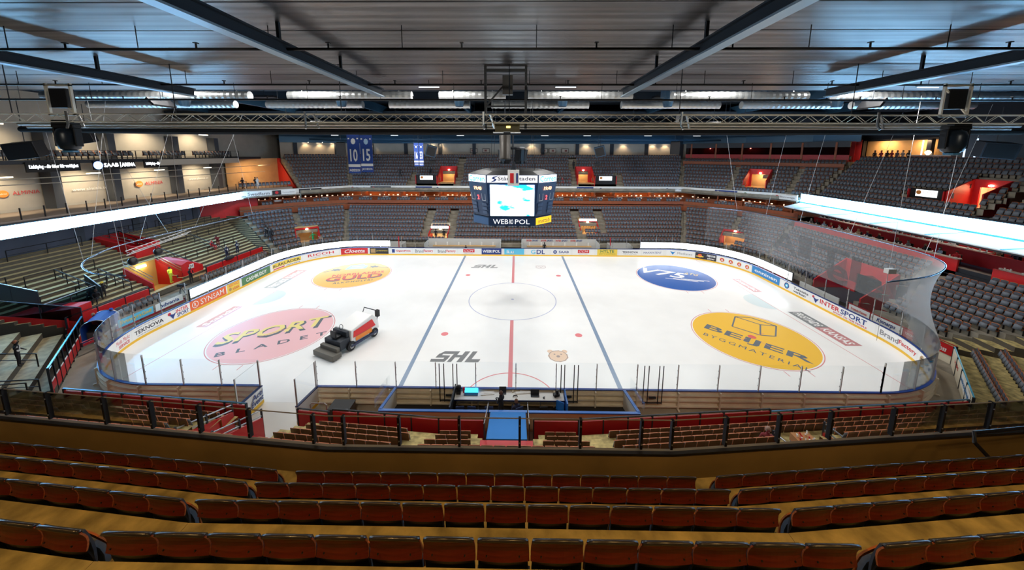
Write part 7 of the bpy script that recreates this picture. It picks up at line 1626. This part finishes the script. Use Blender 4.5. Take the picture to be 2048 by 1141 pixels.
p = on_lt(455, 517); person(p, toward(p), 'hold', NV, NV, 'person in navy and white jersey at the left red barrier, left one of two', hair=(.6, .5, .4), extra=patches(8, WH, 2))
p = on_lt(476, 508); person(p, toward(p), 'hold', NV, NV, 'person in navy and white jersey at the left red barrier, right one of two', hair=(.3, .3, .35), extra=patches(8, WH, 3))
b = MB(); b.lathe([(.02, -.6), (.22, -.5), (.25, 0), (.22, .5), (.05, .6)], 12); b.v = [(v[0]-35.25, v[2]+6.8, v[1]+2.1) for v in b.v]; tag(b.build('dark_coat', mat('coat', (.03, .03, .035), .8)), 'dark coat laid over the left red barrier beside the jerseys', 'coat')
p = Vector((-35.7, 13.7, 2.2)); p = aty(534, 474, 14.6); person((p.x, p.y, p.z), toward(p, (-30, -5)), 'walk', BK, BK, 'person in black and white jacket walking up the corner stairs', extra=patches(5, WH, 4))
p = aty(544, 481, 14.2); person((p.x, p.y, p.z), toward(p, (-50, 30)), 'walk', BK, BK, 'person all in black on the corner stairs behind the white-patched jacket')
p = (-31.2, 17.6, 1.05); person(p, toward(p), 'wide', GN, BK, 'person in green jacket standing in the left far corner opening', hair=(.3, .3, .3))
p = on_lt(208, 592); person(p, toward(p, (-20, -20)), 'sit', BK, BK, 'person in black with yellow cap sitting near the bent net tube', extra=cap((.7, .45, .03)))
for i, (px_, py_, c, lab) in enumerate(((185, 600, GY, 'person in grey hood sitting in the dark group on the left terrace, left one'), (196, 608, BK, 'person in black sitting in the dark group on the left terrace, right one'))): p = on_lt(px_, py_); person(p, toward(p, (-25, -25)), 'sit', c, BK, lab)
person((-33.8, -7.0, .72), -1.6, 'sit', (.3, .3, .32), BK, 'person in grey patterned jersey and blue cap sitting behind the left glass', extra=cap((.03, .1, .5))); person((-34.2, -7.9, .72), -1.6, 'sit', DR, BK, 'person in dark red sitting at the end of the left front row', hair=(.4, .25, .15))
# scorers
p = (-.45, -16.35, .08); person(p, .9, 'hold', BK, BK, 'person in black standing at the scorer table', hair=(.12, .06, .04))
person((.45, -16.45, .08), .5, 'sit_table', NV, BK, 'person in dark blue sitting right of the standing one at the scorer table', hair=(.15, .07, .04)); office_chair(.45, -16.5, .5, 'dark office chair under the seated scorer', M_chb)
# far doorways and stands
person((-12.7, 20.3, 1.05), PI, 'stand', BK, BK, 'dark figure in the left lower doorway, left one'); person((-11.4, 20.4, 1.05), PI, 'stand', BK, BK, 'dark figure in the left lower doorway, right one')
p = aty(802, 349, 31.0); person((p.x, 30.6, 10.4), PI, 'wide', BK, BK, 'dark figure walking along the far upper rows left of the scoreboard'); person((-16.0, 31.5, 11.0), PI, 'sit', BK, BK, 'dark figure sitting above the left ALMINIA box')
p = aty(1147, 334, 33.2); person((11.4, 33.0, 11.9), 0, 'walk', BK, BK, 'dark figure climbing the upper aisle right of the scoreboard')
for i, x in enumerate((8.1, 8.9, 9.6, 10.2)): person((x, 30.2, 9.3), PI, 'sit', (BK, RD, BK, DR)[i], BK, '%s figure sitting low in the upper tier right of the scoreboard' % ('first dark', 'red', 'second dark', 'dark red')[i], hair=(.3, .25, .2))
person((22.9, 23.6, 3.1), PI, 'sit', BK, BK, 'dark pair in the far lower rows right of the scoreboard, left one'); person((23.7, 23.6, 3.1), PI, 'sit', BK, BK, 'dark pair in the far lower rows right of the scoreboard, right one')
person((4.6, 16.3, 0), PI, 'stand', BK, BK, 'dark figure in the right team bench box'); person((-7.2, 16.0, 0), PI, 'stand', BK, BK, 'dark figure in the left team bench box with only the head above the boards', sc=.75)
# lobby left
for x, y, c, lab in ((-42.9, 19.6, BK, 'person in black standing in the left corner lobby, leftmost'), (-41.6, 20.6, BK, 'person in black standing in the left corner lobby, middle'), (-41.1, 20.4, WH, 'person in pale jacket standing in the left corner lobby, rightmost')): person((x, y, 9.3), toward((x, y)), 'hold', c, BK, lab)
# bar guests
for i, (y, c) in enumerate(((17.6, BK), (16.7, (.25, .03, .04)), (15.9, BK), (15.3, DR), (14.6, (.1, .08, .1)), (13.9, (.35, .3, .28)), (13.2, BK))): person((52.8, y, 13.8), PI/2 if i % 2 else -PI/2, 'hold' if i % 2 else 'stand', c, BK, 'bar guest standing above the right upper tier, %s from the left' % ordn(i+1), group='bar guests')
person((54.2, 12.0, 13.8), PI/2, 'hold', WH, BK, 'bar keeper in pale shirt behind the counter', hair=(.4, .25, .15))
# near lower stand
p = atz(1440, 890, 3.2); person((11.0, -20.8, 1.95), 2.8, 'stand', DR, BK, 'person in dark red and black standing in the near lower stand', hair=(.4, .25, .2)); person((11.9, -21.6, 2.3), PI, 'sit', RD, BK, 'grey-haired person in red sitting close below the parapet', hair=(.5, .48, .42))
# camera operators
def tv_camera(x, y, z, rz, lab):
    e = empty('tv_camera', (x, y, z), rz); tag(e, lab, 'camera'); b = MB(); b.box((0, 0, 1.5), (.22, .55, .28)); b.build('body', M_black, e, bevel=.02); b = MB(); b.tube([(0, .25, 1.5), (0, .6, 1.5)], .09, 10); b.build('lens', M_dark, e)
    for k in range(3): a = 2*PI*k/3+.5; b = MB(); b.tube([(0, 0, 1.35), (.45*math.cos(a), .45*math.sin(a), 0)], .025, 6); b.build('tripod_leg', M_dark, e)
tv_camera(33.3, 3.9, 1.1, 1.6, 'black TV camera on a tripod left of the wide red entrance'); tv_camera(-33.9, -.9, .1, -1.5, 'black TV camera on a tripod behind the left LED board')
# restaurant guests
TOPS = [BK, WH, NV, GY, RD, TN, BK, LB_, WH, BK]; k = 0
chair_me = None
b = MB(); b.box((0, 0, .44), (.42, .42, .05)); b.box((0, -.2, .7), (.4, .04, .5))
for sx in (-.18, .18):
    for sy in (-.18, .18): b.box((sx, sy, .22), (.04, .04, .44))
co = b.build('dining_chair', M_black); chair_me = co.data; bpy.data.objects.remove(co)
rnd = random.Random(5)
for row, (x, zf, ys) in enumerate(((41.15, 4.95, (13.2, 12.3, 11.2, 10.2, 9.0, 7.9, 6.6, 5.5, 4.2, 2.4, 1.3, -.2, -1.4, -2.6, -7.2, -8.3, -9.9, -11.0)), (43.75, 5.35, (12.0, 10.8, 8.6, 7.5, 5.0, 3.8, 1.0, -.2, -3.4, -4.5, -7.0, -9.5)), (46.35, 5.9, (11.5, 9.8, 6.4, 5.3, 1.5, .2, -4.2, -6)))):
    nm = ('front', 'second', 'third')[row]
    z0_ = (4.96, 5.53, 6.08)[row]
    for i, y in enumerate(ys):
        c = TOPS[(k*7+3) % 10]; cn = {BK: 'black', WH: 'white', NV: 'navy', GY: 'grey', RD: 'red', TN: 'tan', LB_: 'light blue'}[c]
        person((x, y, z0_), PI/2+rnd.uniform(-.4, .4), 'sit_table', c, BK, 'restaurant guest in %s, %s from the left at the %s table row' % (cn, ordn(i+1), nm), hair=rnd.choice(((.05, .03, .02), (.35, .2, .1), (.45, .43, .4), (.2, .1, .05))), group='restaurant guests', long_hair=(k % 3 == 0))
        ch = bpy.data.objects.new('dining_chair', chair_me); COL.objects.link(ch); ch.location = (x+.02, y, z0_); ch.rotation_euler = (0, 0, PI/2); tag(ch, 'black chair of the %s guest from the left at the %s restaurant table row' % (ordn(i+1), nm), 'chair', 'restaurant chairs'); k += 1
    b = MB(); xt, zt = ((40.42, 5.73), (43.02, 6.3), (45.62, 6.85))[row]
    y = 14
    while y > -16.5:
        if not (-6.0 < y < -3.5) and rnd.random() < .8: h = rnd.uniform(.06, .24); b.lathe([(.04, 0), (.05, h)], 6, (xt+rnd.uniform(-.15, .15), y, zt)); b.box((xt+rnd.uniform(-.1, .1), y+.12, zt+.03), (.2, .12, .05))
        y -= rnd.uniform(.18, .5)
    tag(b.build('tableware', K_w), 'white cups and plates along the %s restaurant table' % nm, 'tableware', kind='stuff')

# ================================================================ plain labels
import re
WORDS = ['SPORT BLADET','BEIJER BYGGMATERIAL','NORRLANDS GULD ALKOHOLFRI','FRISTADS KANSAS','Media Markt SERVICE','ASSISTANCE KÅREN','HYLTE JAKT & LANTMAN','Tekniska verken','INTER SPORT','SAAB ARENA','DäckImporten','Vårdsbergs Golf','Actil Event','EventyrsGolf and advania','www.alminia.se',
 'TEKNOVA','SYNSAM','CASHBUDDY','BLÅKLÄDER','RICOH','GigantPrint','BrandFactory','CCM','WEBROPOL','li.u','GDL','SAAB','MAXAPATENT','Mediatec','onninen','INTERSPORT','Link','ALMINIA','Swedfarm','HÅR','Stångåstaden','scandia','LINKÖPING','Handelsbanken','ÅHMANS','Borrwega','Danfoss','Scandic','V75','SHL']
for o in bpy.data.objects:
    l = o.get('label')
    if not l: continue
    n = l
    for w_ in WORDS: n = re.sub(r'(reading )?(?<!\w)'+re.escape(w_)+r'(?!\w)', '', n)
    n = re.sub(r'\s+', ' ', n).strip().replace(' ,', ',').replace('with signs', 'with small signs').replace('disc under', 'disc under')
    if n != l: o['label'] = n

for key, txt in (('board_advert', 'printed on the rink boards'), ('fascia_advert', 'on the far fascia')):
    L_ = [o for o in bpy.data.objects if o.name.split('.')[0] == key]
    for i, o in enumerate(L_):
        l = re.sub(r'( at the .*| on the .*|, (left|right) of the pair|, $)', '', o.get('label', key.replace('_', ' '))).strip()
        o['label'] = '%s %s, %s from the left' % (l if l not in ('', 'lettering') else 'small lettering', txt, ordn(i+1))
